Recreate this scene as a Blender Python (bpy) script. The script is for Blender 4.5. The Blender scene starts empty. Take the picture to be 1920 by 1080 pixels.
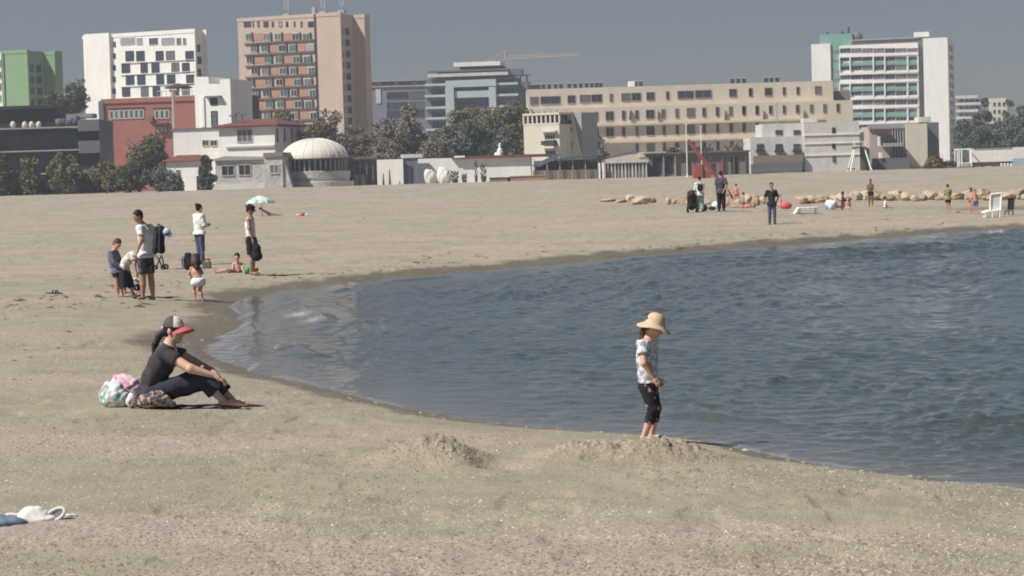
import bpy, bmesh, math, random
import numpy as np
from mathutils import Vector, Matrix

scene = bpy.context.scene
COL = scene.collection
random.seed(7)
RNG = np.random.default_rng(7)

# ------------------------------------------------------------------ camera
FPX = 4500.0            # focal length in pixels of a 1920 wide picture
CZ = 2.40               # eye height over the water
ROLL = math.radians(1.70)
PITCH = math.atan((540 - 333) / FPX)
_f = np.array([0, math.cos(PITCH), -math.sin(PITCH)])
_u0 = np.array([0, math.sin(PITCH), math.cos(PITCH)])
_r0 = np.array([1.0, 0, 0])
_R = math.cos(ROLL) * _r0 - math.sin(ROLL) * _u0
_U = math.sin(ROLL) * _r0 + math.cos(ROLL) * _u0
EYE = np.array([0, 0, CZ])
cam_d = bpy.data.cameras.new("camera")
cam_d.sensor_width = 36.0
cam_d.lens = FPX / 1920 * 36.0
cam_d.clip_start = 0.5
cam_d.clip_end = 20000
cam = bpy.data.objects.new("camera", cam_d)
COL.objects.link(cam)
cam.matrix_world = Matrix(((_R[0], _U[0], -_f[0], 0), (_R[1], _U[1], -_f[1], 0), (_R[2], _U[2], -_f[2], CZ), (0, 0, 0, 1)))
scene.camera = cam

# ------------------------------------------------------------------ sky and sun
SUN_EL = math.radians(48)
SUN_AZ = math.radians(28)          # the sun stands to the left, this far towards the viewer's side
SUN_DIR = np.array([-math.cos(SUN_AZ) * math.cos(SUN_EL), -math.sin(SUN_AZ) * math.cos(SUN_EL), math.sin(SUN_EL)])
world = bpy.data.worlds.new("World")
scene.world = world
world.use_nodes = True
wn = world.node_tree
wn.nodes.clear()
sky = wn.nodes.new("ShaderNodeTexSky")
sky.sky_type = 'NISHITA'
sky.sun_disc = False
sky.sun_elevation = SUN_EL
sky.sun_rotation = math.atan2(SUN_DIR[0], SUN_DIR[1])
sky.altitude = 0
sky.air_density = 1.0
sky.dust_density = 0.0
sky.ozone_density = 3.5
tint = wn.nodes.new("ShaderNodeMixRGB"); tint.blend_type = 'MULTIPLY'; tint.inputs[0].default_value = 1.0
tint.inputs[2].default_value = (0.56, 0.518, 0.575, 1)
bg = wn.nodes.new("ShaderNodeBackground"); bg.inputs[1].default_value = 0.057
wo = wn.nodes.new("ShaderNodeOutputWorld")
wn.links.new(sky.outputs[0], tint.inputs[1]); wn.links.new(tint.outputs[0], bg.inputs[0]); wn.links.new(bg.outputs[0], wo.inputs[0])
sun_d = bpy.data.lights.new("sun", 'SUN')
sun_d.energy = 5.0
sun_d.angle = math.radians(0.5)
sun_d.color = (1.0, 0.955, 0.88)
sun = bpy.data.objects.new("sun", sun_d)
COL.objects.link(sun)
sun.rotation_euler = Vector(SUN_DIR).to_track_quat('Z', 'Y').to_euler()
scene.view_settings.view_transform = 'Standard'
scene.view_settings.look = 'None'
scene.view_settings.exposure = 0.2
scene.view_settings.gamma = 1.0
scene.cycles.filter_width = 1.9
scene.cycles.max_bounces = 6
scene.cycles.transparent_max_bounces = 8
scene.cycles.use_adaptive_sampling = True

# ------------------------------------------------------------------ pixel <-> place
def ray(px, py):
    d = _f + (px - 960) / FPX * _R + (540 - py) / FPX * _U
    return d / d[1]

def at(px, py, Y):
    """The point seen at a pixel of the photograph, Y metres ahead."""
    return EYE + ray(px, py) * Y

def on_z(px, py, z=0.0):
    d = ray(px, py)
    return EYE + d * ((z - CZ) / d[2])

# ------------------------------------------------------------------ noise
def _hash(ix, iy, s):
    h = (ix * 374761393 + iy * 668265263 + s * 974634481) & 0xFFFFFFFF
    h = ((h ^ (h >> 13)) * 1274126177) & 0xFFFFFFFF
    return ((h ^ (h >> 16)) & 0xFFFF) / 65535.0

def vnoise(x, y, s=0):
    x = np.asarray(x, float); y = np.asarray(y, float)
    ix = np.floor(x).astype(np.int64); iy = np.floor(y).astype(np.int64)
    fx = x - ix; fy = y - iy
    fx = fx * fx * fx * (fx * (fx * 6 - 15) + 10); fy = fy * fy * fy * (fy * (fy * 6 - 15) + 10)
    a = _hash(ix, iy, s); b = _hash(ix + 1, iy, s); c = _hash(ix, iy + 1, s); d = _hash(ix + 1, iy + 1, s)
    return (a + (b - a) * fx) * (1 - fy) + (c + (d - c) * fx) * fy

def fbm(x, y, s=0, n=4, g=0.5):
    t = 0; a = 1.0; w = 0
    for k in range(n):
        t = t + a * vnoise(x * 2 ** k + 17.3 * k, y * 2 ** k - 9.1 * k, s + k); w += a; a *= g
    return t / w

def sstep(a, b, x):
    t = np.clip((x - a) / (b - a), 0, 1)
    return t * t * (3 - 2 * t)

# ------------------------------------------------------------------ materials
MATS = {}
def mat(name, col, rough=0.85, var=0.12, scale=3.0, bump=0.0, bscale=30.0, spec=0.3, metal=0.0, sheen=0.0, trans=0.0, streak=None, detail=5):
    """A procedural surface: the base colour broken up by two sizes of noise, optional bump."""
    if name in MATS: return MATS[name]
    m = bpy.data.materials.new(name); m.use_nodes = True
    nt = m.node_tree; N = nt.nodes; L = nt.links
    b = N["Principled BSDF"]
    b.inputs["Roughness"].default_value = rough
    b.inputs["Specular IOR Level"].default_value = spec
    b.inputs["Metallic"].default_value = metal
    tc = N.new("ShaderNodeTexCoord")
    mp = N.new("ShaderNodeMapping"); L.new(tc.outputs["Object"], mp.inputs[0])
    if streak: mp.inputs["Scale"].default_value = streak
    no = N.new("ShaderNodeTexNoise"); no.inputs["Scale"].default_value = scale; no.inputs["Detail"].default_value = detail
    no.inputs["Roughness"].default_value = 0.65
    L.new(mp.outputs[0], no.inputs["Vector"])
    r = N.new("ShaderNodeValToRGB")
    c = np.array(col)
    r.color_ramp.elements[0].position = 0.28; r.color_ramp.elements[1].position = 0.72
    r.color_ramp.elements[0].color = (*np.clip(c * (1 - var), 0, 1), 1)
    r.color_ramp.elements[1].color = (*np.clip(c * (1 + var), 0, 1), 1)
    L.new(no.outputs[0], r.inputs[0]); L.new(r.outputs[0], b.inputs["Base Color"])
    if sheen: b.inputs["Sheen Weight"].default_value = sheen
    if trans: b.inputs["Transmission Weight"].default_value = trans
    if bump:
        n2 = N.new("ShaderNodeTexNoise"); n2.inputs["Scale"].default_value = bscale; n2.inputs["Detail"].default_value = 4
        L.new(tc.outputs["Object"], n2.inputs["Vector"])
        bp = N.new("ShaderNodeBump"); bp.inputs["Strength"].default_value = bump; bp.inputs["Distance"].default_value = 0.6 / bscale
        L.new(n2.outputs[0], bp.inputs["Height"]); L.new(bp.outputs[0], b.inputs["Normal"])
    MATS[name] = m
    return m

def pattern_mat(name, base, spots, scale=14.0, thr=(0.5, 0.56), rough=0.8, bump=0.0):
    """Printed cloth or plastic: a base colour with blotches of other colours."""
    if name in MATS: return MATS[name]
    m = bpy.data.materials.new(name); m.use_nodes = True
    nt = m.node_tree; N = nt.nodes; L = nt.links
    b = N["Principled BSDF"]; b.inputs["Roughness"].default_value = rough; b.inputs["Specular IOR Level"].default_value = 0.3
    tc = N.new("ShaderNodeTexCoord")
    last = None
    for k, c in enumerate(spots):
        no = N.new("ShaderNodeTexNoise"); no.inputs["Scale"].default_value = scale; no.inputs["Detail"].default_value = 2
        mp = N.new("ShaderNodeMapping"); mp.inputs["Location"].default_value = (3.7 * k + 1, 1.9 * k, 5.1 * k)
        L.new(tc.outputs["Object"], mp.inputs[0]); L.new(mp.outputs[0], no.inputs["Vector"])
        r = N.new("ShaderNodeValToRGB"); r.color_ramp.elements[0].position = thr[0]; r.color_ramp.elements[1].position = thr[1]
        r.color_ramp.elements[0].color = (0, 0, 0, 1); r.color_ramp.elements[1].color = (1, 1, 1, 1)
        L.new(no.outputs[0], r.inputs[0])
        mx = N.new("ShaderNodeMixRGB"); L.new(r.outputs[0], mx.inputs[0])
        if last is None: mx.inputs[1].default_value = (*base, 1)
        else: L.new(last, mx.inputs[1])
        mx.inputs[2].default_value = (*c, 1); last = mx.outputs[0]
    L.new(last, b.inputs["Base Color"])
    if bump:
        n2 = N.new("ShaderNodeTexNoise"); n2.inputs["Scale"].default_value = 25
        L.new(tc.outputs["Object"], n2.inputs["Vector"])
        bp = N.new("ShaderNodeBump"); bp.inputs["Strength"].default_value = bump; bp.inputs["Distance"].default_value = 0.02
        L.new(n2.outputs[0], bp.inputs["Height"]); L.new(bp.outputs[0], b.inputs["Normal"])
    MATS[name] = m
    return m

# ------------------------------------------------------------------ objects
def tag(o, label=None, cat=None, group=None, kind=None):
    if label: o["label"] = label
    if cat: o["category"] = cat
    if group: o["group"] = group
    if kind: o["kind"] = kind
    return o

def empty(name, loc, rz=0.0, label=None, cat=None, group=None):
    o = bpy.data.objects.new(name, None); COL.objects.link(o)
    o.location = Vector([float(v) for v in loc]); o.rotation_euler = (0, 0, rz); o.empty_display_size = 0.2
    return tag(o, label, cat, group)

def mesh_obj(name, verts, faces, material, parent=None, smooth=False, loc=None):
    me = bpy.data.meshes.new(name)
    if isinstance(faces, np.ndarray):
        v = np.asarray(verts, np.float32); f = np.asarray(faces, np.int32); k = f.shape[1]
        me.vertices.add(len(v)); me.vertices.foreach_set("co", v.ravel())
        me.loops.add(f.size); me.loops.foreach_set("vertex_index", f.ravel())
        me.polygons.add(len(f)); me.polygons.foreach_set("loop_start", np.arange(0, f.size, k, dtype=np.int32))
        me.polygons.foreach_set("loop_total", np.full(len(f), k, np.int32))
        me.update(calc_edges=True)
    else:
        me.from_pydata([tuple(float(c) for c in p) for p in verts], [], faces); me.update()
    if smooth:
        me.polygons.foreach_set("use_smooth", np.ones(len(me.polygons), bool))
    if material is not None: me.materials.append(material)
    o = bpy.data.objects.new(name, me); COL.objects.link(o)
    if parent is not None: o.parent = parent
    if loc is not None: o.location = Vector([float(c) for c in loc])
    return o

class MB:
    """Collects simple shapes that become ONE mesh object."""
    def __init__(s): s.v = []; s.f = []
    def add(s, vs, fs):
        n = len(s.v); s.v += [tuple(float(c) for c in p) for p in vs]; s.f += [tuple(i + n for i in q) for q in fs]; return s
    def box(s, x0, x1, y0, y1, z0, z1):
        return s.add([(x0, y0, z0), (x1, y0, z0), (x1, y1, z0), (x0, y1, z0), (x0, y0, z1), (x1, y0, z1), (x1, y1, z1), (x0, y1, z1)],
                     [(0, 3, 2, 1), (4, 5, 6, 7), (0, 1, 5, 4), (1, 2, 6, 5), (2, 3, 7, 6), (3, 0, 4, 7)])
    def prism(s, outline, y0, y1):
        """An x-z outline pushed from y0 to y1."""
        n = len(outline)
        vs = [(x, y0, z) for x, z in outline] + [(x, y1, z) for x, z in outline]
        fs = [tuple(range(n)), tuple(range(2 * n - 1, n - 1, -1))] + [(i, i + n, (i + 1) % n + n, (i + 1) % n) for i in range(n)]
        return s.add(vs, fs)
    def bar(s, a, b, r, r2=None, n=8):
        a = Vector([float(c) for c in a]); b = Vector([float(c) for c in b]); d = (b - a)
        if d.length < 1e-6: return s
        q = d.to_track_quat('Z', 'Y'); r2 = r if r2 is None else r2
        vs = []
        for p, rr in ((a, r), (b, r2)):
            for k in range(n):
                t = 2 * math.pi * k / n
                vs.append(p + q @ Vector((math.cos(t) * rr, math.sin(t) * rr, 0)))
        fs = [(k, (k + 1) % n, (k + 1) % n + n, k + n) for k in range(n)] + [tuple(range(n - 1, -1, -1)), tuple(range(n, 2 * n))]
        return s.add(vs, fs)
    def tube(s, pts, r, n=8):
        for k in range(len(pts) - 1):
            ra = r[k] if isinstance(r, (list, tuple)) else r; rb = r[k + 1] if isinstance(r, (list, tuple)) else r
            s.bar(pts[k], pts[k + 1], ra, rb, n)
        return s
    def lathe(s, prof, c=(0, 0, 0), n=24, M=None, sx=1.0, sy=1.0, a0=0.0, a1=2 * math.pi):
        full = abs(a1 - a0 - 2 * math.pi) < 1e-6
        m = n if full else n + 1; vs = []
        for r, z in prof:
            for k in range(m):
                t = a0 + (a1 - a0) * k / n
                p = Vector((r * math.cos(t) * sx, r * math.sin(t) * sy, z))
                if M is not None: p = M @ p
                vs.append((p[0] + c[0], p[1] + c[1], p[2] + c[2]))
        fs = []
        for j in range(len(prof) - 1):
            for k in range(n):
                k2 = (k + 1) % m if full else k + 1
                fs.append((j * m + k, j * m + k2, (j + 1) * m + k2, (j + 1) * m + k))
        return s.add(vs, fs)
    def blob(s, c, r, n=10, jit=0.0, seed=0):
        rs = random.Random(seed); prof = []
        rows = n // 2 + 1; vs = []
        for j in range(rows + 1):
            th = math.pi * j / rows
            for k in range(n):
                ph = 2 * math.pi * k / n; q = 1 + rs.uniform(-jit, jit)
                vs.append((c[0] + r[0] * q * math.sin(th) * math.cos(ph), c[1] + r[1] * q * math.sin(th) * math.sin(ph), c[2] - r[2] * q * math.cos(th)))
        fs = [(j * n + k, j * n + (k + 1) % n, (j + 1) * n + (k + 1) % n, (j + 1) * n + k) for j in range(rows) for k in range(n)]
        return s.add(vs, fs)
    def build(s, name, material, parent=None, smooth=False, bevel=0.0, seg=2):
        o = mesh_obj(name, s.v, s.f, material, parent, False)
        bm = bmesh.new(); bm.from_mesh(o.data)
        bmesh.ops.remove_doubles(bm, verts=bm.verts, dist=1e-5)
        if bevel:
            bmesh.ops.bevel(bm, geom=[e for e in bm.edges if len(e.link_faces) == 2 and e.calc_face_angle(0) > 0.6], offset=bevel, segments=seg, profile=0.5, affect='EDGES')
        bmesh.ops.recalc_face_normals(bm, faces=bm.faces)
        bm.to_mesh(o.data); bm.free()
        if smooth: o.data.polygons.foreach_set("use_smooth", np.ones(len(o.data.polygons), bool))
        return o

def copy_tree(o, parent=None):
    c = o.copy(); COL.objects.link(c); c.parent = parent
    for ch in o.children: copy_tree(ch, c)
    return c

# ------------------------------------------------------------------ shoreline and beach
_SHORE_NEAR = [(1920, 912), (1750, 897), (1600, 880), (1450, 856), (1320, 826), (1210, 815), (1100, 808), (1000, 800), (900, 789), (820, 776), (700, 752),
               (600, 725), (520, 706), (440, 684), (395, 664), (384, 652), (405, 640), (432, 622), (450, 606), (452, 592), (440, 580), (436, 570), (455, 561), (500, 552),
               (600, 537), (720, 523), (850, 513), (1000, 500), (1160, 484), (1300, 473), (1500, 458), (1700, 443), (1920, 428)]
_pts = [on_z(x, y)[:2] for x, y in _SHORE_NEAR]
_pts = [np.array([40.0, 11.0]), np.array([9.0, 14.8])] + _pts + [np.array([35.0, 92.0]), np.array([120.0, 130.0])]
def _catmull(P, n=8):
    out = []
    for i in range(1, len(P) - 2):
        for k in range(n):
            t = k / n
            out.append(0.5 * ((2 * P[i]) + (-P[i - 1] + P[i + 1]) * t + (2 * P[i - 1] - 5 * P[i] + 4 * P[i + 1] - P[i + 2]) * t * t + (-P[i - 1] + 3 * P[i] - 3 * P[i + 1] + P[i + 2]) * t ** 3))
    return out
SHORE = [_pts[0]] + _catmull(_pts, 5) + [_pts[-2], _pts[-1]]
SHORE_POLY = np.array(SHORE + [np.array([400.0, 130.0]), np.array([400.0, 11.0])])

def shore_dist(x, y):
    """Metres from the water's edge, positive on land."""
    x = np.asarray(x, float).ravel(); y = np.asarray(y, float).ravel()
    best = np.full(x.shape, 1e9); inside = np.zeros(x.shape, bool)
    P = SHORE_POLY; n = len(P)
    for i in range(n):
        a = P[i]; b = P[(i + 1) % n]; ab = b - a; L2 = ab @ ab
        if i < n - 3:
            t = np.clip(((x - a[0]) * ab[0] + (y - a[1]) * ab[1]) / max(L2, 1e-9), 0, 1)
            best = np.minimum(best, (x - a[0] - t * ab[0]) ** 2 + (y - a[1] - t * ab[1]) ** 2)
        c = (a[1] > y) != (b[1] > y)
        if abs(b[1] - a[1]) > 1e-9:
            inside ^= c & (x < (b[0] - a[0]) * (y - a[1]) / (b[1] - a[1]) + a[0])
    d = np.sqrt(best)
    return np.where(inside, -d, d)

POOL = on_z(1895, 397)
def smooth_h(x, y):
    """Beach without its small lumps; also returns the distance from the water."""
    sh = np.shape(x); d = shore_dist(x, y); x = np.asarray(x, float).ravel(); y = np.asarray(y, float).ravel()
    d = d + 0.25 * (fbm(x * 1.3, y * 1.3 * 0.6, 3, 3) - 0.5) * np.clip(y / 40, 0.3, 2)
    z = np.where(d > 0, 0.20 * (1 - np.exp(-np.maximum(d, 0) / 1.5)) + 0.08 * (1 - np.exp(-np.maximum(d, 0) / 10)), np.maximum(0.11 * d, -1.6))
    side = np.clip(x / np.maximum(y, 1), -0.3, 0.3)
    z = z + 1.62 * (0.25 * sstep(205, 228, y) + 0.75 * sstep(225, 335, y))
    # a low rise of sand under the strollers on the right
    z = z + 0.32 * np.exp(-((x - 9.0) / 6.5) ** 2 - ((y - 110) / 9.0) ** 2)
    # the tide pool behind the spit on the right
    q = ((x - POOL[0] - 2.5) / 6.0) ** 2 + ((y - POOL[1] - 1) / 9.0) ** 2
    z = z - 0.52 * np.exp(-q * q) * (y > 85)
    return z.reshape(sh), d.reshape(sh)

M1 = at(822, 862, 18.75)[0]
def terrain(x, y, fine=True):
    z, d = smooth_h(x, y)
    x = np.asarray(x, float); y = np.asarray(y, float)
    land = sstep(0.0, 0.5, d)
    z = z + land * (0.05 * (fbm(x * 0.45, y * 0.35, 11, 3) - 0.5) + 0.09 * np.clip(y / 120, 0, 1) * (fbm(x * 0.12, y * 0.07, 12, 3) - 0.5) + 0.10 * np.clip((y - 25) / 50, 0, 1) * (fbm(x * 0.9, y * 0.5, 13, 4, .6) - 0.5))
    # dug-up heaps in front
    near = (y > 15) & (y < 23)
    lump = fbm(x * 7, y * 7, 31, 4) - 0.5
    g1 = np.exp(-(np.abs((x - M1) / np.where(x < M1, 0.42, 0.30)) ** 2.2 + np.abs((y - 18.95) / 0.36) ** 2.2))
    xm = (x - 0.92) / 0.66
    g2 = np.exp(-(np.abs(xm) ** 4.0 + np.abs((y - 19.15) / 0.36) ** 2.2)) * (0.9 + 0.45 * (fbm(x * 3.2, y * 2.0, 41, 2) - 0.5) + 0.12 * np.sin(x * 7))
    tr = np.exp(-(((x + 0.13) / 0.20) ** 2 + ((y - 18.62) / 0.20) ** 2))
    z = z + np.where(near, 0.19 * g1 * (1 + 0.35 * lump) + 0.150 * g2 * (1 + 0.7 * lump) - 0.11 * tr + (g1 + g2) * (0.036 * (np.abs(fbm(x * 15, y * 13, 33, 3, 0.65) - 0.5) * 2 - 0.35) + 0.03 * (vnoise(x * 34, y * 28, 35) - 0.5)), 0)
    if fine:
        churn = sstep(0.42, 0.62, fbm(x * 0.55, y * 0.4, 51, 3))
        a = land * (0.35 + 0.65 * churn)
        foot = vnoise(x * 3.4, y * 2.6, 61); foot = -sstep(0.66, 0.86, foot)
        z = z + a * (0.032 * (fbm(x * 4.2, y * 3.2, 21, 4, 0.6) - 0.5) + 0.018 * foot)
    return z, d

def ground(x, y):
    return float(terrain(np.array([x]), np.array([y]), True)[0][0])

def stand(px, py):
    """Where the ray through a pixel meets the beach."""
    d = ray(px, py); p = None
    ys = np.concatenate([np.arange(12, 60, 0.1), np.arange(60, 400, 0.5)])
    P = EYE + d[None, :] * ys[:, None]
    z = terrain(P[:, 0], P[:, 1], False)[0]
    k = np.argmax(P[:, 2] < z)
    p = P[k]
    return np.array([p[0], p[1], ground(p[0], p[1])])

def polar_rows(y0, y1, k0, grow):
    ys = [y0]
    while ys[-1] < y1: ys.append(ys[-1] + k0 * (ys[-1] / y0) ** grow)
    return np.array(ys)

def sheet(name, ys, az, hfun, material, attrs):
    A, Y = np.meshgrid(az, ys)
    X = A * Y
    Z, at_ = hfun(X, Y)
    nr, nc = X.shape
    v = np.stack([X, Y, Z], -1).reshape(-1, 3)
    i = np.arange(nr * nc).reshape(nr, nc)
    f = np.stack([i[:-1, :-1], i[:-1, 1:], i[1:, 1:], i[1:, :-1]], -1).reshape(-1, 4)
    keep = at_.pop("keep", None)
    if keep is not None:
        kf = keep.ravel()[f].any(1); f = f[kf]
        used = np.unique(f); re = np.full(nr * nc, -1); re[used] = np.arange(len(used)); f = re[f]; v = v[used]
    else: used = None
    o = mesh_obj(name, v, f.astype(np.int32), material, None, True)
    for k, a in at_.items():
        la = o.data.attributes.new(k, 'FLOAT', 'POINT'); a = a.ravel()
        if used is not None: a = a[used]
        la.data.foreach_set("value", a.astype(np.float32))
    return o

# sand surface
def sand_material():
    m = bpy.data.materials.new("beach_sand"); m.use_nodes = True
    nt = m.node_tree; N = nt.nodes; L = nt.links; b = N["Principled BSDF"]
    b.inputs["Specular IOR Level"].default_value = 0.15
    tc = N.new("ShaderNodeTexCoord")
    def noise(scale, detail=4, loc=(0, 0, 0), sc=(1, 1, 1), rough=0.6):
        mp = N.new("ShaderNodeMapping"); mp.inputs["Location"].default_value = loc; mp.inputs["Scale"].default_value = sc
        L.new(tc.outputs["Object"], mp.inputs[0])
        n = N.new("ShaderNodeTexNoise"); n.inputs["Scale"].default_value = scale; n.inputs["Detail"].default_value = detail; n.inputs["Roughness"].default_value = rough
        L.new(mp.outputs[0], n.inputs["Vector"]); return n.outputs[0]
    def ramp(src, p0, p1, c0, c1):
        r = N.new("ShaderNodeValToRGB"); r.color_ramp.elements[0].position = p0; r.color_ramp.elements[1].position = p1
        r.color_ramp.elements[0].color = (*c0, 1); r.color_ramp.elements[1].color = (*c1, 1); L.new(src, r.inputs[0]); return r.outputs[0]
    def mix(f, a, bb, mode='MIX'):
        x = N.new("ShaderNodeMixRGB"); x.blend_type = mode
        for k, s in ((0, f), (1, a), (2, bb)):
            if isinstance(s, (int, float)): x.inputs[k].default_value = s
            elif isinstance(s, tuple): x.inputs[k].default_value = (*s, 1)
            else: L.new(s, x.inputs[k])
        return x.outputs[0]
    W = (1, 1, 1); K = (0, 0, 0)
    big = ramp(noise(0.16, 3, sc=(1, 0.6, 1), rough=0.5), 0.3, 0.72, (0.355, 0.316, 0.240), (0.398, 0.352, 0.270))
    mid = ramp(noise(1.7, 6, (4, 2, 0), (1, 0.7, 1)), 0.3, 0.7, (0.86, 0.855, 0.84), (1.10, 1.095, 1.09))
    c = mix(1.0, big, mid, 'MULTIPLY')
    # pink broken-shell patches
    att = N.new("ShaderNodeAttribute"); att.attribute_name = "shell"
    pk = ramp(noise(30, 4, (1, 7, 0), rough=0.8), 0.36, 0.66, (0.27, 0.20, 0.17), (0.66, 0.55, 0.49))
    ms = N.new("ShaderNodeMath"); ms.operation = 'MULTIPLY'; L.new(att.outputs["Fac"], ms.inputs[0]); ms.inputs[1].default_value = 0.62
    c = mix(ms.outputs[0], c, pk)
    # grains, dark crumbs and white shell specks
    gr = ramp(noise(46, 4, rough=0.85), 0.32, 0.70, (0.66, 0.65, 0.63), (1.30, 1.31, 1.33))
    c = mix(1.0, c, gr, 'MULTIPLY')
    dk = ramp(noise(9, 6, (9, 3, 1), (1, 0.55, 1), 0.8), 0.59, 0.66, K, W)
    mdk = N.new("ShaderNodeMath"); mdk.operation = 'MULTIPLY'; L.new(dk, mdk.inputs[0]); mdk.inputs[1].default_value = 0.55
    c = mix(mdk.outputs[0], c, (0.20, 0.165, 0.125))
    wh = ramp(noise(34, 3, (2, 8, 3)), 0.68, 0.73, K, W)
    mwh = N.new("ShaderNodeMath"); mwh.operation = 'MULTIPLY'; L.new(wh, mwh.inputs[0]); mwh.inputs[1].default_value = 0.6
    c = mix(mwh.outputs[0], c, (0.66, 0.62, 0.56))
    wet = N.new("ShaderNodeAttribute"); wet.attribute_name = "wet"
    c = mix(wet.outputs["Fac"], c, mix(1.0, c, (0.50, 0.475, 0.45), 'MULTIPLY'))
    L.new(c, b.inputs["Base Color"])
    rr = N.new("ShaderNodeMapRange"); rr.inputs["To Min"].default_value = 0.95; rr.inputs["To Max"].default_value = 0.42
    L.new(wet.outputs["Fac"], rr.inputs[0]); L.new(rr.outputs[0], b.inputs["Roughness"])
    bp = N.new("ShaderNodeBump"); bp.inputs["Distance"].default_value = 0.02
    h1 = noise(38, 5, rough=0.7)
    inv = N.new("ShaderNodeMapRange"); inv.inputs["To Min"].default_value = 0.75; inv.inputs["To Max"].default_value = 0.1
    L.new(wet.outputs["Fac"], inv.inputs[0]); L.new(inv.outputs[0], bp.inputs["Strength"])
    L.new(h1, bp.inputs["Height"]); L.new(bp.outputs[0], b.inputs["Normal"])
    return m

WP = on_z(345, 632, .1)
def sand_h(X, Y):
    z, d = terrain(X, Y, True)
    d = d + 0.5 * (fbm(X * 2.2, Y * 1.1, 73, 4, .6) - 0.5) * np.clip(Y / 30, .5, 3)
    wid = 0.30 + 0.022 * np.clip(Y - 20, 0, 60) + 0.75 * np.exp(-(((X - WP[0]) / 1.5) ** 2 + ((Y - WP[1]) / 5.0) ** 2)) + 0.5 * (fbm(X * 0.9, Y * 0.5, 71, 3) - 0.5) * np.clip(Y / 40, 0.3, 2)
    wid = np.maximum(wid, 0.26)
    wet = 1 - sstep(0.6, 1.1, d / np.maximum(wid, 0.08))
    wet = np.maximum(wet, np.where((Y > 110) & (z < 0.12), 0.8 * (1 - sstep(0.02, 0.12, z)), 0))
    mn = np.exp(-(((X - M1) / .36) ** 4 + ((Y - 18.8) / .33) ** 4)) + np.exp(-(((X - 0.92) / .62) ** 4 + ((Y - 19.0) / .33) ** 4))
    wet = np.maximum(wet, mn * 0.42 * sstep(0.38, 0.6, fbm(X * 5, Y * 4, 77, 3)) * (Y < 23))
    shell = sstep(0.47, 0.60, fbm(X * 0.22, Y * 0.55 + X * .08, 81, 5, 0.6)) * sstep(0.8, 2.0, d)
    # the drift of crushed shells on the point by the water
    pt = on_z(375, 583, .2)
    shell = np.maximum(shell, 0.9 * np.exp(-(((X - pt[0]) / 0.8) ** 2 + ((Y - pt[1]) / 2.2) ** 2)))
    return z, {"wet": wet, "shell": shell}

az_in = np.linspace(-0.232, 0.232, 820)
az_out = np.tan(np.linspace(math.atan(0.234), math.radians(80), 40))
azs = np.concatenate([-az_out[::-1], az_in, az_out])
ys = polar_rows(9.5, 420, 0.026, 1.55)
ys = np.sort(np.concatenate([ys[(ys < 18.2) | (ys > 19.8)], np.arange(18.2, 19.8, 0.021)]))
ys = np.concatenate([ys, [480, 560, 680, 850, 1100, 1600, 2400, 4000, 7000]])
beach = sheet("ground", ys, azs, sand_h, sand_material(), None)
beach["kind"] = "structure"

# ------------------------------------------------------------------ water
def water_material():
    m = bpy.data.materials.new("sea_water"); m.use_nodes = True
    nt = m.node_tree; N = nt.nodes; L = nt.links; b = N["Principled BSDF"]
    b.inputs["Roughness"].default_value = 0.13; b.inputs["IOR"].default_value = 1.333
    tc = N.new("ShaderNodeTexCoord")
    n = N.new("ShaderNodeTexNoise"); n.inputs["Scale"].default_value = 0.35; n.inputs["Detail"].default_value = 4; L.new(tc.outputs["Object"], n.inputs["Vector"])
    r = N.new("ShaderNodeValToRGB"); r.color_ramp.elements[0].position = 0.3; r.color_ramp.elements[1].position = 0.7
    r.color_ramp.elements[0].color = (0.056, 0.074, 0.068, 1); r.color_ramp.elements[1].color = (0.074, 0.094, 0.088, 1)
    L.new(n.outputs[0], r.inputs[0])
    sh = N.new("ShaderNodeAttribute"); sh.attribute_name = "shallow"
    mx = N.new("ShaderNodeMixRGB"); L.new(sh.outputs["Fac"], mx.inputs[0]); L.new(r.outputs[0], mx.inputs[1]); mx.inputs[2].default_value = (0.15, 0.145, 0.13, 1)
    fo = N.new("ShaderNodeAttribute"); fo.attribute_name = "foam"
    fn = N.new("ShaderNodeTexNoise"); fn.inputs["Scale"].default_value = 14; fn.inputs["Detail"].default_value = 5; L.new(tc.outputs["Object"], fn.inputs["Vector"])
    fm = N.new("ShaderNodeMath"); fm.operation = 'MULTIPLY'; L.new(fo.outputs["Fac"], fm.inputs[0])
    fr = N.new("ShaderNodeValToRGB"); fr.color_ramp.elements[0].position = 0.36; fr.color_ramp.elements[1].position = 0.52; L.new(fn.outputs[0], fr.inputs[0]); L.new(fr.outputs[0], fm.inputs[1])
    m2 = N.new("ShaderNodeMixRGB"); L.new(fm.outputs[0], m2.inputs[0]); L.new(mx.outputs[0], m2.inputs[1]); m2.inputs[2].default_value = (0.75, 0.77, 0.78, 1)
    L.new(m2.outputs[0], b.inputs["Base Color"])
    n2 = N.new("ShaderNodeTexNoise"); n2.inputs["Scale"].default_value = 7; n2.inputs["Detail"].default_value = 5
    mp = N.new("ShaderNodeMapping"); mp.inputs["Scale"].default_value = (0.7, 1.3, 1); L.new(tc.outputs["Object"], mp.inputs[0]); L.new(mp.outputs[0], n2.inputs["Vector"])
    bp = N.new("ShaderNodeBump"); bp.inputs["Strength"].default_value = 0.35; bp.inputs["Distance"].default_value = 0.03
    ca = N.new("ShaderNodeAttribute"); ca.attribute_name = "chop"
    cm = N.new("ShaderNodeMath"); cm.operation = 'MULTIPLY'; L.new(ca.outputs["Fac"], cm.inputs[0]); cm.inputs[1].default_value = 0.22; L.new(cm.outputs[0], bp.inputs["Strength"])
    L.new(n2.outputs[0], bp.inputs["Height"]); L.new(bp.outputs[0], b.inputs["Normal"])
    return m

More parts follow.
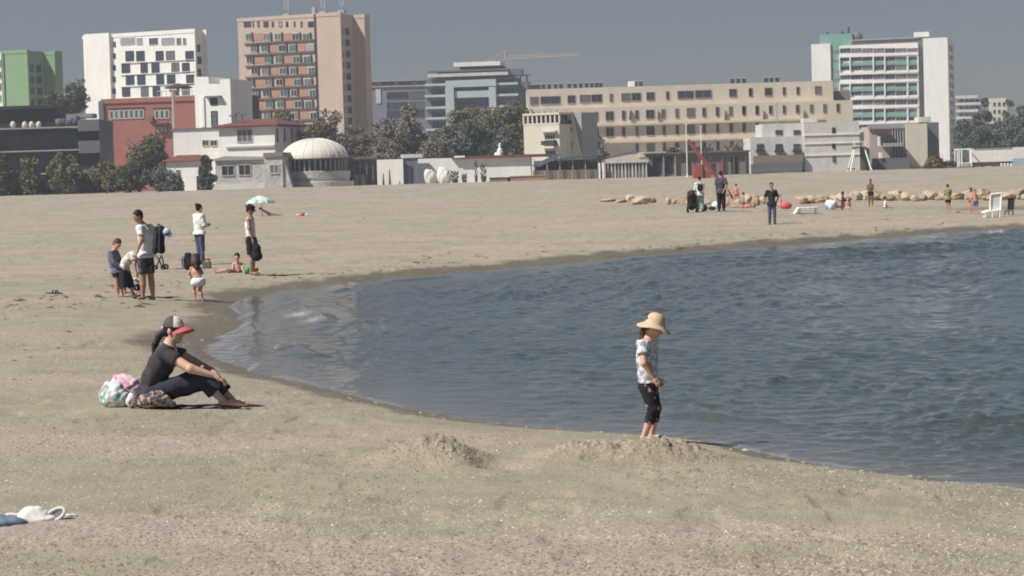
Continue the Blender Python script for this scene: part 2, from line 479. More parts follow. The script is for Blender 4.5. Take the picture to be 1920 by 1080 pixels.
_wr = np.random.default_rng(21)
_W = []
for k in range(54):
    lam = 0.17 * (0.75 / 0.17) ** _wr.random()
    th = math.radians(200) + _wr.normal() * 0.55       # the breeze runs in from the right
    th = math.radians(255) + _wr.normal() * 0.75
    _W.append((2 * math.pi / lam * math.cos(th), 2 * math.pi / lam * math.sin(th), 0.00145 * (lam / 0.6) ** 0.8, _wr.random() * 6.28))
def water_h(X, Y):
    d = shore_dist(X, Y).reshape(X.shape)
    dep = np.clip(-d, 0, 50)
    gust = 0.55 + 0.45 * sstep(.3, .7, fbm(X * 0.12, Y * 0.05, 91, 3)) + 0.35 * sstep(.45, .75, fbm(X * .9, Y * .7, 92, 2))
    amp = (0.30 + 0.70 * sstep(0.5, 3.0 + 0.02 * Y, dep)) * gust
    Z = np.zeros_like(X)
    wx = X + 0.35 * (fbm(X * 0.8, Y * 0.6, 94, 2) - 0.5); wy = Y + 0.5 * (fbm(X * 0.7, Y * 0.7, 97, 2) - 0.5)
    for kx, ky, a, p in _W: Z = Z + a * np.sin(kx * wx + ky * wy + p)
    far = np.clip(Y / 30, .75, 2.0)
    wl = sstep(.46, .92, vnoise(wx * 4.6 / far, wy * 5.0 / far, 101)) * .030 * far + sstep(.46, .92, vnoise(wx * 7.5 / far + .5 * wy, wy * 7.5 / far, 102)) * .014 * far + sstep(.46, .92, vnoise(wx * 5.8 / far - .7 * wy, wy * 6.2 / far, 107)) * .019 * far
    Z = (Z + wl * (.42 + .72 * sstep(.34, .62, fbm(X * .30, Y * .16, 103, 3)))) * amp
    # small swell lines folding over just off the beach
    sw = np.exp(-((dep - 1.15 - 0.5 * fbm(X * 0.5, Y * 0.3, 95, 2)) / 0.16) ** 2) * sstep(0.45, 0.7, fbm(X * 0.45, Y * 0.35, 96, 2))
    Z = Z + 0.045 * sw
    fp = on_z(560, 590); fp2 = on_z(588, 601)
    foam = np.exp(-(((X - fp[0]) / 0.2) ** 2 + ((Y - fp[1]) / 0.8) ** 2)) + 0.7 * np.exp(-(((X - fp2[0]) / 0.17) ** 2 + ((Y - fp2[1]) / 0.7) ** 2))
    foam = foam + 0.28 * np.exp(-((dep - 0.05) / 0.05) ** 2) * sstep(0.5, 0.7, fbm(X * 2, Y * 1.0, 98, 3)) * (Y < 30)
    shallow = np.exp(-dep / (0.5 + 0.012 * Y))
    land = smooth_h(X, Y)[0]
    return Z, {"keep": (land < 0.06), "shallow": shallow, "foam": np.clip(foam, 0, 1), "chop": amp}
az_w = np.concatenate([np.linspace(-0.135, 0.232, 760), np.tan(np.linspace(math.atan(0.235), math.radians(78), 60))])
sea = sheet("sea_water", polar_rows(10.0, 150, 0.022, 1.15), az_w, water_h, water_material(), None)
sea["kind"] = "structure"
# ================================================================== buildings
WHITE = mat("white_render", (0.88, 0.865, 0.82), 0.9, 0.08, 0.6, streak=(1, 1, 0.25))
WHITE_OLD = mat("weathered_white_render", (0.62, 0.60, 0.565), 0.92, 0.14, 0.9, 0.3, 3.0, streak=(1, 1, 0.4))
CREAM = mat("cream_render", (0.66, 0.62, 0.52), 0.9, 0.07, 0.5, streak=(1, 1, 0.25))
PEACH = mat("peach_render", (0.56, 0.445, 0.355), 0.9, 0.10, 0.4, streak=(1, 1, 0.3))
ORANGE = mat("orange_panel", (0.46, 0.255, 0.165), 0.9, 0.08, 0.6)
SAND_R = mat("sand_render", (0.66, 0.58, 0.47), 0.9, 0.10, 0.35, streak=(1, 1, 0.3))
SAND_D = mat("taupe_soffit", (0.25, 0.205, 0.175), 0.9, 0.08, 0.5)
GREEN_R = mat("green_render", (0.235, 0.37, 0.20), 0.9, 0.05, 0.4)
TEAL = mat("teal_panel", (0.20, 0.37, 0.33), 0.75, 0.06, 0.6)
MINT = mat("pale_blue_panel", (0.46, 0.55, 0.55), 0.7, 0.05, 0.6)
RED_R = mat("brick_red_render", (0.36, 0.145, 0.12), 0.9, 0.09, 0.6)
DARK_R = mat("dark_maroon_render", (0.10, 0.045, 0.045), 0.85, 0.12, 0.8)
BLACK_R = mat("anthracite_cladding", (0.030, 0.031, 0.040), 0.6, 0.18, 0.5)
GREY_R = mat("grey_cladding", (0.155, 0.16, 0.175), 0.75, 0.08, 0.6)
GREY_L = mat("pale_grey_concrete", (0.36, 0.36, 0.36), 0.9, 0.1, 0.7)
GLASS = mat("dark_window_glass", (0.030, 0.032, 0.042), 0.25, 0.3, 0.8, spec=0.4)
GLASS_V = mat("violet_window_glass", (0.050, 0.048, 0.085), 0.35, 0.2, 0.8, spec=0.4)
GLASS_L = mat("curtained_window_glass", (0.33, 0.33, 0.36), 0.5, 0.25, 1.3)
GLASS_T = mat("green_tinted_glass", (0.06, 0.11, 0.11), 0.25, 0.25, 1.0, spec=0.45)
FRAME = mat("window_frame_paint", (0.55, 0.53, 0.50), 0.7, 0.06, 2)
FRAME_D = mat("dark_frame_metal", (0.055, 0.05, 0.06), 0.6, 0.1, 2)
STONE = mat("pale_stone_cladding", (0.47, 0.455, 0.425), 0.95, 0.24, 0.8, 0.5, 2.0, detail=7)
ROOF_RED = mat("dark_red_roof_tile", (0.20, 0.075, 0.06), 0.85, 0.18, 1.5, 0.3, 3)
METAL = mat("galvanised_metal", (0.42, 0.43, 0.45), 0.5, 0.1, 2, metal=0.4)
DOME_M = mat("ribbed_dome_membrane", (0.74, 0.70, 0.60), 0.7, 0.06, 0.8)
WOOD_D = mat("dark_weathered_wood", (0.155, 0.13, 0.11), 0.9, 0.3, 1.2, streak=(1, 1, 0.3))
TAN_W = mat("tan_boards", (0.40, 0.27, 0.19), 0.9, 0.2, 0.8)
CANVAS = mat("white_canvas", (0.78, 0.76, 0.72), 0.85, 0.05, 0.8, 0.2, 2)
SLATE_C = mat("slate_blue_canvas", (0.15, 0.15, 0.185), 0.9, 0.15, 0.8)
RED_P = mat("faded_red_paint", (0.31, 0.085, 0.075), 0.7, 0.15, 2)
BEIGE_P = mat("beige_paint", (0.45, 0.37, 0.27), 0.8, 0.08, 2)

def foot(mb, poly, z0, z1):
    n = len(poly)
    return mb.add([(x, y, z0) for x, y in poly] + [(x, y, z1) for x, y in poly],
                  [tuple(range(n - 1, -1, -1)), tuple(range(n, 2 * n))] + [(i, (i + 1) % n, (i + 1) % n + n, i + n) for i in range(n)])

GLASS_C = mat('half_curtained_glass', (.15, .145, .15), .4, .35, 1.6)
_wr2 = random.Random(31)
class Building:
    """A thing whose front wall is the local plane y = 0; x runs to the right along it, y into it."""
    def __init__(s, name, label, px, D, yaw=0.0, group=None, zbase=None, py=320):
        cat = name.split("_")[-1] if name != "hotel_tower" else "hotel"
        p = at(px, py, D); s.O = np.array([p[0], p[1], 1.2 if zbase is None else zbase]); s.yaw = math.radians(yaw)
        s.e = np.array([math.cos(s.yaw), math.sin(s.yaw), 0]); s.n = np.array([-math.sin(s.yaw), math.cos(s.yaw), 0])
        s.t = empty(name, s.O, s.yaw, label, cat, group); s.D = D
    def F(s, px, py, y=0.0):
        d = ray(px, py); o = s.O + s.n * y
        k = ((o - EYE) @ s.n) / (d @ s.n); p = EYE + d * k - s.O
        return p @ s.e, p[2]
    def side_y(s, px, x, py=250):
        """Depth at which a point on the side wall at local x shows at px."""
        d = ray(px, py); o = s.O + s.e * x
        k = ((o - EYE) @ s.e) / (d @ s.e); p = EYE + d * k - s.O
        return p @ s.n
    def rect(s, x0, y0, x1, y1, y=0.0):
        xm = (x0 + x1) / 2; ym = (y0 + y1) / 2
        return s.F(x0, ym, y)[0], s.F(x1, ym, y)[0], s.F(xm, y1, y)[1], s.F(xm, y0, y)[1]
    def slab(s, name, m, r, ya, yb, px=True, bevel=0.0, at_y=0.0):
        X0, X1, Z0, Z1 = s.rect(*r, at_y) if px else r
        return MB().box(X0, X1, ya, yb, Z0, Z1).build(name, m, s.t, bevel=bevel)
    def window(s, r, pane=None, fr=None, px=True, bars=(1, 0), y=0.0, t=None, face=None, out=0.10):
        X0, X1, Z0, Z1 = s.rect(*r, y) if px else r
        w = X1 - X0; h = Z1 - Z0; t = t or min(0.14, 0.12 * w)
        if pane is None or pane is GLASS: pane = _wr2.choice([GLASS, GLASS, GLASS_V, GLASS_C, GLASS])
        elif pane is GLASS_T or pane is GLASS_V: pane = _wr2.choice([pane, pane, pane, GLASS_C])
        f = MB()
        f.box(X0, X0 + t, y - out, y + .02, Z0, Z1).box(X1 - t, X1, y - out, y + .02, Z0, Z1)
        f.box(X0 + t, X1 - t, y - out, y + .02, Z1 - t, Z1).box(X0 + t, X1 - t, y - out - .05, y + .02, Z0, Z0 + t)
        for k in range(bars[0]):
            xm = X0 + w * (k + 1) / (bars[0] + 1); f.box(xm - t * .35, xm + t * .35, y - out * .7, y + .01, Z0 + t, Z1 - t)
        for k in range(bars[1]):
            zm = Z0 + h * (k + 1) / (bars[1] + 1); f.box(X0 + t, X1 - t, y - out * .66, y + .01, zm - t * .35, zm + t * .35)
        o = f.build("window", fr or FRAME, s.t)
        MB().box(X0 + t * .5, X1 - t * .5, y - out * .35, y + .03, Z0 + t * .5, Z1 - t * .5).build("pane", pane or GLASS, o)
        return o

# ---------------------------------------------------------------- three hotel slabs of the same type on the left
def hotel_slab(name, label, px_l, px_r, px_lit0, px_lit1, px_end, py_top, D, wall, side_wall, yaw, zoff=0.0):
    b = Building(name, label, px_l, D, yaw)
    W = b.F(px_r, py_top + 60)[0]; H = b.F((px_l + px_r) / 2, py_top)[1]
    dn = b.side_y(px_lit1, W); De = b.side_y(px_end, W)
    lo, hi = 0.5, W
    # depth of the loggia so that its inner wall ends at px_lit0
    best = min(np.linspace(1.0, 9.0, 60), key=lambda r: abs(b.side_y(px_lit0, W - r) - dn))
    r = float(best)
    m = MB(); foot(m, [(0, 0), (W, 0), (W, 0.7), (W - r, 0.7), (W - r, dn), (W, dn), (W, De), (0, De)], 0, H - 0.9)
    m.build("wall", wall, b.t)
    m = MB(); foot(m, [(-.12, -.12), (W + .12, -.12), (W + .12, 0.8), (W - r + .12, 0.8), (W - r + .12, dn - .1), (W + .12, dn - .1), (W + .12, De), (-.12, De)], H - 0.897, H); m.build("parapet", wall, b.t)
    # loggia windows on the shaded side
    fl = 2.8
    k = 0
    z = H - 5.2
    while z > 2:
        for yy in (1.6 + 0.4 * (k % 2), 4.9, 8.2):
            if yy + 2 < dn:
                f = MB().box(W - r - .02, W - r + .12, yy, yy + .12, z, z + 1.7).box(W - r - .02, W - r + .12, yy + 1.9, yy + 2.02, z, z + 1.7).box(W - r - .02, W - r + .12, yy + .12, yy + 1.9, z + 1.6, z + 1.7).box(W - r - .02, W - r + .16, yy + .12, yy + 1.9, z, z + .1)
                o = f.build("window", FRAME_D, b.t); MB().box(W - r - .01, W - r + .05, yy + .06, yy + 1.96, z + .05, z + 1.65).build("pane", GLASS, o)
        z -= fl; k += 1
    return b, W, H, De

# green one, cut by the left edge of the picture
b, W, H, De = hotel_slab("hotel_tower", "green and white hotel slab cut off at the far left edge, behind the dark building", -70, 53, 87, 108, 122, 96, 600, GREEN_R, GREEN_R, -25)
b.slab("facade_panel", WHITE, (-66, 100, 4, 205), -0.12, 0.05)
for row in range(4):
    for x in (-52, -36, -20, -5):
        b.window((x, 112 + row * 22, x + 8, 126 + row * 22), GLASS_V, FRAME, y=-0.12)
b.slab("downpipe", FRAME_D, (8, 99, 10, 205), -0.16, 0.05)

# white one
b, W, H, De = hotel_slab("hotel_tower", "white hotel slab with chequered violet windows behind the red building", 165, 367, 386, 393, 396, 60, 570, WHITE, WHITE, -25)
b.slab("stair_wall", WHITE, (165, 63, 211, 240), -0.9, 0.3)
for k in range(7):
    b.window((212, 78 + 22 * k, 217, 88 + 22 * k), GLASS_V, FRAME_D, bars=(0, 0))
zx = lambda x: x / 3.1775
zy = lambda y: y / 3.1765 + 40
rows = [((748, 798), (812, 862), (928, 975), (990, 1042), (1105, 1155)), ((725, 775), (838, 880), (903, 950), (1022, 1068), (1085, 1130)),
        ((750, 800), (818, 866), (932, 978), (995, 1045), (1110, 1158)), ((728, 776), (840, 885), (910, 955), (1022, 1068), (1085, 1130)),
        ((750, 800), (818, 866), (932, 978), (995, 1045), (1110, 1158)), ((728, 776), (840, 885), (910, 955), (1022, 1068))]
for k, row in enumerate(rows):
    y0 = 176 + 70.5 * k
    for a, c in row: b.window((zx(a), zy(y0), zx(c), zy(y0 + 60)), GLASS_V, FRAME_D, t=0.10)
    b.slab("balcony", WHITE_OLD, (zx(720), zy(y0 + 61), zx(1158), zy(y0 + 65)), -0.25, 0.05)
for a, c, g in ((718, 806, GLASS_L), (815, 850, GLASS_L), (888, 942, GLASS_V), (962, 1040, GLASS_L), (1052, 1080, GLASS_V), (1090, 1110, GLASS_V)):
    b.window((zx(a), zy(98), zx(c), zy(140)), g, FRAME, bars=(2, 0), t=0.10)
b.window((384, 72, 388, 84), GLASS_L, FRAME_D, px=False) if False else None

BALC = mat("brown_balcony", (.20, .125, .095), .9, .12, 1)
# orange one with balconies and roof antennas
b, W, H, De = hotel_slab("hotel_tower", "tall peach and orange hotel slab with balconies and antennas on its roof", 455, 640, 668, 690, 700, 28, 608, PEACH, PEACH, -25)
ox = lambda x: x / 3.856 + 380
oy = lambda y: y / 3.857
A = ((310, 355), (437, 490), (518, 570), (645, 700), (722, 775)); PA = ((365, 435), (572, 640))
B = ((342, 390), (418, 470), (545, 600), (622, 670), (755, 805)); PB = ((475, 540), (680, 745))
for k in range(10):
    y0 = 240 + 82 * k - (4 if k > 4 else 0); sh = 3.0 * k
    for a, c in (A, B)[k % 2]:
        g = GLASS_L if (k == 1 and a == 755) else GLASS_T if (a + k) % 3 else GLASS
        b.window((ox(a + sh), oy(y0), ox(c + sh), oy(y0 + 54)), g, FRAME, bars=(1, 0), t=0.16)
        b.slab("balcony_fin", FRAME_D, (ox(c + sh + 3), oy(y0 - 6), ox(c + sh + 9), oy(y0 + 58)), -0.45, 0.05)
    for a, c in (PA, PB)[k % 2]:
        b.slab("orange_panel", ORANGE, (ox(a + sh), oy(y0), ox(c + sh), oy(y0 + 54)), -0.10, 0.05)
    b.slab("balcony", BALC, (ox(305 + sh), oy(y0 + 58), ox(815 + sh * .6), oy(y0 + 67)), -0.5, 0.05)
for a, c, g in ((298, 350, GLASS), (362, 370, GLASS), (396, 412, GLASS), (440, 475, GLASS), (500, 514, GLASS), (550, 575, GLASS_L), (602, 618, GLASS), (660, 670, GLASS), (708, 722, GLASS), (762, 802, GLASS)):
    b.window((ox(a), oy(155), ox(c), oy(195)), g, DARK_R, bars=(0, 0), t=0.10)
b.slab("downpipe", FRAME_D, (ox(819), oy(102), ox(829), oy(900)), -0.25, 0.05)
for ax in (523, 592, 627):
    x0, z0 = b.F(ax, 26); m = MB().bar((x0, 4, H), (x0, 4, H + 7), .16, .12)
    for dx in (-.5, .5): m.box(x0 + dx - .14, x0 + dx + .14, 3.8, 4.1, H + 1.6, H + 5.6)
    for zz in (2.2, 4.8): m.box(x0 - .5, x0 + .5, 3.92, 4.05, H + zz, H + zz + .12)
    m.box(x0 - .9, x0 + .9, 3.3, 4.7, H - .01, H + .7)
    m.build("antenna", METAL, b.t)
x0, z0 = b.F(569, 20); MB().box(x0 - .5, x0 + .5, 5, 6, H - .01, H + 2.0).build("roof_cabinet", GREY_L, b.t, bevel=.06)

# ---------------------------------------------------------------- dark modern building on the left
b = Building("office_building", "low anthracite building with pale floor edges behind the trees at far left", -60, 366, 0)
X1 = b.F(147, 300)[0]; Xb = b.F(186, 300)[0]; z = lambda py, px=70: b.F(px, py)[1]
MB().box(-6, X1, 0.9, 16, 0, z(242)).build("wall", BLACK_R, b.t)
MB().box(-6, b.F(100, 215)[0], 1.5, 14, z(242) + .003, z(203)).build("upper_wall", BLACK_R, b.t)
MB().box(-6.6, b.F(102, 200)[0], 0.6, 15, z(203) + .003, z(197)).build("roof", BLACK_R, b.t)
for py in (240, 283, 326):
    MB().box(-6.2, X1 + .2, -0.55, 0.9, z(py + 1.3), z(py - 1.3)).build("floor_edge", GREY_L, b.t)
for py in (246, 289, 331):
    for i in range(7):
        xa = -4 + i * (X1 + 4) / 7
        f = MB().box(xa, xa + .12, .78, .92, z(py + 32), z(py + 4)).box(xa + .12, xa + 2.0, .78, .92, z(py + 5), z(py + 4))
        o = f.build("window", FRAME_D, b.t); MB().box(xa + .12, xa + (X1 + 4) / 7 - .05, .84, .93, z(py + 32), z(py + 5)).build("pane", GLASS, o)
MB().box(X1 + .2, Xb, .5, 14, 0, z(224, 166)).build("wing_wall", BLACK_R, b.t)
for a, c in ((224, 246), (264, 287)):
    MB().box(X1 + .21, Xb + .3, -.6, .497, z(c, 166), z(a, 166)).build("balcony", GREY_R, b.t, bevel=.03)
for xx in (24, 46, 59, 72):
    x0, z0 = b.F(xx, 236); MB().blob((x0, 0.2, z0 + .15), (.45, .4, .55), 8, .1, xx).build("planter", CREAM, b.t, True)
m = MB()
for i in range(5): m.blob((b.F(108 + 7 * i, 225)[0], 2, z(228 - i % 2 * 2, 110)), (.8, .9, .9), 8, .2, i)
m.build("awning", SLATE_C, b.t, True)
MB().box(b.F(100, 215)[0], b.F(165, 215)[0], 4, 8, z(222), z(214)).build("terrace_screen", GREY_L, b.t)

# ---------------------------------------------------------------- red building
b = Building("restaurant_building", "brick red flat roofed building with two strips of windows", 196, 432, -8)
X1 = b.F(368, 240)[0]; H = b.F(280, 183)[1]
MB().box(0, X1, 0, 14, 0, H - .8).build("wall", RED_R, b.t)
MB().box(-.2, X1 + .2, -.25, 14.2, H - .797, H).build("parapet", RED_R, b.t)
b.slab("corner_pillar", GREY_R, (187, 190, 196, 270), -.4, .4)
for a, c in ((205, 270), (290, 318)):
    x0, x1, z0, z1 = b.rect(a, 206, c, 223); n = 7 if c - a > 40 else 3
    b.slab("lintel", DARK_R, (a - 2, 202, c + 2, 205), -.12, .05)
    for k in range(n):
        xa = x0 + (x1 - x0) * k / n
        b.window((xa + .05, xa + (x1 - x0) / n - .05, z0, z1), GLASS_T, FRAME, px=False, bars=(0, 0), t=.16)
b.window((292, 236, 315, 250), GLASS_L, DARK_R, bars=(2, 0))
b.slab("canopy", DARK_R, (289, 231, 318, 235), -1.3, .05)
b.slab("vent_box", GREY_R, (280, 218, 287, 228), -.5, .05)
x0, z0 = b.F(325, 185)
t = MB().lathe([(0.02, 1.5), (1.4, 1.15), (2.6, .75), (2.6, .6), (0.03, .9)], (x0 + .3, 2.5, H + 1.0), 14).build("roof_umbrella", DARK_R, b.t)
m = MB()
for k in range(9): m.bar((x0 - 3 + k * .8, .4, H), (x0 - 3 + k * .8, .4, H + 1.1), .05)
m.bar((x0 - 3, .4, H + 1.1), (x0 + 3.4, .4, H + 1.1), .06).build("railing", METAL, b.t)

def pole(px, py0, py1, D, name, label, r, m, cat="pole", group=None):
    p = at(px, py1, D); q = at(px, py0, D); h = q[2] - p[2]
    t = MB().bar((0, 0, 0), (0, 0, h), r, r * .75, 10).bar((0, 0, 0), (0, 0, .3), r * 1.8, r * 1.6, 10).bar((-r * 2, 0, h - .1), (r * 2, 0, h - .1), r * .8).build(name, m)
    t.location = p; return tag(t, label, cat, group)
pole(327, 168, 245, 420, "utility_pole", "beige concrete pole in front of the red building", 0.32, BEIGE_P)

# ---------------------------------------------------------------- white houses by the red one
b = Building("house", "tall white stepped house beside the red building", 370, 415, -18)
X1 = b.F(433, 200)[0]; zf = lambda py, px=400: b.F(px, py)[1]
MB().prism([(0, 0), (X1, 0), (X1, zf(148, 433)), (b.F(412, 150)[0], zf(149, 412)), (b.F(412, 150)[0], zf(157, 411)), (b.F(391, 150)[0], zf(157, 390)), (b.F(391, 150)[0], zf(144, 390)), (0, zf(144, 370))], 0, 9).build("wall", WHITE, b.t)
b.window((394, 184, 408, 197), GLASS_V, FRAME_D); b.slab("canopy", GREY_R, (387, 180, 416, 183), -.9, .05)
b.window((396, 208, 408, 238), GLASS_V, FRAME_D, bars=(0, 2))
b.slab("pilaster", WHITE, (378, 182, 384, 238), -.25, .05)
b = Building("house", "low white annex with a flat dark edged roof in front of the red building", 327, 395, -6)
X1 = b.F(418, 262)[0]
MB().box(0, X1, 0, 8, 0, b.F(372, 243)[1]).build("wall", WHITE, b.t)
MB().box(-.2, X1 + .2, -.2, 8.2, b.F(372, 243)[1] + .003, b.F(372, 240)[1]).build("roof", GREY_R, b.t)
b.window((379, 262, 392, 274), GLASS, FRAME); b.window((394, 262, 408, 274), GLASS, FRAME)
b = Building("house", "small dark brown rooftop cabin behind the hip roofed pavilion", 445, 440, -10)
X1 = b.F(472, 200)[0]
MB().box(0, X1, 0, 5, 0, b.F(458, 183)[1]).build("wall", DARK_R, b.t)
MB().box(-.3, X1 + .3, -.3, 5.3, b.F(458, 183)[1] + .003, b.F(458, 179)[1]).build("roof", DARK_R, b.t)
b.window((450, 195, 456, 212), GLASS, FRAME_D); b.window((462, 195, 468, 212), GLASS, FRAME_D)

# pavilion with the hip roof
b = Building("pavilion", "white pavilion under a low dark red hip roof", 413, 385, -14)
X1 = b.F(515, 260)[0]; zf = lambda py, px=470: b.F(px, py)[1]; De = b.side_y(572, X1)
MB().box(0, X1, 0, De, 0, zf(238)).build("wall", WHITE, b.t)
r = MB(); ez = zf(237); o_ = .9
r.add([(-o_, -o_, ez), (X1 + o_, -o_, ez), (X1 + o_, De + o_, ez), (-o_, De + o_, ez), (-o_, -o_, ez + .22), (X1 + o_, -o_, ez + .22), (X1 + o_, De + o_, ez + .22), (-o_, De + o_, ez + .22), (X1 * .35, De * .5, ez + 1.35), (X1 * .75, De * .5, ez + 1.35)],
      [(0, 3, 2, 1), (0, 1, 5, 4), (1, 2, 6, 5), (2, 3, 7, 6), (3, 0, 4, 7), (4, 5, 9, 8), (5, 6, 9), (6, 7, 8, 9), (7, 4, 8)])
r.build("roof", ROOF_RED, b.t)
b.window((444, 242, 474, 267), GLASS_T, FRAME, bars=(2, 0)); b.slab("ledge", WHITE_OLD, (424, 273, 515, 276), -.35, .05)
for k in range(4):
    y0 = .6 + k * (De - 1) / 4
    f = MB().box(X1 - .02, X1 + .1, y0, y0 + .1, zf(268), zf(241)).box(X1 - .02, X1 + .1, y0 + .9, y0 + 1.0, zf(268), zf(241)).box(X1 - .02, X1 + .1, y0 + .1, y0 + .9, zf(242), zf(241))
    o = f.build("window", FRAME, b.t); MB().box(X1 - .01, X1 + .05, y0 + .05, y0 + .95, zf(268), zf(241.5)).build("pane", GLASS, o)
for xx, hh in ((424, 6), (430, 9), (442, 7)):
    x0, z0 = b.F(xx, 230); MB().bar((x0, 3, ez), (x0, 3, ez + hh * .16 + 1), .12).box(x0 - .5, x0 + .5, 2.8, 3.2, ez + hh * .16 + .8, ez + hh * .16 + 1.05).build("chimney", GREY_R, b.t)

b = Building("house", "small white house with a dark tiled roof behind the low shrubs", 312, 352, -10)
X1 = b.F(373, 325)[0]; zt = b.F(345, 303)[1]
MB().box(0, X1, 0, 6, 0, zt).build("wall", WHITE, b.t)
MB().add([(-.5, -.5, zt), (X1 + .5, -.5, zt), (X1 + .5, 6.5, zt), (-.5, 6.5, zt), (-.5, -.5, zt + .15), (X1 + .5, -.5, zt + .15), (X1 + .5, 6.5, zt + .15), (-.5, 6.5, zt + .15), (.8, 3, zt + 1.0), (X1 - .8, 3, zt + 1.0)],
         [(0, 3, 2, 1), (0, 1, 5, 4), (1, 2, 6, 5), (2, 3, 7, 6), (3, 0, 4, 7), (4, 5, 9, 8), (5, 6, 9), (6, 7, 8, 9), (7, 4, 8)]).build("roof", ROOF_RED, b.t)
o = b.slab("door", GLASS_V, (370 - 1, 330, 376 - 1, 357), -.1, .05)
b.window((330, 318, 338, 332), GLASS, FRAME)

# stone restaurant and its round room with a dome
b = Building("stone_building", "pale stone clad beach restaurant with two dark windows left of the dome", 404, 350, -8)
zf = lambda py, px=450: b.F(px, py)[1]; Xa = b.F(498, 320)[0]; Xb = b.F(532, 320)[0]; De = 9
MB().box(0, Xa, 0, De, -1, zf(300)).build("wall", STONE, b.t)
MB().prism([(-.25, zf(300) + .003), (Xa + .0, zf(300) + .003), (Xa, zf(295)), (1.6, zf(292)), (-.25, zf(297))], -.4, De).build("roof", GREY_L, b.t)
MB().box(Xa + .003, Xb, -.7, De, -1, zf(296)).build("porch_wall", STONE, b.t)
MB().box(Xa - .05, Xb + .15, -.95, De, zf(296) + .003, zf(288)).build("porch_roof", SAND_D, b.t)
b.window((415, 310, 440, 330), GLASS, STONE, t=.12); b.window((447, 308, 471, 329), GLASS, STONE, t=.12)
b.window((505, 308, 524, 326), GREY_R, FRAME, y=-.7)
b.slab("plinth", WHITE_OLD, (398, 344, 498, 356), -.5, .3)
MB().add([(Xb + .003, -.4, zf(293)), (Xb + 1.5, -.4, 0), (Xb + .003, -.4, 0), (Xb + .003, 1, zf(293)), (Xb + 1.5, 1, 0), (Xb + .003, 1, 0)], [(0, 2, 1), (3, 4, 5), (0, 1, 4, 3), (1, 2, 5, 4), (2, 0, 3, 5)]).build("buttress", STONE, b.t)

c0 = at(592, 352, 356); zb = 0.9
t = empty("domed_building", (c0[0], c0[1], zb), 0, "round stone room under a white ribbed dome", "restaurant")
s_ = FPX / 356; R = 71 / s_; hz = lambda py: at(592, py, 356)[2] - zb
MB().lathe([(R * .9, -.5), (R * .9, hz(336)), (R * .93, hz(334)), (R * .93, hz(322)), (R * .9, hz(321)), (0.05, hz(321))], (0, 0, 0), 40).build("wall", STONE, t)
MB().lathe([(R * 1.02, -.4), (R * 1.02, hz(341)), (R * .89, hz(340))], (0, 0, 0), 40).build("plinth", WHITE_OLD, t)
MB().lathe([(R * .80, hz(322)), (R * .80, hz(300)), (0.05, hz(300))], (0, 0, 0), 40).build("glazing", GLASS, t)
for k in range(20):
    a = math.pi + k * math.pi / 19.0
    MB().box(-.09, .09, -.12, .12, hz(322), hz(299)).build("column", GREY_L, t).location = (R * .85 * math.cos(a), R * .85 * math.sin(a), 0)
MB().lathe([(R * .95, hz(300)), (R * 1.0, hz(300)), (R * 1.0, hz(298)), (R * .9, hz(297))], (0, 0, 0), 40).build("cornice", DARK_R, t)
prof = [(R * .89 * math.cos(u), hz(298) + (hz(259) - hz(298)) * math.sin(u)) for u in np.linspace(0, math.pi / 2 * .995, 14)]
MB().lathe(prof, (0, 0, 0), 48).build("dome", DOME_M, t, True)
for k in range(24):
    a = 2 * math.pi * k / 24; m = MB()
    m.tube([((r_ + .01) * math.cos(a), (r_ + .01) * math.sin(a), z_) for r_, z_ in prof[:-1]], .035, 5)
    m.build("rib", CANVAS, t, True)
b = Building("annex", "grey pergola annex on the right of the domed room", 636, 358, 0)
X1 = b.F(706, 320)[0]
MB().box(0, X1, 2, 6, 0, b.F(670, 300)[1]).build("wall", GREY_R, b.t)
for k in range(6):
    x0 = X1 * (k + .4) / 6; MB().box(x0 - .1, x0 + .1, 0, .2, -.5, b.F(670, 299)[1]).build("post", WOOD_D, b.t)
MB().box(-.3, X1 + .2, -.4, 6.2, b.F(670, 299)[1] + .003, b.F(670, 294)[1]).build("roof", WOOD_D, b.t)
b.slab("counter", GREY_L, (660, 328, 686, 348), .3, 1.0)

# ---------------------------------------------------------------- long white wall of beach buildings in the middle
b = Building("beach_building", "long low white beach building with a blue grey niche and red roof edge", 707, 352, -2)
zf = lambda py, px=850: b.F(px, py)[1]; X1 = b.F(996, 320)[0]
xa, xb, xc = b.F(756, 320)[0], b.F(784, 320)[0], b.F(808, 320)[0]
MB().box(0, xa, 0, 5, -1, zf(299, 730)).build("wall", WHITE, b.t)
MB().box(xa + .003, xb, .5, 5, -1, zf(296, 770)).build("niche_wall", mat("blue_grey_render", (.15, .15, .20), .9, .08, 1), b.t)
MB().box(xb + .003, X1, .2, 5, -1, zf(296, 850)).build("main_wall", WHITE, b.t)
MB().box(xa - .3, xb + .6, .3, 4, zf(296, 770) + .003, zf(289, 770)).build("roof_box", WHITE_OLD, b.t)
MB().box(b.F(847, 300)[0], X1 + 3, -.4, 5.3, zf(297, 900) + .003, zf(292, 900)).build("roof_edge", ROOF_RED, b.t)
MB().box(b.F(852, 300)[0], b.F(872, 300)[0], -.6, .3, zf(296, 860), zf(292, 860)).build("sign_board", WHITE, b.t)
b.slab("side_screen", GREY_R, (784, 306, 806, 345), -.6, .1)
o = b.slab("door", GLASS_V, (762, 312, 772, 347), .35, .6)
for px in (720, 732): MB().bar((b.F(px, 345)[0], -.8, 0), (b.F(px, 345)[0], -.8, zf(318 if px > 725 else 325, px)), .22, .05).build("clipped_bush", mat("dark_shrub", (.05, .06, .04), .95, .3, 3), b.t)

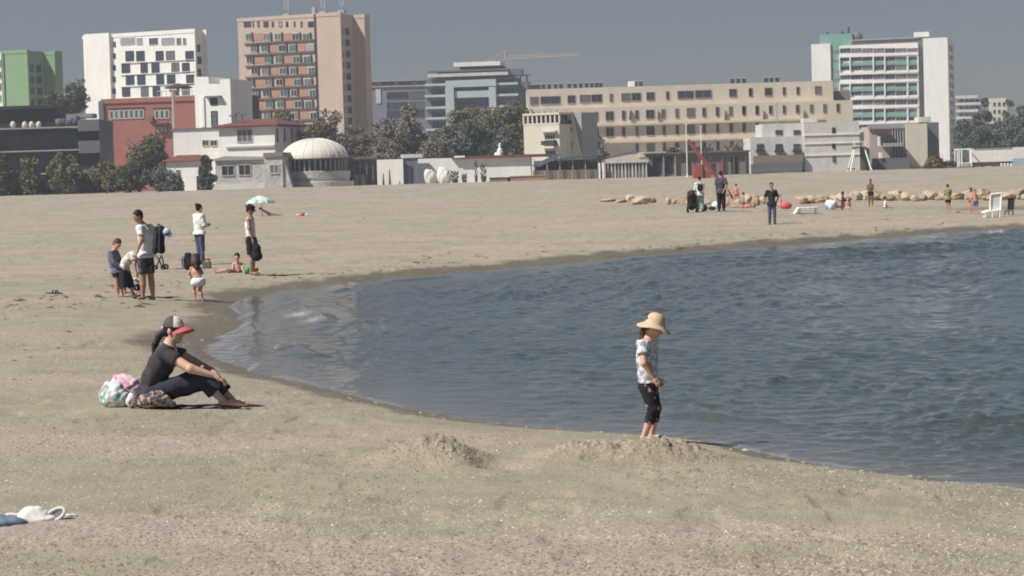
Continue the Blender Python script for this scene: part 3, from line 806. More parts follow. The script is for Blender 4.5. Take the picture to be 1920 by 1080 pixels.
# folded parasols, planters and pots standing along that wall
def cloth_heap(px0, px1, pyt, pyb, D, seed, label, m, name="covered_parasol", cat="parasol"):
    p = at((px0 + px1) / 2, pyb, D); s = D / FPX; w = (px1 - px0) * s / 2; h = (pyb - pyt) * s
    o = MB().lathe([(w, 0), (w * 1.12, h * .2), (w * 1.05, h * .45), (w * .85, h * .68), (w * .4, h * .86), (w * .22, h * .96), (0.03, h)], (0, 0, 0), 14)
    for i, v in enumerate(o.v):
        k = 1 + .13 * math.sin(5 * math.atan2(v[1], v[0]) + seed + 2.5 * v[2]) + .08 * math.sin(6 * v[2] + seed * 2); o.v[i] = (v[0] * k, v[1] * k, v[2])
    t = o.build(name, m, None, True); t.location = (p[0], p[1], p[2] - .1); return tag(t, label, cat, "covered heaps by the white wall")
0 and (800, 824, 314, 345, 345, 1, "left of two white covered heaps by the long white building", CANVAS)
0 and (818, 846, 311, 345, 346, 2, "right of two white covered heaps by the long white building", CANVAS)
def potted(px, pyt, pyb, w, D, label, seed):
    p = at(px, pyb, D); s = D / FPX; h = (pyb - pyt) * s
    t = empty("potted_plant", (p[0], p[1], p[2] - .1), 0, label, "plant", "potted plants by the white wall")
    MB().lathe([(w * s * .3, 0), (w * s * .45, h * .3), (w * s * .4, h * .3), (.02, h * .27)], (0, 0, 0), 10).build("pot", mat("plant_pot", (.12, .08, .07), .9, .2, 4), t)
    m = MB()
    for k in range(26):
        a = seed + k * 2.4; r = w * s * .5; zz = h * (.3 + .65 * ((k * 37) % 26) / 26)
        m.add([(0, 0, zz * .8), (r * math.cos(a), r * math.sin(a), zz), (r * .9 * math.cos(a + .5), r * .9 * math.sin(a + .5), zz + .2)], [(0, 1, 2)])
    m.build("leaves", mat("pot_leaves", (.10, .075, .06), .95, .3, 4), t)
potted(853, 318, 342, 16, 347, "bushy brown potted plant right of the white heaps", 1)
potted(871, 324, 341, 11, 347, "round dark potted plant near the middle of the long white wall", 2)
potted(893, 297, 341, 7, 347, "thin upright potted plant against the long white wall", 3)
potted(907, 303, 340, 13, 347, "tall potted plant at the right end of the white wall", 4)

t = empty("beacon_tower", at(938, 304, 355), 0, "small white round turret standing over the long white wall", "tower")
hz = lambda py: (304 - py) * 355 / FPX
MB().lathe([(.48, 0), (.48, hz(285)), (.42, hz(284)), (.42, hz(281)), (.22, hz(278)), (.18, hz(270)), (.03, hz(268))], (0, 0, 0), 18).build("shaft", WHITE, t)
MB().lathe([(.26, 0), (.26, hz(289)), (.1, hz(286)), (.02, hz(285))], (-.62, .3, 0), 12).build("turret", WHITE, t)

# ---------------------------------------------------------------- offices behind the trees
b = Building("office_building", "grey office block half hidden between the peach hotel and the glass office", 690, 720, 0)
X1 = b.F(806, 180)[0]; zf = lambda py, px=750: b.F(px, py)[1]
MB().box(0, X1, 0, 16, 0, zf(163)).build("wall", mat("lilac_grey_cladding", (.24, .235, .29), .8, .06, .4), b.t)
MB().box(-.3, X1 + .4, -.4, 16, zf(163) + .003, zf(160)).build("floor_edge", GREY_L, b.t)
MB().box(1, X1 - .6, 1.5, 15, zf(160) + .003, zf(152)).build("penthouse", GREY_R, b.t)
MB().box(.6, X1, .8, 15.5, zf(152) + .003, zf(149)).build("roof", GREY_L, b.t)
for a in (172, 191, 207): b.window((725, a, 766, a + 14), GLASS, GREY_R, bars=(3, 0)); b.window((768, a - 1, 796, a + 13), GLASS, GREY_R, bars=(2, 0))
b.slab("white_panel", WHITE_OLD, (705, 167, 714, 194), -.2, .05)
for k in range(9): b.window((706 + 11 * k, 153, 715 + 11 * k, 159), GLASS if k % 3 else GLASS_L, FRAME_D, y=1.5, bars=(0, 0))

b = Building("office_building", "stepped glass office with a pale blue portal frame and roof plant", 803, 700, -6)
X1 = b.F(966, 190)[0]; Xe = b.F(988, 190)[0]; zf = lambda py, px=880: b.F(px, py)[1]
MB().box(0, X1, .8, 18, 0, zf(146)).build("wall", GREY_R, b.t)
MB().box(X1 + .003, Xe, 4, 18, 0, zf(152, 980)).build("side_wing", GREY_R, b.t)
for py in (159, 180, 202, 222, 243): MB().box(-.2, b.F(838, py)[0], -1, .797, zf(py + 2.2, 820), zf(py - 2.2, 820)).build("floor_edge", MINT, b.t)
for py in (157, 178, 199, 218): MB().box(b.F(931, py)[0], X1 + 1, -1, .797, zf(py + 2.2, 950), zf(py - 2.2, 950)).build("floor_edge", MINT, b.t)
for k, py in enumerate((149, 166, 187, 208, 228)):
    b.window((810, py, 838, py + 14), GLASS, GREY_R, y=.8, bars=(3, 0))
    b.window((931, py - 2, 965, py + 11), GLASS, GREY_R, y=.8, bars=(3, 0))
b.slab("portal", MINT, (837, 150, 931, 163), -1.6, .9)
b.slab("portal_leg", MINT, (837, 163.3, 853, 248), -1.6, .9); b.slab("portal_leg", MINT, (918, 163.3, 931, 215), -1.6, .9)
b.slab("spandrel", MINT, (853.3, 170, 917.7, 183), -1.0, .9)
b.window((853, 163.5, 918, 170), GLASS, GREY_R, y=.3, bars=(6, 0)); b.window((853, 184, 918, 204), GLASS_V, GREY_R, y=.3, bars=(5, 0)); b.window((853, 206, 918, 224), GLASS_V, GREY_R, y=.3, bars=(5, 0))
b.slab("terrace", WHITE_OLD, (803, 137, 953, 143), -1.5, 17)
b.slab("penthouse", GREY_R, (818, 130.5, 950, 136.7), 2, 16); b.slab("fascia", GREY_R, (803, 131, 953, 134), -1.2, 1.9)
b.slab("roof", WHITE, (848, 115, 936, 123), 3, 14); b.slab("plant_room", DARK_R, (860, 123.3, 940, 130.3), 4, 13)
for k in range(10): b.window((822 + 13 * k, 143.5, 832 + 13 * k, 148), GLASS, GREY_R, y=.8, bars=(0, 0), t=.06)
for xx in (958, 972, 984): MB().bar((b.F(xx, 145)[0], 6, zf(152, 980)), (b.F(xx, 145)[0], 6, zf(139, 980)), .2).build("pergola_post", DARK_R, b.t)
b.slab("pergola_beam", DARK_R, (955, 139, 992, 141), 5.8, 6.2)
b.slab("roof_cabinet", GREY_R, (953, 128, 976, 140), 4, 9)

# tower crane far behind
t = empty("tower_crane", at(952, 250, 950), 0, "pale tower crane with a long jib rising behind the glass office", "crane")
s_ = 950 / FPX; hz = lambda py: (250 - py) * s_
CR = mat("crane_paint", (.40, .34, .30), .8, .1, 1)
m = MB(); w = .9
for a, c in ((-w, -w), (w, -w), (w, w), (-w, w)): m.bar((a, c, 0), (a, c, hz(112)), .16, .16, 4)
for k in range(14):
    z0 = hz(250) + k * hz(112) / 14; z1 = z0 + hz(112) / 14; q = 1 if k % 2 else -1
    m.bar((-w * q, -w, z0), (w * q, -w, z1), .1, .1, 4).bar((-w * q, w, z0), (w * q, w, z1), .1, .1, 4)
m.build("mast", CR, t)
L0, L1 = -30 * s_, 140 * s_; m = MB(); zj = hz(113.5)
for yy in (-.7, .7): m.bar((L0, yy, zj), (L1, yy, zj + 1.0), .2, .16, 4)
m.bar((0, 0, zj + 1.5), (L1, 0, zj + 1.9), .2, .15, 4)
for k in range(26):
    x0 = L1 * k / 26; x1 = L1 * (k + .5) / 26; x2 = L1 * (k + 1) / 26
    m.bar((x0, -.7, zj + k / 26), (x1, 0, zj + 1.6), .1, .1, 4).bar((x1, 0, zj + 1.6), (x2, -.7, zj + k / 26), .1, .1, 4)
m.build("jib", CR, t)
MB().bar((0, 0, zj), (0, 0, zj + 4.2), .5, .2, 6).bar((0, 0, zj + 4), (L1 * .62, 0, zj + 2), .1, .1, 4).bar((0, 0, zj + 4), (L0, 0, zj + .4), .1, .1, 4).build("apex", CR, t)
MB().box(L0 - 1.5, L0 + 2.5, -1.1, 1.1, zj - 1.6, zj + .5).build("counterweight", GREY_L, t)
MB().box(.8, 2.8, -2.3, -.8, zj - 2.6, zj - .2).build("cab", GLASS_L, t)

# ---------------------------------------------------------------- villa
b = Building("villa", "cream four storey villa with a roof loggia, in front of the long sand coloured hotel", 984, 382, -30)
X1 = b.F(1049, 250)[0]; zf = lambda py, px=1015: b.F(px, py)[1]; De = b.side_y(1105, X1)
MB().box(0, X1, 0, De, 0, zf(234)).build("wall", CREAM, b.t)
m = MB().box(-.1, X1 + .1, -.1, De, zf(216), zf(212)); m.build("roof", CREAM, b.t)
MB().box(.3, X1 - .2, 1.2, De - .2, zf(234) + .003, zf(216) - .003).build("loggia_wall", GLASS, b.t)
for k in range(9): MB().box(X1 * k / 8 - .12, X1 * k / 8 + .12, 0, .3, zf(231), zf(216) - .003).build("column", CREAM, b.t)
MB().box(-.05, X1 + .05, -.05, .35, zf(234) + .003, zf(231) - .003).build("railing", CREAM, b.t)
b.window((1021, 252, 1042, 263), GLASS, FRAME, bars=(3, 0)); b.slab("awning", WHITE_OLD, (1018, 245, 1045, 248), -.8, .05)
b.slab("balcony", FRAME_D, (1020, 264, 1044, 272), -1, .05); b.slab("balcony", CREAM, (1020, 274, 1044, 278), -1.1, .05)
b.window((1022, 281, 1043, 292), GLASS_V, FRAME, bars=(2, 0))
for k, (py, pp) in enumerate(((215, 1064), (215, 1068), (238, 1069), (266, 1070))):
    yy = b.side_y(pp, X1, py)
    f = MB().box(X1 - .02, X1 + .1, yy, yy + .1, zf(py + 9, 1070), zf(py, 1070)).box(X1 - .02, X1 + .1, yy + .9, yy + 1, zf(py + 9, 1070), zf(py, 1070)).box(X1 - .02, X1 + .1, yy + .1, yy + .9, zf(py + 1, 1070), zf(py, 1070))
    o = f.build("window", FRAME, b.t); MB().box(X1 - .01, X1 + .05, yy + .05, yy + .95, zf(py + 9, 1070), zf(py + .5, 1070)).build("pane", GLASS, o)
# stair tower fin catching the sun
yy = b.side_y(1072, X1); 
MB().prism([(X1 + .003, 0), (X1 + 1.6, 0), (X1 + 1.6, zf(300)), (X1 + .003, zf(210))], yy, yy + .5).build("buttress", CREAM, b.t)
MB().box(X1 + .003, X1 + 1.5, yy + .6, De, 0, zf(212)).build("stair_tower", GREY_L, b.t)
m = MB()
for k in range(5): m.box(k * 1.1 + .6, k * 1.1 + 1.0, 1, 1.3, zf(212), zf(207 + k % 2 * 2))
m.build("chimney", GREY_L, b.t)

# ---------------------------------------------------------------- long sand coloured hotel
b = Building("hotel", "long sand coloured terraced hotel with rows of narrow windows", 992, 475, 0)
zf = lambda py, px=1300: b.F(px, py)[1]
hx = lambda x: x / 4.3636 + 980
hy = lambda y: y / 4.365 + 120
def h_z(px, y_left, x_left, y_right, x_right):   # heights that follow the roofline
    return y_left + (y_right - y_left) * (px - x_left) / (x_right - x_left)
X0, Xt, X2 = 0, b.F(1565, 170)[0], b.F(1600, 220)[0]
Xm = b.F(1095, 220)[0]; Xl = b.F(1105, 250)[0]
roof_z = zf(158, 1300); t1 = zf(196, 1300); t2 = zf(230, 1300); t3 = zf(262, 1300)
MB().box(X0, Xt, 2.2, 20, 0, roof_z).build("top_wall", SAND_R, b.t)
MB().box(Xm - 12, X2, .4, 22, 0, t1).build("wall", SAND_R, b.t)
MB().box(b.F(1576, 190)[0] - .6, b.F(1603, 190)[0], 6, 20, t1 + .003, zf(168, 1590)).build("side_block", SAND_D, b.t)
# terrace slabs with overhanging parapets
for z0, z1, out in ((t2 - .6, t2 + .25, .5), (t3 - .6, t3 + .25, .6)):
    MB().box(Xl - 1, b.F(1545, 240)[0], -out, .397, z1 - .42, z1).build("balcony", SAND_R, b.t)
def hrow(ytop_l, ytop_r, h, items, y):
    for a, c in items:
        xm = (a + c) / 2; yt = ytop_l + (ytop_r - ytop_l) * (xm - 0) / 1920
        b.window((hx(a), hy(yt), hx(c), hy(yt + h)), GLASS if (a * 7) % 5 else GLASS_V, SAND_D, y=y, bars=(0 if c - a < 45 else 1, 0), t=.12)
top = [(60, 130), (145, 308), (366, 432), (466, 556), (562, 650), (712, 738), (806, 885), (892, 968), (1012, 1080), (1172, 1200), (1265, 1400), (1410, 1545), (1688, 1752), (1850, 1878)]
hrow(272, 195, 66, top, 2.2)
hrow(258, 200, 60, [(655, 708), (745, 800), (1145, 1168), (1205, 1260), (1552, 1630)], 2.2) if False else None
r2 = [(585, 618), (678, 745), (810, 842), (920, 950), (1008, 1078), (1135, 1168), (1248, 1278), (1342, 1410), (1468, 1500), (1578, 1608), (1688, 1718), (1795, 1825), (1905, 1930)]
hrow(415, 338, 76, r2, .4)
r3 = [(598, 625), (682, 748), (812, 842), (922, 950), (1012, 1080), (1145, 1170), (1252, 1280), (1344, 1412), (1472, 1500), (1582, 1610), (1690, 1722), (1797, 1828), (1908, 1932)]
hrow(545, 478, 76, r3, .4)
r4 = [(924, 952), (1014, 1084), (1146, 1174), (1246, 1282), (1350, 1412), (1474, 1502), (1584, 1612), (1697, 1725), (1803, 1832)]
hrow(672, 628, 74, r4, .4)
q = lambda x: x / 3.5556 + 1380
p_ = lambda y: y / 3.5567 + 40
for a, c in ((85, 110), (190, 242), (310, 332), (402, 424), (525, 570)): b.window((q(a), p_(448 - a * .03), q(c), p_(502 - a * .03)), GLASS, SAND_D, y=2.2, bars=(0, 0), t=.12)
for a, c in ((40, 64), (130, 152), (218, 243), (310, 332), (398, 422), (492, 516), (580, 604), (668, 692)): b.window((q(a), p_(568 - a * .03), q(c), p_(625 - a * .03)), GLASS, SAND_D, y=.4, bars=(0, 0), t=.12)
for px in (1181, 1234, 1360, 1432, 1508, 1425 - 242 + 0): 
    f = MB(); x0, z0 = b.F(px, 215); f.prism([(x0 - .2, z0 - .9), (x0 + .2, z0 - .9), (x0 + .05, z0 + .9)], -.05, .397); f.build("wall_lamp", mat("bronze_fin", (.17, .12, .06), .7, .1, 2), b.t)
b.slab("porch", CREAM, (1197, 285, 1256, 294), -2.2, .3)
# solar collectors on the roof: each a thing of its own
proto = None
xs = [997, 1004, 1011, 1020, 1031, 1043, 1053, 1069, 1080, 1091, 1102, 1112, 1121, 1129, 1186, 1195, 1205, 1379, 1390, 1401, 1443, 1453, 1464]
for i, px in enumerate(xs):
    x0, z0 = b.F(px, 165); w = 1.0; zz = roof_z + b.O[2]
    if proto is None:
        t = empty("rooftop_unit", (0, 0, 0), 0, "dark rooftop unit in the row on the sand coloured hotel's roof", "rooftop unit", "rooftop units on the sand coloured hotel")
        MB().box(-.36, .36, -.3, .3, .1, 1.15).build("casing", FRAME_D, t, bevel=.04)
        MB().lathe([(.02, -.4), (.16, -.4), (.16, .4), (.02, .4)], (0, 0, 1.22), 10, Matrix.Rotation(math.pi / 2, 3, 'Y')).build("tank", METAL, t)
        proto = t
    else: t = copy_tree(proto)
    if px > 1170: t["label"] = ("one of three dark rooftop units in the middle of the hotel roof" if px < 1300 else "one of three dark rooftop units left of the antenna end of the hotel roof" if px < 1420 else "one of the three rightmost dark rooftop units on the hotel roof")
    t.location = (b.O[0] + x0, b.O[1] + 6, zz - .1)
t = MB().box(-.7, .7, -.3, .3, 0, 1.1).build("water_tank", WHITE, None, bevel=.15); t.location = (b.O[0] + b.F(1186, 158)[0], b.O[1] + 4, roof_z + b.O[2] - .05); tag(t, "bright white box tank on the sand coloured hotel's roof", "tank")

# ---------------------------------------------------------------- white stepped building at the right
b = Building("beach_building", "white stepped concrete building with few small windows right of the hotel terraces", 1408, 372, 0)
zf = lambda py, px=1500: b.F(px, py)[1]; xr = lambda px: b.F(px, 270)[0]
MB().box(xr(1408), xr(1508), .6, 12, -.5, zf(256, 1458)).build("lower_wall", WHITE_OLD, b.t)
MB().box(xr(1432), xr(1508), 2.2, 12, zf(256, 1458) + .003, zf(231, 1470)).build("upper_wall", WHITE_OLD, b.t)
MB().box(xr(1508) + .003, xr(1612), 0, 12, -.5, zf(229, 1560)).build("wall", WHITE_OLD, b.t)
MB().box(xr(1605) + .5, xr(1622), .8, 11, -.5, zf(248, 1613)).build("side_wall", WHITE_OLD, b.t)
for py in (252, 268, 290): MB().box(xr(1508) + .003, xr(1612) + .05, -.16, -.003, zf(py + 1.2, 1560), zf(py - 1.2, 1560)).build("ledge", WHITE, b.t)
for px, py in ((1563, 239), (1563, 267), (1564, 293)): b.window((px - 3, py, px + 3, py + 11), GLASS, FRAME_D, bars=(0, 0))
for px in (1460, 1494): b.window((px - 6, 244, px + 7, 253), GLASS_T, FRAME_D, y=2.2)
for px in (1425, 1460, 1494):
    b.window((px - 6, 270, px + 7, 285), GLASS_T, FRAME_D, y=.6); b.slab("balcony", FRAME_D, (px - 8, 281, px + 9, 285.5), -.1, .55, at_y=.6)
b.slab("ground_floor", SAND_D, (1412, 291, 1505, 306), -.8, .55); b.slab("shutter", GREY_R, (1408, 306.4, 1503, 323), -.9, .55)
b.slab("roof_box", WHITE_OLD, (1510, 221, 1537, 228.8), 3, 6)
m = MB().bar((xr(1465), 5, zf(231, 1470)), (xr(1465), 5, zf(190, 1465)), .09, .05, 5)
for k in range(4): m.bar((xr(1465) - .8 + .15 * k, 5, zf(216 - 7 * k, 1465)), (xr(1465) + .8 - .15 * k, 5, zf(216 - 7 * k, 1465)), .05, .05, 4)
m.build("antenna", METAL, b.t)

# ---------------------------------------------------------------- pink beige building
b = Building("beach_building", "pink beige building with barred windows and a blank cream wall below the teal tower", 1632, 386, 0)
zf = lambda py, px=1690: b.F(px, py)[1]; xr = lambda px: b.F(px, 270)[0]
PINK = mat("pink_render", (.52, .42, .37), .9, .08, .8)
MB().box(xr(1632), xr(1699), .8, 10, 0, zf(236, 1665)).build("wall", PINK, b.t)
MB().box(xr(1699) + .003, xr(1739), 0, 10, 0, zf(232, 1720)).build("blank_wall", CREAM, b.t)
MB().box(xr(1739) + .003, xr(1764), 1.5, 10, 0, zf(229, 1750)).build("side_wall", GREY_R, b.t)
MB().box(xr(1632) - .2, xr(1699), .4, .797, zf(241, 1665), zf(233, 1665)).build("parapet", GREY_L, b.t)
b.slab("roof_box", CREAM, (1728, 218, 1752, 228), 3, 7)
for k in range(5):
    f = MB().box(xr(1674 + 5 * k), xr(1675.2 + 5 * k), .5, .82, zf(300, 1685), zf(243, 1685)); f.build("window_bar", FRAME, b.t)
b.slab("dark_opening", GLASS_V, (1673, 244, 1697, 300), .7, .85)
b.slab("canopy", DARK_R, (1646, 252, 1672, 262), -.6, .75); b.slab("terrace", GREY_L, (1655, 268, 1690, 275), -2, .75); b.slab("terrace", GREY_R, (1636, 296, 1703, 318), -1.6, .7)
b.slab("pillar", WHITE, (1645, 256, 1649, 274), -.9, -.3); b.slab("pillar", WHITE, (1646, 286, 1651, 297), -1.9, -1.0)

# ---------------------------------------------------------------- right-hand hotel tower
b = Building("hotel_tower", "white hotel tower with teal bands and dark window rows at the right", 1526, 740, -14)
zf = lambda py, px=1650: b.F(px, py)[1]; xr = lambda px, py=150: b.F(px, py)[0]
u = lambda x: x / 3.5556 + 1380
v = lambda y: y / 3.5567 + 40
Xl, Xg, Xw0, Xw1, X1 = 0, xr(u(632)), xr(u(690)), xr(u(1215)), xr(u(1415))
De = b.side_y(1790, X1, 150)
MB().box(Xl, Xg, .5, 16, 0, zf(v(150), 1540)).build("stair_wall", WHITE, b.t)
MB().box(xr(u(555)), xr(u(775)), 3, 14, zf(v(150), 1540) - 4, zf(v(80), 1570)).build("lift_tower", TEAL, b.t)
MB().box(Xg + .003, Xw0, 1.2, 16, 0, zf(v(150), 1565)).build("teal_wall", TEAL, b.t)
MB().box(Xw0 + .003, Xw1, 1.2, 16, 0, zf(v(150), 1650)).build("wall", WHITE, b.t)
MB().box(xr(u(770)), Xw1, 3, 14, zf(v(150), 1650) + .003, zf(v(118), 1660)).build("roof_storey", GREY_R, b.t)
MB().box(xr(u(770)), Xw1 + .2, 2.4, 14.4, zf(v(118), 1660) + .003, zf(v(110), 1660)).build("roof", GREY_L, b.t)
MB().box(Xw1 + .003, xr(u(1252)), 2.5, 16, 0, zf(v(120), 1730)).build("recess_wall", GREY_R, b.t)
MB().box(xr(u(1252)) + .003, X1, 0, De, 0, zf(v(110), 1755)).build("gable_wall", WHITE, b.t)
b.slab("roof_box", WHITE, (u(1180), v(68), u(1280), v(100)), 3, 8)
for k in range(5):
    z0 = v(165 + 62 * k) 
for k in range(7):     # stair windows in the teal strip
    for a in (640, 658, 676): b.window((u(a), v(190 + 62 * k), u(a + 12), v(212 + 62 * k)), GLASS, FRAME, y=1.2, bars=(0, 0), t=.08)
def band(y0, y1, m, out, nm, x0=690, x1=1215): b.slab(nm, m, (u(x0), v(y0), u(x1), v(y1)), 1.2 - out, 1.25, at_y=1.2 - out)
for y0, y1 in ((215, 232), (332, 350), (392, 410), (500, 518), (562, 580), (668, 684)): band(y0, y1, WHITE, .7, "floor_edge")
for y0, y1 in ((268, 290), (440, 462), (612, 636)): band(y0, y1, TEAL, .5, "teal_band")
for y0, y1, nb in ((178, 212, 20), (236, 266, 13), (292, 328, 13), (352, 388, 13), (412, 438, 13), (464, 496, 13), (522, 558, 13), (584, 610, 13), (638, 664, 13), (690, 720, 13)):
    for k in range(7):
        a = 692 + 74.7 * k; b.window((u(a), v(y0), u(a + 73), v(y1)), GLASS, FRAME, y=1.2, bars=(2, 0), t=.10)
for a in (690, 760, 915, 992, 1145, 1212):
    for y0, y1 in ((232, 332), (410, 500), (580, 668)): b.slab("mullion", WHITE, (u(a - 4), v(y0), u(a + 4), v(y1)), .3, 1.22, at_y=.3)
for k in range(11):
    z1 = zf(v(150 + 62 * k), 1790) 
    if z1 > 3:
        f = MB().box(X1 - .02, X1 + .15, De * .25, De * .75, z1 - 1.6, z1 - 1.5).box(X1 - .02, X1 + .15, De * .25, De * .75, z1 - .1, z1)
        o = f.build("window", GREY_L, b.t); MB().box(X1 - .01, X1 + .06, De * .25, De * .75, z1 - 1.5, z1 - .1).build("pane", GLASS_V, o)
for a, hh in ((603, 60), (702, 58), (746, 32), (715, 70)):
    x0 = xr(u(a)); MB().bar((x0, 6, zf(v(150))), (x0, 6, zf(v(hh), 1560)), .18, .14, 6).box(x0 - .3, x0 + .3, 5.7, 5.95, zf(v(hh + 70), 1560), zf(v(hh + 5), 1560)).build("antenna", FRAME_D, b.t)
MB().blob((xr(u(805)), 5, zf(v(100), 1600)), (1.6, 1.6, 1.6), 10).build("satellite_dish", GREY_R, b.t, True)

# ---------------------------------------------------------------- distant block right of it
b = Building("apartment_block", "distant pale apartment block between the teal tower and the poplars", 1797, 900, -12)
zf = lambda py, px=1820: b.F(px, py)[1]; xr = lambda px: b.F(px, 200)[0]
MB().box(0, xr(1838), 0, 14, 0, zf(186)).build("wall", GREY_L, b.t)
for k in range(6): MB().box(-.5, xr(1834 + k % 2 * 5), -1.6, -.003, zf(184 + 13 * k), zf(179 + 13 * k)).build("balcony", WHITE_OLD, b.t)
for k in range(5):
    for a in (1800, 1810, 1820, 1829): b.window((a, 186 + 13 * k, a + 6, 191 + 13 * k), GLASS, FRAME_D, bars=(0, 0))
b = Building("apartment_block", "distant sandy apartment block glimpsed between the poplars at far right", 1858, 880, -10)
MB().box(0, b.F(1888, 220)[0], 0, 12, 0, b.F(1870, 184)[1]).build("wall", CREAM, b.t)
for k in range(6):
    for a in (1862, 1871, 1880): b.window((a, 192 + 14 * k, a + 5, 199 + 14 * k), GLASS, SAND_D, bars=(0, 0))

# ---------------------------------------------------------------- beach bar and fences
b = Building("beach_bar", "dark slate roofed beach bar of weathered boards in front of the villa", 1000, 348, 0)
zf = lambda py, px=1060: b.F(px, py)[1]; xr = lambda px: b.F(px, 310)[0]
MB().box(xr(1004), xr(1128), 2.5, 8, -.5, zf(300)).build("wall", WOOD_D, b.t)
MB().prism([(xr(996), zf(309)), (xr(1044), zf(288)), (xr(1056), zf(291)), (xr(1012), zf(311))], .2, 5).build("awning", SLATE_C, b.t)
MB().prism([(xr(1040), zf(300)), (xr(1132), zf(293)), (xr(1132), zf(289)), (xr(1040), zf(296))], -.2, 8).build("roof", mat("green_grey_canvas", (.10, .135, .13), .9, .2, .8), b.t)
MB().prism([(xr(1100), zf(302)), (xr(1192), zf(286)), (xr(1200), zf(290)), (xr(1108), zf(306))], .4, 5).build("awning", SLATE_C, b.t)
b.slab("counter", WOOD_D, (1000, 318, 1130, 340), .2, 2.2)
for k in range(18): b.slab("plank", TAN_W if k % 4 == 1 else WOOD_D if k % 2 else SAND_D, (1012 + 6.4 * k, 320 - k * .1, 1017.5 + 6.4 * k, 340), .05, .22)
for k in range(14): b.slab("slat", DARK_R if k % 2 else WOOD_D, (1066 + 4.6 * k, 300, 1068.4 + 4.6 * k, 318), .6, .8)
for k in range(6): b.slab("post", GREY_L, (1001 + 24 * k, 298, 1003 + 24 * k, 335), .25, .45)
t = MB().box(-2.7, 2.7, -.6, .6, 0, .75).box(-2.5, 2.5, -.7, .7, .75, .9).build("stacked_boards", TAN_W, None, bevel=.04); t.location = at(987, 341, 343); tag(t, "long tan stack of boards in front of the beach bar", "boards")
t = MB().box(-1.5, 1.5, -.6, .6, 0, .7).box(-1.6, 1.6, -.7, .7, .7, .82).build("stacked_boards", mat("grey_boards", (.24, .2, .18), .9, .2, 1), None, bevel=.04); t.location = at(938, 343, 343); tag(t, "short grey brown stack of boards at the end of the long white wall", "boards")

b = Building("beach_pavilion", "white slatted open pavilion with striped screens right of the beach bar", 1138, 346, 0)
zf = lambda py, px=1178: b.F(px, py)[1]; xr = lambda px: b.F(px, 310)[0]
MB().box(0, xr(1216), -.2, 5, zf(305), zf(300)).build("roof", WHITE_OLD, b.t)
for k in range(12): b.slab("slat", WHITE_OLD if k % 3 else GREY_L, (1139 + 6.5 * k, 305.3, 1141.6 + 6.5 * k, 335), 0, .12)
b.slab("screen", GREY_L, (1141, 318, 1214, 335), .2, .3); b.slab("rear_wall", GREY_R, (1138, 305.3, 1216, 335), 4, 4.8)
for px in (1124, 1131): MB().bar((xr(px), -.5, -.3), (xr(px), -.5, zf(305, px)), .14).build("post", WHITE, b.t)

b = Building("pergola", "long grey brown screened pergola with dark openings left of the white stepped building", 1216, 350, 0)
zf = lambda py, px=1310: b.F(px, py)[1]; xr = lambda px: b.F(px, 310)[0]
GB = mat("grey_brown_reed", (.21, .20, .185), .95, .22, .8, streak=(1, 1, .2))
MB().box(0, xr(1406), 1, 8, -.5, zf(287)).build("wall", GB, b.t)
MB().box(-.3, xr(1408), .4, 8.4, zf(287) + .003, zf(284)).build("roof", WOOD_D, b.t)
for k in range(9): b.slab("post", GREY_L if k in (1, 2) else WOOD_D, (1222 + 22 * k, 288, 1224 + 22 * k, 331), .6, .9)
for a, c in ((1226, 1240), (1248, 1262), (1372, 1384)): b.slab("opening", GLASS, (a, 294, c, 326), .93, 1.02)

# ---------------------------------------------------------------- kiosk and frames on the right
b = Building("kiosk", "long white canvas sided beach kiosk at the far right", 1823, 352, -4)
zf = lambda py, px=1870: b.F(px, py)[1]; xr = lambda px: b.F(px, 300)[0]
MB().box(0, xr(1990), 0, 6, zf(303), zf(277)).build("canvas", CANVAS, b.t)
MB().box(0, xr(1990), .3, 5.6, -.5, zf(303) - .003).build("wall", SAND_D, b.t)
b.slab("roof_edge", FRAME_D, (1823, 273, 1895, 276), -.2, 6)
b.slab("panel", mat("pale_blue_board", (.38, .47, .52), .8, .1, .7), (1897, 296, 1990, 317), -1.2, -.9)
for k in range(5): b.slab("leg", WHITE, (1875 + 6 * k, 306, 1878 + 6 * k, 318), -.9, -.6)
b.slab("bench", CREAM, (1835, 312, 1858, 316), -.9, -.4)
t = empty("steel_frame", at(1809, 320, 350), 0, "white open steel frame with a red lower panel beside the kiosk", "frame")
s_ = 350 / FPX; m = MB(); w = 13 * s_; h = 40 * s_
for x in (-w, -w * .75, -w * .4, w): m.bar((x, 0, 0), (x, 0, h), .09, .09, 6)
for x in (-w, w): m.bar((x, 2, 0), (x, 2, h), .09, .09, 6).bar((x, 0, h), (x, 2, h), .09)
m.bar((-w, 0, h), (w, 0, h), .1).bar((-w, 0, h * .35), (w, 0, h * .35), .08).bar((-w, 2, h), (w, 2, h), .08).build("posts", WHITE, t)
MB().box(-w, w, -.1, .1, 0, h * .2).build("panel", RED_P, t); MB().box(-w * .3, w, 1.8, 1.9, h * .35, h * .95).build("screen", GREY_R, t)

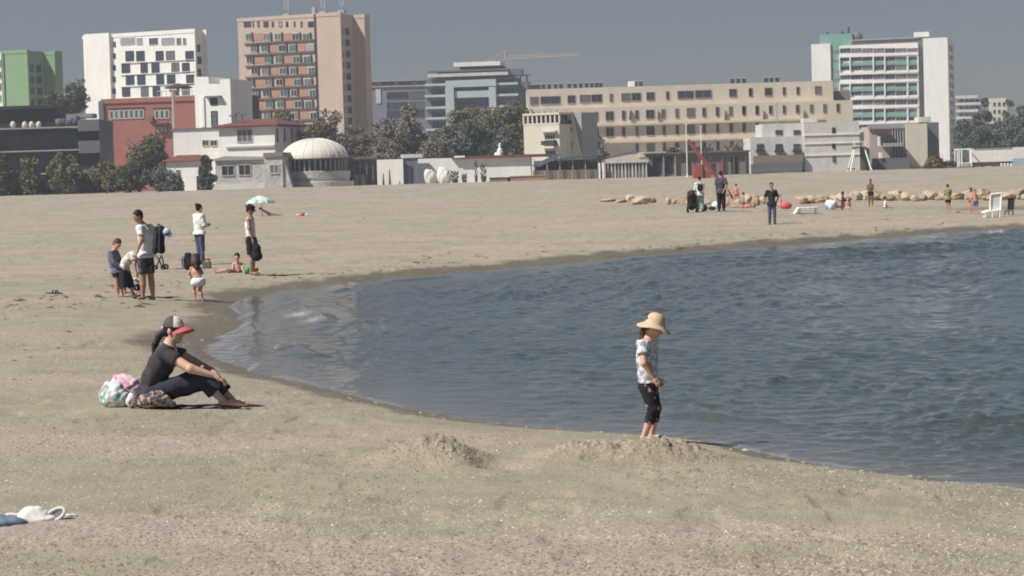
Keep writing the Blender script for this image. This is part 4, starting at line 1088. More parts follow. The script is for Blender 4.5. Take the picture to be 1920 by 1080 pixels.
# lifeguard stand
t = empty("lifeguard_stand", at(1612, 322, 338), 0, "white splay legged lifeguard stand in front of the white stepped building", "lifeguard stand")
s_ = 338 / FPX; h = 44 * s_
for sx, sy in ((-1, -1), (1, -1), (-1, 1), (1, 1)): MB().bar((sx * 20 * s_, sy * 1.4, 0), (sx * 9 * s_, sy * .6, h), .13, .11, 6).build("leg", WHITE, t)
MB().box(-12 * s_, 12 * s_, -.9, .9, h, h + .18).build("platform", FRAME_D, t)
MB().box(-22 * s_, -10 * s_, -.9, .9, .35, .5).build("step", FRAME_D, t)
m = MB()
for sx, sy in ((-1, -1), (1, -1), (-1, 1), (1, 1)): m.bar((sx * 9 * s_, sy * .8, h), (sx * 9 * s_, sy * .8, h + .9), .05)
for yy in (-.8, .8): m.bar((-9 * s_, yy, h + .9), (9 * s_, yy, h + .9), .05)
m.bar((-9 * s_, -.8, h + .9), (-9 * s_, .8, h + .9), .05).build("railing", WHITE, t)
MB().box(2 * s_, 20 * s_, .3, .5, 0, h).build("screen", mat("olive_net", (.11, .12, .08), .95, .2, 2), t)

# lamp posts and red steel derrick
pole(1289, 232, 332, 300, "flagpole", "left of two thin white poles behind the red derrick", .07, WHITE, "pole", "thin white poles")
pole(1316, 236, 331, 300, "flagpole", "right of two thin white poles behind the red derrick", .06, WHITE, "pole", "thin white poles")
D = 300; t = empty("derrick", at(1328, 337, D), 0, "faded red steel derrick with a slanting boom behind the standing people", "derrick")
s_ = D / FPX; P = lambda px, py, y=0: ((px - 1328) * s_, y, (337 - py) * s_)
MB().bar(P(1292, 262), P(1345, 334), .24, .30, 6).bar(P(1294, 264, .6), P(1346, 334, .6), .22, .28, 6).build("boom", RED_P, t)
MB().box(*[P(1303, 0)[0], P(1318, 0)[0]], -.3, .5, P(0, 336)[2], P(0, 309)[2]).build("tank", RED_P, t, bevel=.05)
m = MB()
for px in (1302, 1319, 1355): m.bar(P(px, 340), P(px, 304), .17, .17, 6).bar(P(px, 340, 1.4), P(px, 304, 1.4), .14, .14, 6)
m.bar(P(1302, 334), P(1356, 334), .1).bar(P(1302, 309), P(1356, 305), .07).bar(P(1302, 334, 1.4), P(1356, 334, 1.4), .1).bar(P(1319, 334), P(1331, 308), .1).bar(P(1355, 304), P(1355, 304, 1.4), .08).build("frame", RED_P, t)
MB().box(P(1322, 0)[0], P(1334, 0)[0], -.1, .6, P(0, 334)[2], P(0, 320)[2]).build("winch", RED_P, t, bevel=.05)
# ================================================================== trees and shrubs
def leaf_mat(name, c0, c1):
    m = bpy.data.materials.new(name); m.use_nodes = True; nt = m.node_tree; N = nt.nodes; L = nt.links; b = N["Principled BSDF"]
    b.inputs["Roughness"].default_value = 0.8; b.inputs["Specular IOR Level"].default_value = 0.15
    a = N.new("ShaderNodeAttribute"); a.attribute_name = "tone"
    oi = N.new("ShaderNodeObjectInfo"); ad = N.new("ShaderNodeMath"); ad.operation = 'MULTIPLY_ADD'; ad.inputs[1].default_value = 0.3
    L.new(oi.outputs["Random"], ad.inputs[0]); ad.inputs[2].default_value = -0.15
    sm = N.new("ShaderNodeMath"); L.new(a.outputs["Fac"], sm.inputs[0]); L.new(ad.outputs[0], sm.inputs[1])
    r = N.new("ShaderNodeValToRGB"); r.color_ramp.elements[0].color = (*c0, 1); r.color_ramp.elements[1].color = (*c1, 1); L.new(sm.outputs[0], r.inputs[0])
    L.new(r.outputs[0], b.inputs["Base Color"]); return m
LEAF = {"dark": leaf_mat("dark_green_leaves", (.068, .076, .038), (.165, .17, .10)), "green": leaf_mat("green_leaves", (.11, .112, .052), (.25, .235, .135)),
        "olive": leaf_mat("olive_brown_leaves", (.15, .115, .055), (.29, .235, .13)), "grey": leaf_mat("grey_green_leaves", (.10, .11, .085), (.25, .26, .21)),
        "brown": leaf_mat("bare_brown_twigs", (.15, .125, .10), (.29, .25, .205)), "slate": leaf_mat("slate_green_leaves", (.095, .105, .085), (.20, .21, .175))}
BARK = mat("tree_bark", (.12, .095, .075), .95, .25, 3)

def crown_mesh(name, W, H, shape, dens, leaf, seed, bottom=0.12):
    """Leaf clumps spread through the crown's volume; W, H metres, trunk foot at the origin."""
    r = np.random.default_rng(seed); pts = []; tone = []
    nb = {"round": 34, "column": 30, "bush": 30, "loose": 40}[shape]
    for k in range(nb):
        while True:
            u = r.uniform(-1, 1, 3)
            if u @ u <= 1: break
        if shape == "column":
            z = r.uniform(bottom, .93); w = (1 - max(0, z - .45) ** 1.5 * 1.9) * .62; c = np.array([u[0] * w * W / 2, u[1] * w * W / 2, z * H]); rad = W * r.uniform(.17, .27) * (1.15 - .5 * z)
        elif shape == "bush":
            z = abs(u[2]) ** .8; c = np.array([u[0] * W * .38, u[1] * W * .38, z * H * .78 + .04 * H]); c[:2] *= (1 - .25 * z); rad = min(W, H) * r.uniform(.12, .24)
        else:
            c = np.array([u[0] * W * .37, u[1] * W * .37, H * (bottom + (1 - bottom) * (.5 + .43 * u[2]))]); rad = W * r.uniform(.10, .2) if shape == "round" else W * r.uniform(.06, .15)
        n = int(13 * dens * rad ** 2 / leaf ** 2) + 8
        d = r.normal(size=(n, 3)); d /= np.linalg.norm(d, axis=1)[:, None]
        q = c + d * (rad * r.uniform(.35, 1.12, (n, 1)) ** .7) * np.array([1, 1, .85])
        pts.append(q); tone.append(np.clip(r.uniform(.2, .8) + r.normal(0, .16, n), 0, 1))
    P = np.concatenate(pts); T = np.concatenate(tone); keep = P[:, 2] > .02; P = P[keep]; T = T[keep]; n = len(P)
    a = r.normal(size=(n, 3)); a /= np.linalg.norm(a, axis=1)[:, None]; b = np.cross(a, r.normal(size=(n, 3))); b /= np.linalg.norm(b, axis=1)[:, None]
    s = leaf * r.uniform(.6, 1.35, (n, 1))
    V = np.stack([P - a * s * .5, P + b * s * .32, P + a * s * .5, P - b * s * .32], 1).reshape(-1, 3)
    F = np.arange(4 * n, dtype=np.int32).reshape(-1, 4)
    return V, F, np.repeat(T, 4)

_cr = {}
def tree(name, label, px, py_top, py_base, w_px, D, shape, tone, group=None, dens=2.2, zg=None, seed=None, trunk=True):
    s = D / FPX; W = w_px * s * (1.25 if shape == "column" else 1.12); H = (py_base - py_top) * s
    p = at(px, py_base, D)
    t = empty(name, p, 0, label, "tree" if "tree" in name or "poplar" in name else "shrub", group)
    sd = int(px * 7 + py_top) if seed is None else seed
    leaf = max(.30, 1.05 * D / 1000)
    bottom = .04 if shape in ("bush", "column") else .10
    V, F, T = crown_mesh(name, W, H, shape, dens, leaf, sd, bottom)
    c = mesh_obj("crown" if shape != "bush" else "foliage", V, F, LEAF[tone], t)
    la = c.data.attributes.new("tone", 'FLOAT', 'POINT'); la.data.foreach_set("value", T.astype(np.float32))
    rs = random.Random(sd); m = MB(); r0 = max(.08, W * .035)
    top = H * (.55 if shape != "column" else .85)
    m.tube([(0, 0, -.4), (rs.uniform(-.1, .1), 0, top * .5), (rs.uniform(-.2, .2), rs.uniform(-.2, .2), top)], [r0, r0 * .75, r0 * .35], 7)
    for k in range(7 if shape != "column" else 4):
        a = rs.uniform(0, 6.28); z0 = top * rs.uniform(.35, .9); L_ = W * rs.uniform(.2, .4)
        m.tube([(0, 0, z0), (L_ * .5 * math.cos(a), L_ * .5 * math.sin(a), z0 + L_ * .5), (L_ * math.cos(a), L_ * math.sin(a), z0 + L_ * 1.0)], [r0 * .4, r0 * .25, r0 * .1], 5)
    m.build("trunk" if shape != "bush" else "stem", BARK, t)
    return t

G1 = "trees in front of the dark building"
tree("leafy_tree", "dark green tree cut by the left edge beside the dark building", 2, 286, 366, 46, 341, "column", "dark", G1)
tree("leafy_tree", "slim green tree in front of the dark building, second from left", 58, 292, 364, 42, 342, "column", "green", G1, dens=2.0)
tree("leafy_tree", "broader green tree in front of the dark building's right half", 122, 286, 362, 58, 342, "column", "green", G1)
tree("shrub", "large olive brown bush below the red building", 200, 296, 361, 84, 344, "bush", "olive")
tree("leafy_tree", "dark rounded bush tree between the olive bush and the small white house", 245, 296, 361, 88, 343, "bush", "dark")
tree("leafy_tree", "big green tree covering the lower right of the red building", 284, 247, 345, 108, 365, "bush", "green", dens=2.6)
tree("shrub", "pale grey green bush in front of the small white house", 306, 308, 361, 66, 343, "bush", "grey")
tree("cypress", "dark narrow evergreen between the small white house and the stone restaurant", 388, 290, 357, 32, 344, "column", "dark", dens=2.8)
tree("leafy_tree", "dark green tree between the green hotel and the white hotel", 138, 152, 235, 56, 480, "round", "dark", dens=2.4)
tree("leafy_tree", "small dark tree at the foot of the green hotel", 100, 170, 235, 44, 500, "round", "dark")
tree("leafy_tree", "purplish leafless tree beside the white hotel's left edge", 155, 140, 230, 30, 520, "loose", "brown", dens=1.0)
tree("leafy_tree", "green tree rising behind the pavilion's hip roof", 534, 205, 300, 66, 430, "round", "green", dens=2.4)
tree("leafy_tree", "brown leafless tree in front of the peach hotel's blank wall", 622, 198, 310, 66, 400, "loose", "brown", dens=1.1)
tree("leafy_tree", "dull green bush tree behind the dome", 600, 232, 320, 84, 390, "round", "olive", dens=1.8)
tree("leafy_tree", "grey brown bare tree right of the dome", 668, 226, 335, 70, 385, "loose", "brown", dens=1.4)
tree("leafy_tree", "bare brown tree in front of the grey office block", 716, 228, 335, 70, 395, "loose", "brown", dens=1.5)
tree("leafy_tree", "tall brown willow before the grey office block", 765, 195, 335, 86, 400, "round", "brown", dens=2.0)
tree("leafy_tree", "bare brown tree under the glass office's left corner", 812, 252, 335, 60, 390, "loose", "brown", dens=2.0)
tree("shrub", "low green bush between the first two trees before the dark building", 30, 318, 364, 48, 343, "bush", "green")
tree("shrub", "low dark bush between the slim tree and the broader tree at left", 90, 316, 363, 52, 344, "bush", "dark")
tree("shrub", "brownish bush right of the broader tree before the dark building", 158, 318, 362, 50, 345, "bush", "olive")
tree("shrub", "grey green bush partly hiding the small white house's left wall", 328, 322, 359, 40, 342, "bush", "grey")
G2 = "trees behind the long white building"
tree("leafy_tree", "tall brownish tree in front of the pale blue portal", 880, 186, 335, 84, 410, "round", "olive", G2, dens=2.2)
tree("leafy_tree", "tall olive green tree between the portal and the villa", 946, 182, 335, 110, 405, "round", "green", G2, dens=2.4)
tree("leafy_tree", "brown topped tree left of the villa", 985, 192, 335, 60, 415, "round", "olive", G2, dens=2.0)
tree("leafy_tree", "wide grey green tree low behind the long white wall", 882, 232, 335, 116, 385, "round", "slate", G2, dens=2.6)
tree("leafy_tree", "low grey green tree beside the white round turret", 940, 246, 335, 84, 384, "round", "slate", G2, dens=2.4)
tree("leafy_tree", "low brown tree behind the white covered heaps", 820, 262, 335, 80, 380, "round", "brown", G2, dens=2.2)
tree("leafy_tree", "low brown bare tree right of the grey annex", 738, 262, 335, 84, 378, "round", "brown", G2, dens=2.2)
tree("leafy_tree", "bare tree beside the villa in front of the hotel terraces", 1122, 252, 320, 64, 400, "loose", "brown", dens=1.6)
tree("shrub", "grey brown bush over the pergola's left part", 1262, 268, 300, 54, 362, "bush", "brown", dens=1.4)
tree("shrub", "grey brown bush over the pergola's middle", 1318, 270, 300, 66, 362, "bush", "slate", dens=1.3)
tree("shrub", "grey brown bush over the pergola's right end", 1378, 268, 302, 60, 362, "bush", "brown", dens=1.4)
tree("shrub", "olive bush at the foot of the blank cream wall", 1752, 288, 318, 50, 352, "bush", "olive")
tree("shrub", "dull green bush at the base of the teal tower's gable", 1785, 296, 318, 40, 352, "bush", "slate")
tree("leafy_tree", "brown bare tree rising before the grey office block's left part", 724, 206, 335, 60, 402, "round", "brown", G2, dens=1.5)
tree("leafy_tree", "brownish tree just left of the portal's left leg", 842, 236, 335, 70, 392, "round", "brown", G2, dens=2.0)
tree("leafy_tree", "olive tree filling the gap under the portal", 912, 206, 335, 74, 412, "round", "olive", G2, dens=2.2)
tree("leafy_tree", "green tree close behind the villa's left wall", 968, 220, 335, 64, 398, "round", "green", G2, dens=2.2)
G3 = "poplars at the far right"
for px, yt, w, D, lab in ((1806, 226, 44, 560, "leftmost grey green poplar at the teal tower's base"), (1830, 205, 40, 600, "slim poplar in front of the distant pale block"), (1849, 178, 34, 610, "tall dark poplar left of the sandy block"),
                         (1872, 222, 46, 560, "shorter poplar below the sandy block"), (1893, 180, 30, 615, "tallest slim poplar at the far right"), (1914, 196, 50, 600, "broad poplar cut by the right edge"), (1842, 240, 60, 540, "low wide grey green tree above the kiosk"), (1900, 238, 70, 540, "low wide tree over the kiosk's right end")):
    tree("poplar", lab, px, yt, 305, w, D, "column" if w < 55 else "round", "slate", G3, dens=2.8)
# ================================================================== organic shapes: distance fields turned into one skin
def v3(*a): return np.array(a, float)
def nrm(v): v = np.asarray(v, float); return v / (np.linalg.norm(v) + 1e-12)

class Sdf:
    def __init__(s): s.ops = []
    def cap(s, a, b, ra, rb=None, k=0.02, flat=False, sq=1.0, ax=None):
        """Tapered limb; flat=True cuts it square at b (a cuff); sq, ax squash it along an axis."""
        s.ops.append(("cap", np.asarray(a, float), np.asarray(b, float), ra, ra if rb is None else rb, k, flat)); return s
    def ell(s, c, r, M=None, k=0.02):
        s.ops.append(("ell", np.asarray(c, float), np.asarray(r, float), np.eye(3) if M is None else np.asarray(M, float), k)); return s
    def sub(s, c, r, M=None, k=0.01):
        s.ops.append(("sub", np.asarray(c, float), np.asarray(r, float), np.eye(3) if M is None else np.asarray(M, float), k)); return s
    def cut(s, p, n):
        s.ops.append(("cut", np.asarray(p, float), nrm(n))); return s
    def folds(s, amp, f=(40, 40, 22), seed=0):
        s.ops.append(("fold", amp, f, seed)); return s
    def bounds(s):
        lo = np.full(3, 1e9); hi = -lo
        for o in s.ops:
            if o[0] == "cap":
                for p, r in ((o[1], o[3]), (o[2], o[4])): lo = np.minimum(lo, p - r); hi = np.maximum(hi, p + r)
            elif o[0] == "ell":
                e = np.sqrt((o[3] ** 2) @ (o[2] ** 2)); lo = np.minimum(lo, o[1] - e); hi = np.maximum(hi, o[1] + e)
        return lo, hi
    def mesh(s, h):
        lo, hi = s.bounds(); lo = lo - 3 * h - .01; hi = hi + 3 * h + .01
        n = np.ceil((hi - lo) / h).astype(int) + 1
        vol = np.full(n, 10.0, np.float32)
        ax = [lo[i] + h * np.arange(n[i]) for i in range(3)]
        def grid(l, u):
            i0 = np.clip(np.floor((l - lo) / h).astype(int), 0, n - 1); i1 = np.clip(np.ceil((u - lo) / h).astype(int) + 1, 1, n)
            sl = tuple(slice(i0[i], i1[i]) for i in range(3))
            G = np.meshgrid(*[ax[i][sl[i]] for i in range(3)], indexing='ij')
            return sl, np.stack(G, -1).astype(np.float32)
        def elld(P, c, r, M):
            q = (P - c) @ M; k0 = np.sqrt(((q / r) ** 2).sum(-1)); k1 = np.sqrt(((q / r ** 2) ** 2).sum(-1)) + 1e-9
            return k0 * (k0 - 1) / k1
        for o in s.ops:
            if o[0] == "cap":
                _, a, b, ra, rb, k, flat = o; pad = max(ra, rb) + k + 3 * h
                sl, P = grid(np.minimum(a, b) - pad, np.maximum(a, b) + pad); ab = b - a; L2 = max(ab @ ab, 1e-9)
                t = np.clip(((P - a) @ ab) / L2, 0, 1); d = np.linalg.norm(P - a - t[..., None] * ab, axis=-1) - (ra + (rb - ra) * t)
                if flat: d = np.maximum(d, (P - b) @ nrm(ab))
            elif o[0] in ("ell", "sub"):
                _, c, r, M, k = o; e = np.sqrt((M ** 2) @ (r ** 2)) + k + 3 * h; sl, P = grid(c - e, c + e); d = elld(P, c, r, M)
            if o[0] in ("cap", "ell"):
                v = vol[sl]; q = np.maximum(k - np.abs(v - d), 0) / max(k, 1e-6); vol[sl] = np.minimum(v, d) - q * q * k * .25
            elif o[0] == "sub":
                v = vol[sl]; q = np.maximum(k - np.abs(v + d), 0) / max(k, 1e-6); vol[sl] = np.maximum(v, -d) + q * q * k * .25
            elif o[0] == "cut":
                G = np.meshgrid(*ax, indexing='ij'); d = (G[0] - o[1][0]) * o[2][0] + (G[1] - o[1][1]) * o[2][1] + (G[2] - o[1][2]) * o[2][2]; vol = np.maximum(vol, d.astype(np.float32))
            elif o[0] == "fold":
                G = np.meshgrid(*ax, indexing='ij'); f = o[2]; q = o[3]
                vol = vol + (o[1] * (np.sin(G[0] * f[0] + 1.7 * np.sin(G[2] * f[2] * .6 + q) + q) * np.sin(G[2] * f[2] + G[1] * f[1] * .5 + 1.3 * np.sin(G[0] * f[0] * .5)))).astype(np.float32)
        return surface_nets(vol, lo, h)

def surface_nets(vol, lo, h):
    sg = vol < 0; n = np.array(vol.shape)
    C = [(i, j, k) for i in (0, 1) for j in (0, 1) for k in (0, 1)]
    def corner(A, c): return A[c[0]:n[0] - 1 + c[0], c[1]:n[1] - 1 + c[1], c[2]:n[2] - 1 + c[2]]
    cnt = sum(corner(sg, c).astype(np.int8) for c in C); act = (cnt > 0) & (cnt < 8)
    idx = np.argwhere(act); m = len(idx)
    if m == 0: return np.zeros((0, 3)), np.zeros((0, 4), np.int32)
    vals = {c: vol[idx[:, 0] + c[0], idx[:, 1] + c[1], idx[:, 2] + c[2]] for c in C}
    acc = np.zeros((m, 3)); num = np.zeros(m)
    for a in C:
        for ax in range(3):
            if a[ax]: continue
            b = list(a); b[ax] = 1; b = tuple(b); va, vb = vals[a], vals[b]; x = (va < 0) != (vb < 0)
            t = np.where(x, va / np.where(x, va - vb, 1), 0); p = np.tile(np.array(a, float), (m, 1)); p[:, ax] += t
            acc[x] += p[x]; num[x] += 1
    V = lo + h * (idx + acc / num[:, None])
    ids = np.full(tuple(n - 1), -1, np.int32); ids[tuple(idx.T)] = np.arange(m)
    F = []
    for ax in range(3):
        s0 = [slice(None)] * 3; s1 = [slice(None)] * 3; s0[ax] = slice(0, -1); s1[ax] = slice(1, None)
        A = sg[tuple(s0)]; B = sg[tuple(s1)]; e = np.argwhere(A != B); fl = A[tuple(e.T)]
        u, w = (ax + 1) % 3, (ax + 2) % 3
        ok = (e[:, u] > 0) & (e[:, w] > 0) & (e[:, u] < n[u] - 1) & (e[:, w] < n[w] - 1); e = e[ok]; fl = fl[ok]
        def g(du, dw): q = e.copy(); q[:, u] -= du; q[:, w] -= dw; return ids[tuple(q.T)]
        f = np.stack([g(1, 1), g(0, 1), g(0, 0), g(1, 0)], 1); f[~fl] = f[~fl][:, ::-1]; F.append(f)
    F = np.concatenate(F); F = F[(F >= 0).all(1)]
    return V, F.astype(np.int32)

def skin(name, fields, material, parent=None, tag_=None):
    """One mesh from one or several (field, voxel) pairs."""
    Vs, Fs, n = [], [], 0
    for f, h in fields:
        V, F = f.mesh(h); Vs.append(V); Fs.append(F + n); n += len(V)
    return mesh_obj(name, np.concatenate(Vs), np.concatenate(Fs), material, parent, True)

# ------------------------------------------------------------------ people
SKIN = {"light": mat("light_skin", (.62, .39, .295), .55, .05, 6), "tan": mat("tanned_skin", (.40, .225, .155), .55, .06, 6), "pink": mat("sun_reddened_skin", (.55, .30, .235), .55, .06, 6),
        "dark": mat("brown_skin", (.22, .12, .085), .55, .06, 6)}
HAIR = {"black": mat("black_hair", (.016, .014, .015), .5, .3, 20, .3, 60), "brown": mat("brown_hair", (.07, .04, .028), .6, .3, 20, .3, 60), "light": mat("light_brown_hair", (.17, .105, .065), .6, .2, 20)}

EYEW = mat("eye_white", (.6, .58, .55), .3, .02, 5)

def hand(wrist, d, palm, size, curl=0.5, spread=0.28, thumb_side=1):
    """Five unequal fingers on a palm. d: along the hand, palm: the way the palm faces."""
    d = nrm(d); palm = nrm(palm - d * (palm @ d)); sd = np.cross(d, palm) * thumb_side
    k = size / .185; S = Sdf(); w = np.asarray(wrist, float)
    S.cap(w - d * .03 * k, w + d * .03 * k, .026 * k, .028 * k, .012 * k)
    for q in (-.027, -.009, .009, .027): S.cap(w + d * .01 * k + sd * q * .7 * k, w + d * .088 * k + sd * q * k, .0145 * k, .012 * k, .014 * k)
    for i, (q, L) in enumerate(((.030, .070), (.010, .080), (-.010, .074), (-.029, .058))):
        p = w + d * .088 * k + sd * q * k; a = curl * .55 + .06 * i; fd = nrm(d + sd * q * 4 * spread)
        for j, f in enumerate((.45, .32, .25)):
            dd = fd * math.cos(a) + palm * math.sin(a); e = p + dd * L * f * k; S.cap(p, e, (.0095 - .001 * j) * k, (.0088 - .001 * j) * k, .003 * k); p = e; a += curl * .75
    p = w + d * .022 * k + sd * .026 * k
    a = nrm(sd * .75 + d * .65 + palm * .25); e = p + a * .045 * k; S.cap(p, e, .0135 * k, .011 * k, .010 * k)
    b = nrm(sd * .25 + d * .9 + palm * .45); S.cap(e, e + b * .034 * k, .0108 * k, .0085 * k, .004 * k)
    return S

def head_frame(F, U=(0, 0, 1)):
    F = nrm(F); S = nrm(np.cross(F, U)); U = np.cross(S, F); return np.stack([S, F, U], 1)

def add_head(S, c, M, hh, neck=None, k0=1.0):
    k = hh / .235; P = lambda x, y, z: c + M @ (np.array([x, y, z]) * k)
    S.ell(P(0, -.012, .028), np.array([.076, .094, .092]) * k, M, .01)
    S.ell(P(0, .022, -.042), np.array([.058, .066, .080]) * k, M, .03 * k)
    S.ell(P(0, .064, -.100), np.array([.026, .022, .018]) * k, M, .025 * k)     # chin
    S.ell(P(0, .076, .016), np.array([.052, .018, .014]) * k, M, .02 * k)       # brow
    S.cap(P(0, .086, .006), P(0, .106, -.034), .009 * k, .0135 * k, .012 * k)   # nose
    S.ell(P(0, .088, -.066), np.array([.024, .011, .0075]) * k, M, .008 * k)    # lips
    S.ell(P(0, .084, -.078), np.array([.020, .011, .0075]) * k, M, .008 * k)
    for q in (-1, 1):
        S.ell(P(q * .042, .060, -.030), np.array([.026, .026, .024]) * k, M, .02 * k)   # cheek
        S.sub(P(q * .032, .098, .000), np.array([.018, .016, .011]) * k, M, .01 * k)    # eye socket
        S.ell(P(q * .078, -.008, -.010), np.array([.010, .021, .032]) * k, M, .008 * k)  # ear
    if neck is not None: S.cap(P(0, -.020, -.050), neck, .050 * k * k0, .056 * k * k0, .03 * k)
    return P, k

def std_pose(H, phi, arms="down", stride=0.0, lean=0.0, hh=None, sit=None):
    """Joints of a standing figure about its foot point; phi is the way it faces (0 right, 90 away)."""
    a = math.radians(phi); f = v3(math.cos(a), math.sin(a), 0); l = v3(-math.sin(a), math.cos(a), 0); z = v3(0, 0, 1); J = {"f": f}
    hh = hh or .132 * H
    sh = .785 * H - max(0, hh - .132 * H) * .6
    for s, n in ((1, "L"), (-1, "R")):
        J["hip" + n] = l * s * .052 * H + z * .505 * H
        q = s * stride
        J["kn" + n] = l * s * .054 * H + z * .28 * H + f * (q * .5 + .012) * H
        J["an" + n] = l * s * .056 * H + z * .045 * H + f * q * .9 * H
        J["toe" + n] = J["an" + n] + f * .085 * H - z * .028 * H + l * s * .015 * H
        J["sh" + n] = l * s * .094 * H + z * sh + f * lean * H
        st = arms if isinstance(arms, str) else arms[0 if s > 0 else 1]
        e, w = {"down": ((.03, -.02, -.175), (.02, .02, -.325)), "pocket": ((.075, -.06, -.155), (.0, .0, -.29)), "front": ((.02, .03, -.17), (-.05, .15, -.155)), "push": ((.02, .06, -.15), (-.02, .19, -.15)),
                "back": ((.05, -.07, -.16), (-.03, -.08, -.29)), "reach": ((.01, .10, -.13), (-.01, .22, -.20)), "hip": ((.09, -.05, -.14), (.01, .03, -.25))}[st]
        J["el" + n] = J["sh" + n] + (l * s * e[0] + f * e[1] + z * e[2]) * H; J["wr" + n] = J["sh" + n] + (l * s * w[0] + f * w[1] + z * w[2]) * H
    J["head"] = z * (H - hh * .52) + f * (.012 + lean * 1.3) * H; J["neck"] = z * (sh + .045 * H) + f * lean * H
    J["hf"] = f; J["H"] = H; J["hh"] = hh
    return J

def person(label, root, J, top=None, legs=None, hair=None, skin_="light", h=0.014, bulk=1.0, shoes=None, eyes=True, hands=True, group=None, hcurl=0.5, palmd=None, build_hair=True):
    """A figure: ONE body skin, clothing and hair as its children."""
    H = J["H"]; hh = J["hh"]; t = empty("person", root, 0, label, "person", group)
    BL = H * J.get('lb', bulk); f = nrm(J["f"]); hipm = (J["hipL"] + J["hipR"]) / 2; shm = (J["shL"] + J["shR"]) / 2; up = nrm(shm - hipm); L = np.linalg.norm(shm - hipm)
    side = J["shL"] - J["shR"]; side = nrm(side - up * (side @ up)); fr = np.cross(side, up); fr = fr if fr @ f >= -1e-6 else -fr
    M = np.stack([side, fr, up], 1); B = H * bulk; k = .018 * H
    bend = J.get("bend", 0.0)
    def torso(S, o, low=True, k=k):
        S.ell(hipm + up * L * .70 + fr * (-.005 - bend * .3) * H, np.array([.090 * B + o, .058 * B + o, .36 * L + o]), M, k)
        S.ell(hipm + up * L * .36 - fr * bend * H * .7, np.array([.078 * B + o, .056 * B + o, .32 * L + o]), M, k)
        S.cap(J["shL"], J["shR"], .030 * H + o, .030 * H + o, k)
        for n in 'LR': S.cap(J['neck'] - up * .012 * H, J['sh' + n], .030 * H + o * .6, .028 * H + o, k)
        if low:
            S.ell(hipm + up * .01 * H, np.array([.088 * B + o, .064 * B + o, .068 * H + o]), M, k)
            if o: S.ell(hipm - up * .05 * H, np.array([.098 * B + o, .078 * B + o, .11 * H]), M, k); S.cap(J['hipL'] - up * .02 * H, J['hipR'] - up * .02 * H, .056 * BL + o + .006, None, k)
    S = Sdf(); torso(S, 0)
    c = J["head"]; hM = head_frame(J["hf"], J.get("hu", (0, 0, 1)))
    P, hk = add_head(S, c, hM, hh, J["neck"])
    S.cap(J["neck"], shm + up * .01 * H, .036 * H, .045 * H, k)
    for n in "LR":
        S.cap(J["sh" + n], J["el" + n], .029 * B, .0235 * B, k); S.cap(J["el" + n], J["wr" + n], .0245 * B, .0155 * H, k * .5)
        S.cap(J["hip" + n], J["kn" + n], .050 * BL, .033 * BL, k)
        cm = J["kn" + n] * .65 + J["an" + n] * .35
        S.cap(J["kn" + n], cm, .032 * BL, .033 * BL, k * .5); S.cap(cm, J["an" + n], .033 * BL, .020 * H, k * .5)
        an, to = J["an" + n], J["toe" + n]; fd = nrm(to - an)
        S.cap(an - v3(0, 0, .02 * H) - fd * .012 * H, an * .3 + to * .7, .020 * H, .017 * H, k * .5); S.cap(an * .3 + to * .7, to, .018 * H, .012 * H, k * .5)
    fl = [(S, h)]
    if hands:
        for n in "LR":
            d = J.get("hd" + n); d = nrm(J["wr" + n] - J["el" + n]) if d is None else nrm(d)
            pd = J.get("pd" + n); pd = (-side if n == "L" else side) * .8 - fr * .3 if pd is None else np.asarray(pd, float)
            fl.append((hand(J["wr" + n], d, pd, .105 * H, J.get("curl" + n, hcurl), .28, 1 if n == "R" else -1), min(h, .0048)))
    body = skin("body", fl, SKIN[skin_], t)
    if eyes:
        for q in (-1, 1):
            MB().blob(tuple(P(q * .032, .083, .000)), (.011 * hk,) * 3, 8).build("eye", HAIR["black"], t, True)
    # clothing
    if top:
        S = Sdf(); o = top.get("off", .011) * H; hem = top.get("hem", .05); torso(S, o, True)
        sl = top.get("sleeve", .55)
        for n in "LR":
            a, e, w = J["sh" + n], J["el" + n], J["wr" + n]
            if sl > 0:
                x = a + (e - a) * min(sl, 1); S.cap(a, x, .028 * B + o, (.0255 if sl >= 1 else .029) * B + o, k * .7, flat=True)
                if sl > 1: S.cap(e, e + (w - e) * (sl - 1), .0255 * B + o, .019 * B + o, k * .4, flat=True)
        S.cut(hipm - up * hem * H, -up)
        if sl <= 0:
            for n, s in (("L", 1), ("R", -1)): S.cut(J["sh" + n] - side * s * .012 * H, nrm(side * s + up * .25))
        S.cut(shm + up * top.get("neckline", .040) * H, up); S.sub(shm + up * .05 * H + fr * .035 * H, np.array([.045, .05, .035]) * H, M, .004 * H)
        S.folds(top.get("fold", .0035) * H, (60 / H, 60 / H, 34 / H), H)
        skin(top.get("name", "shirt"), [(S, top.get("h", h))], top["m"], t)
    if legs:
        S = Sdf(); o = legs.get("off", .010) * H; lf = legs.get("len", 1.95)
        S.ell(hipm + up * .012 * H, np.array([.088 * B + o, .064 * B + o, .074 * H + o]), M, k)
        S.cut(hipm + up * legs.get("waist", .030) * H, up)
        for n in "LR":
            a, b, e = J["hip" + n], J["kn" + n], J["an" + n]
            x = a + (b - a) * min(lf, 1); S.cap(a, x, .051 * BL + o, (.051 + (.036 - .051) * min(lf, 1)) * BL + o + legs.get("flare", 0) * H, k * .6, flat=lf <= 1)
            if lf > 1: S.cap(b, b + (e - b) * (lf - 1), .0355 * BL + o, .028 * BL + o + legs.get("flare", 0) * H, k * .5, flat=True)
        if legs.get("fold", .003): S.folds(legs.get("fold", .003) * H, (50 / H, 50 / H, 40 / H), H + 2)
        skin(legs.get("name", "trousers"), [(S, legs.get("h", h))], legs["m"], t)
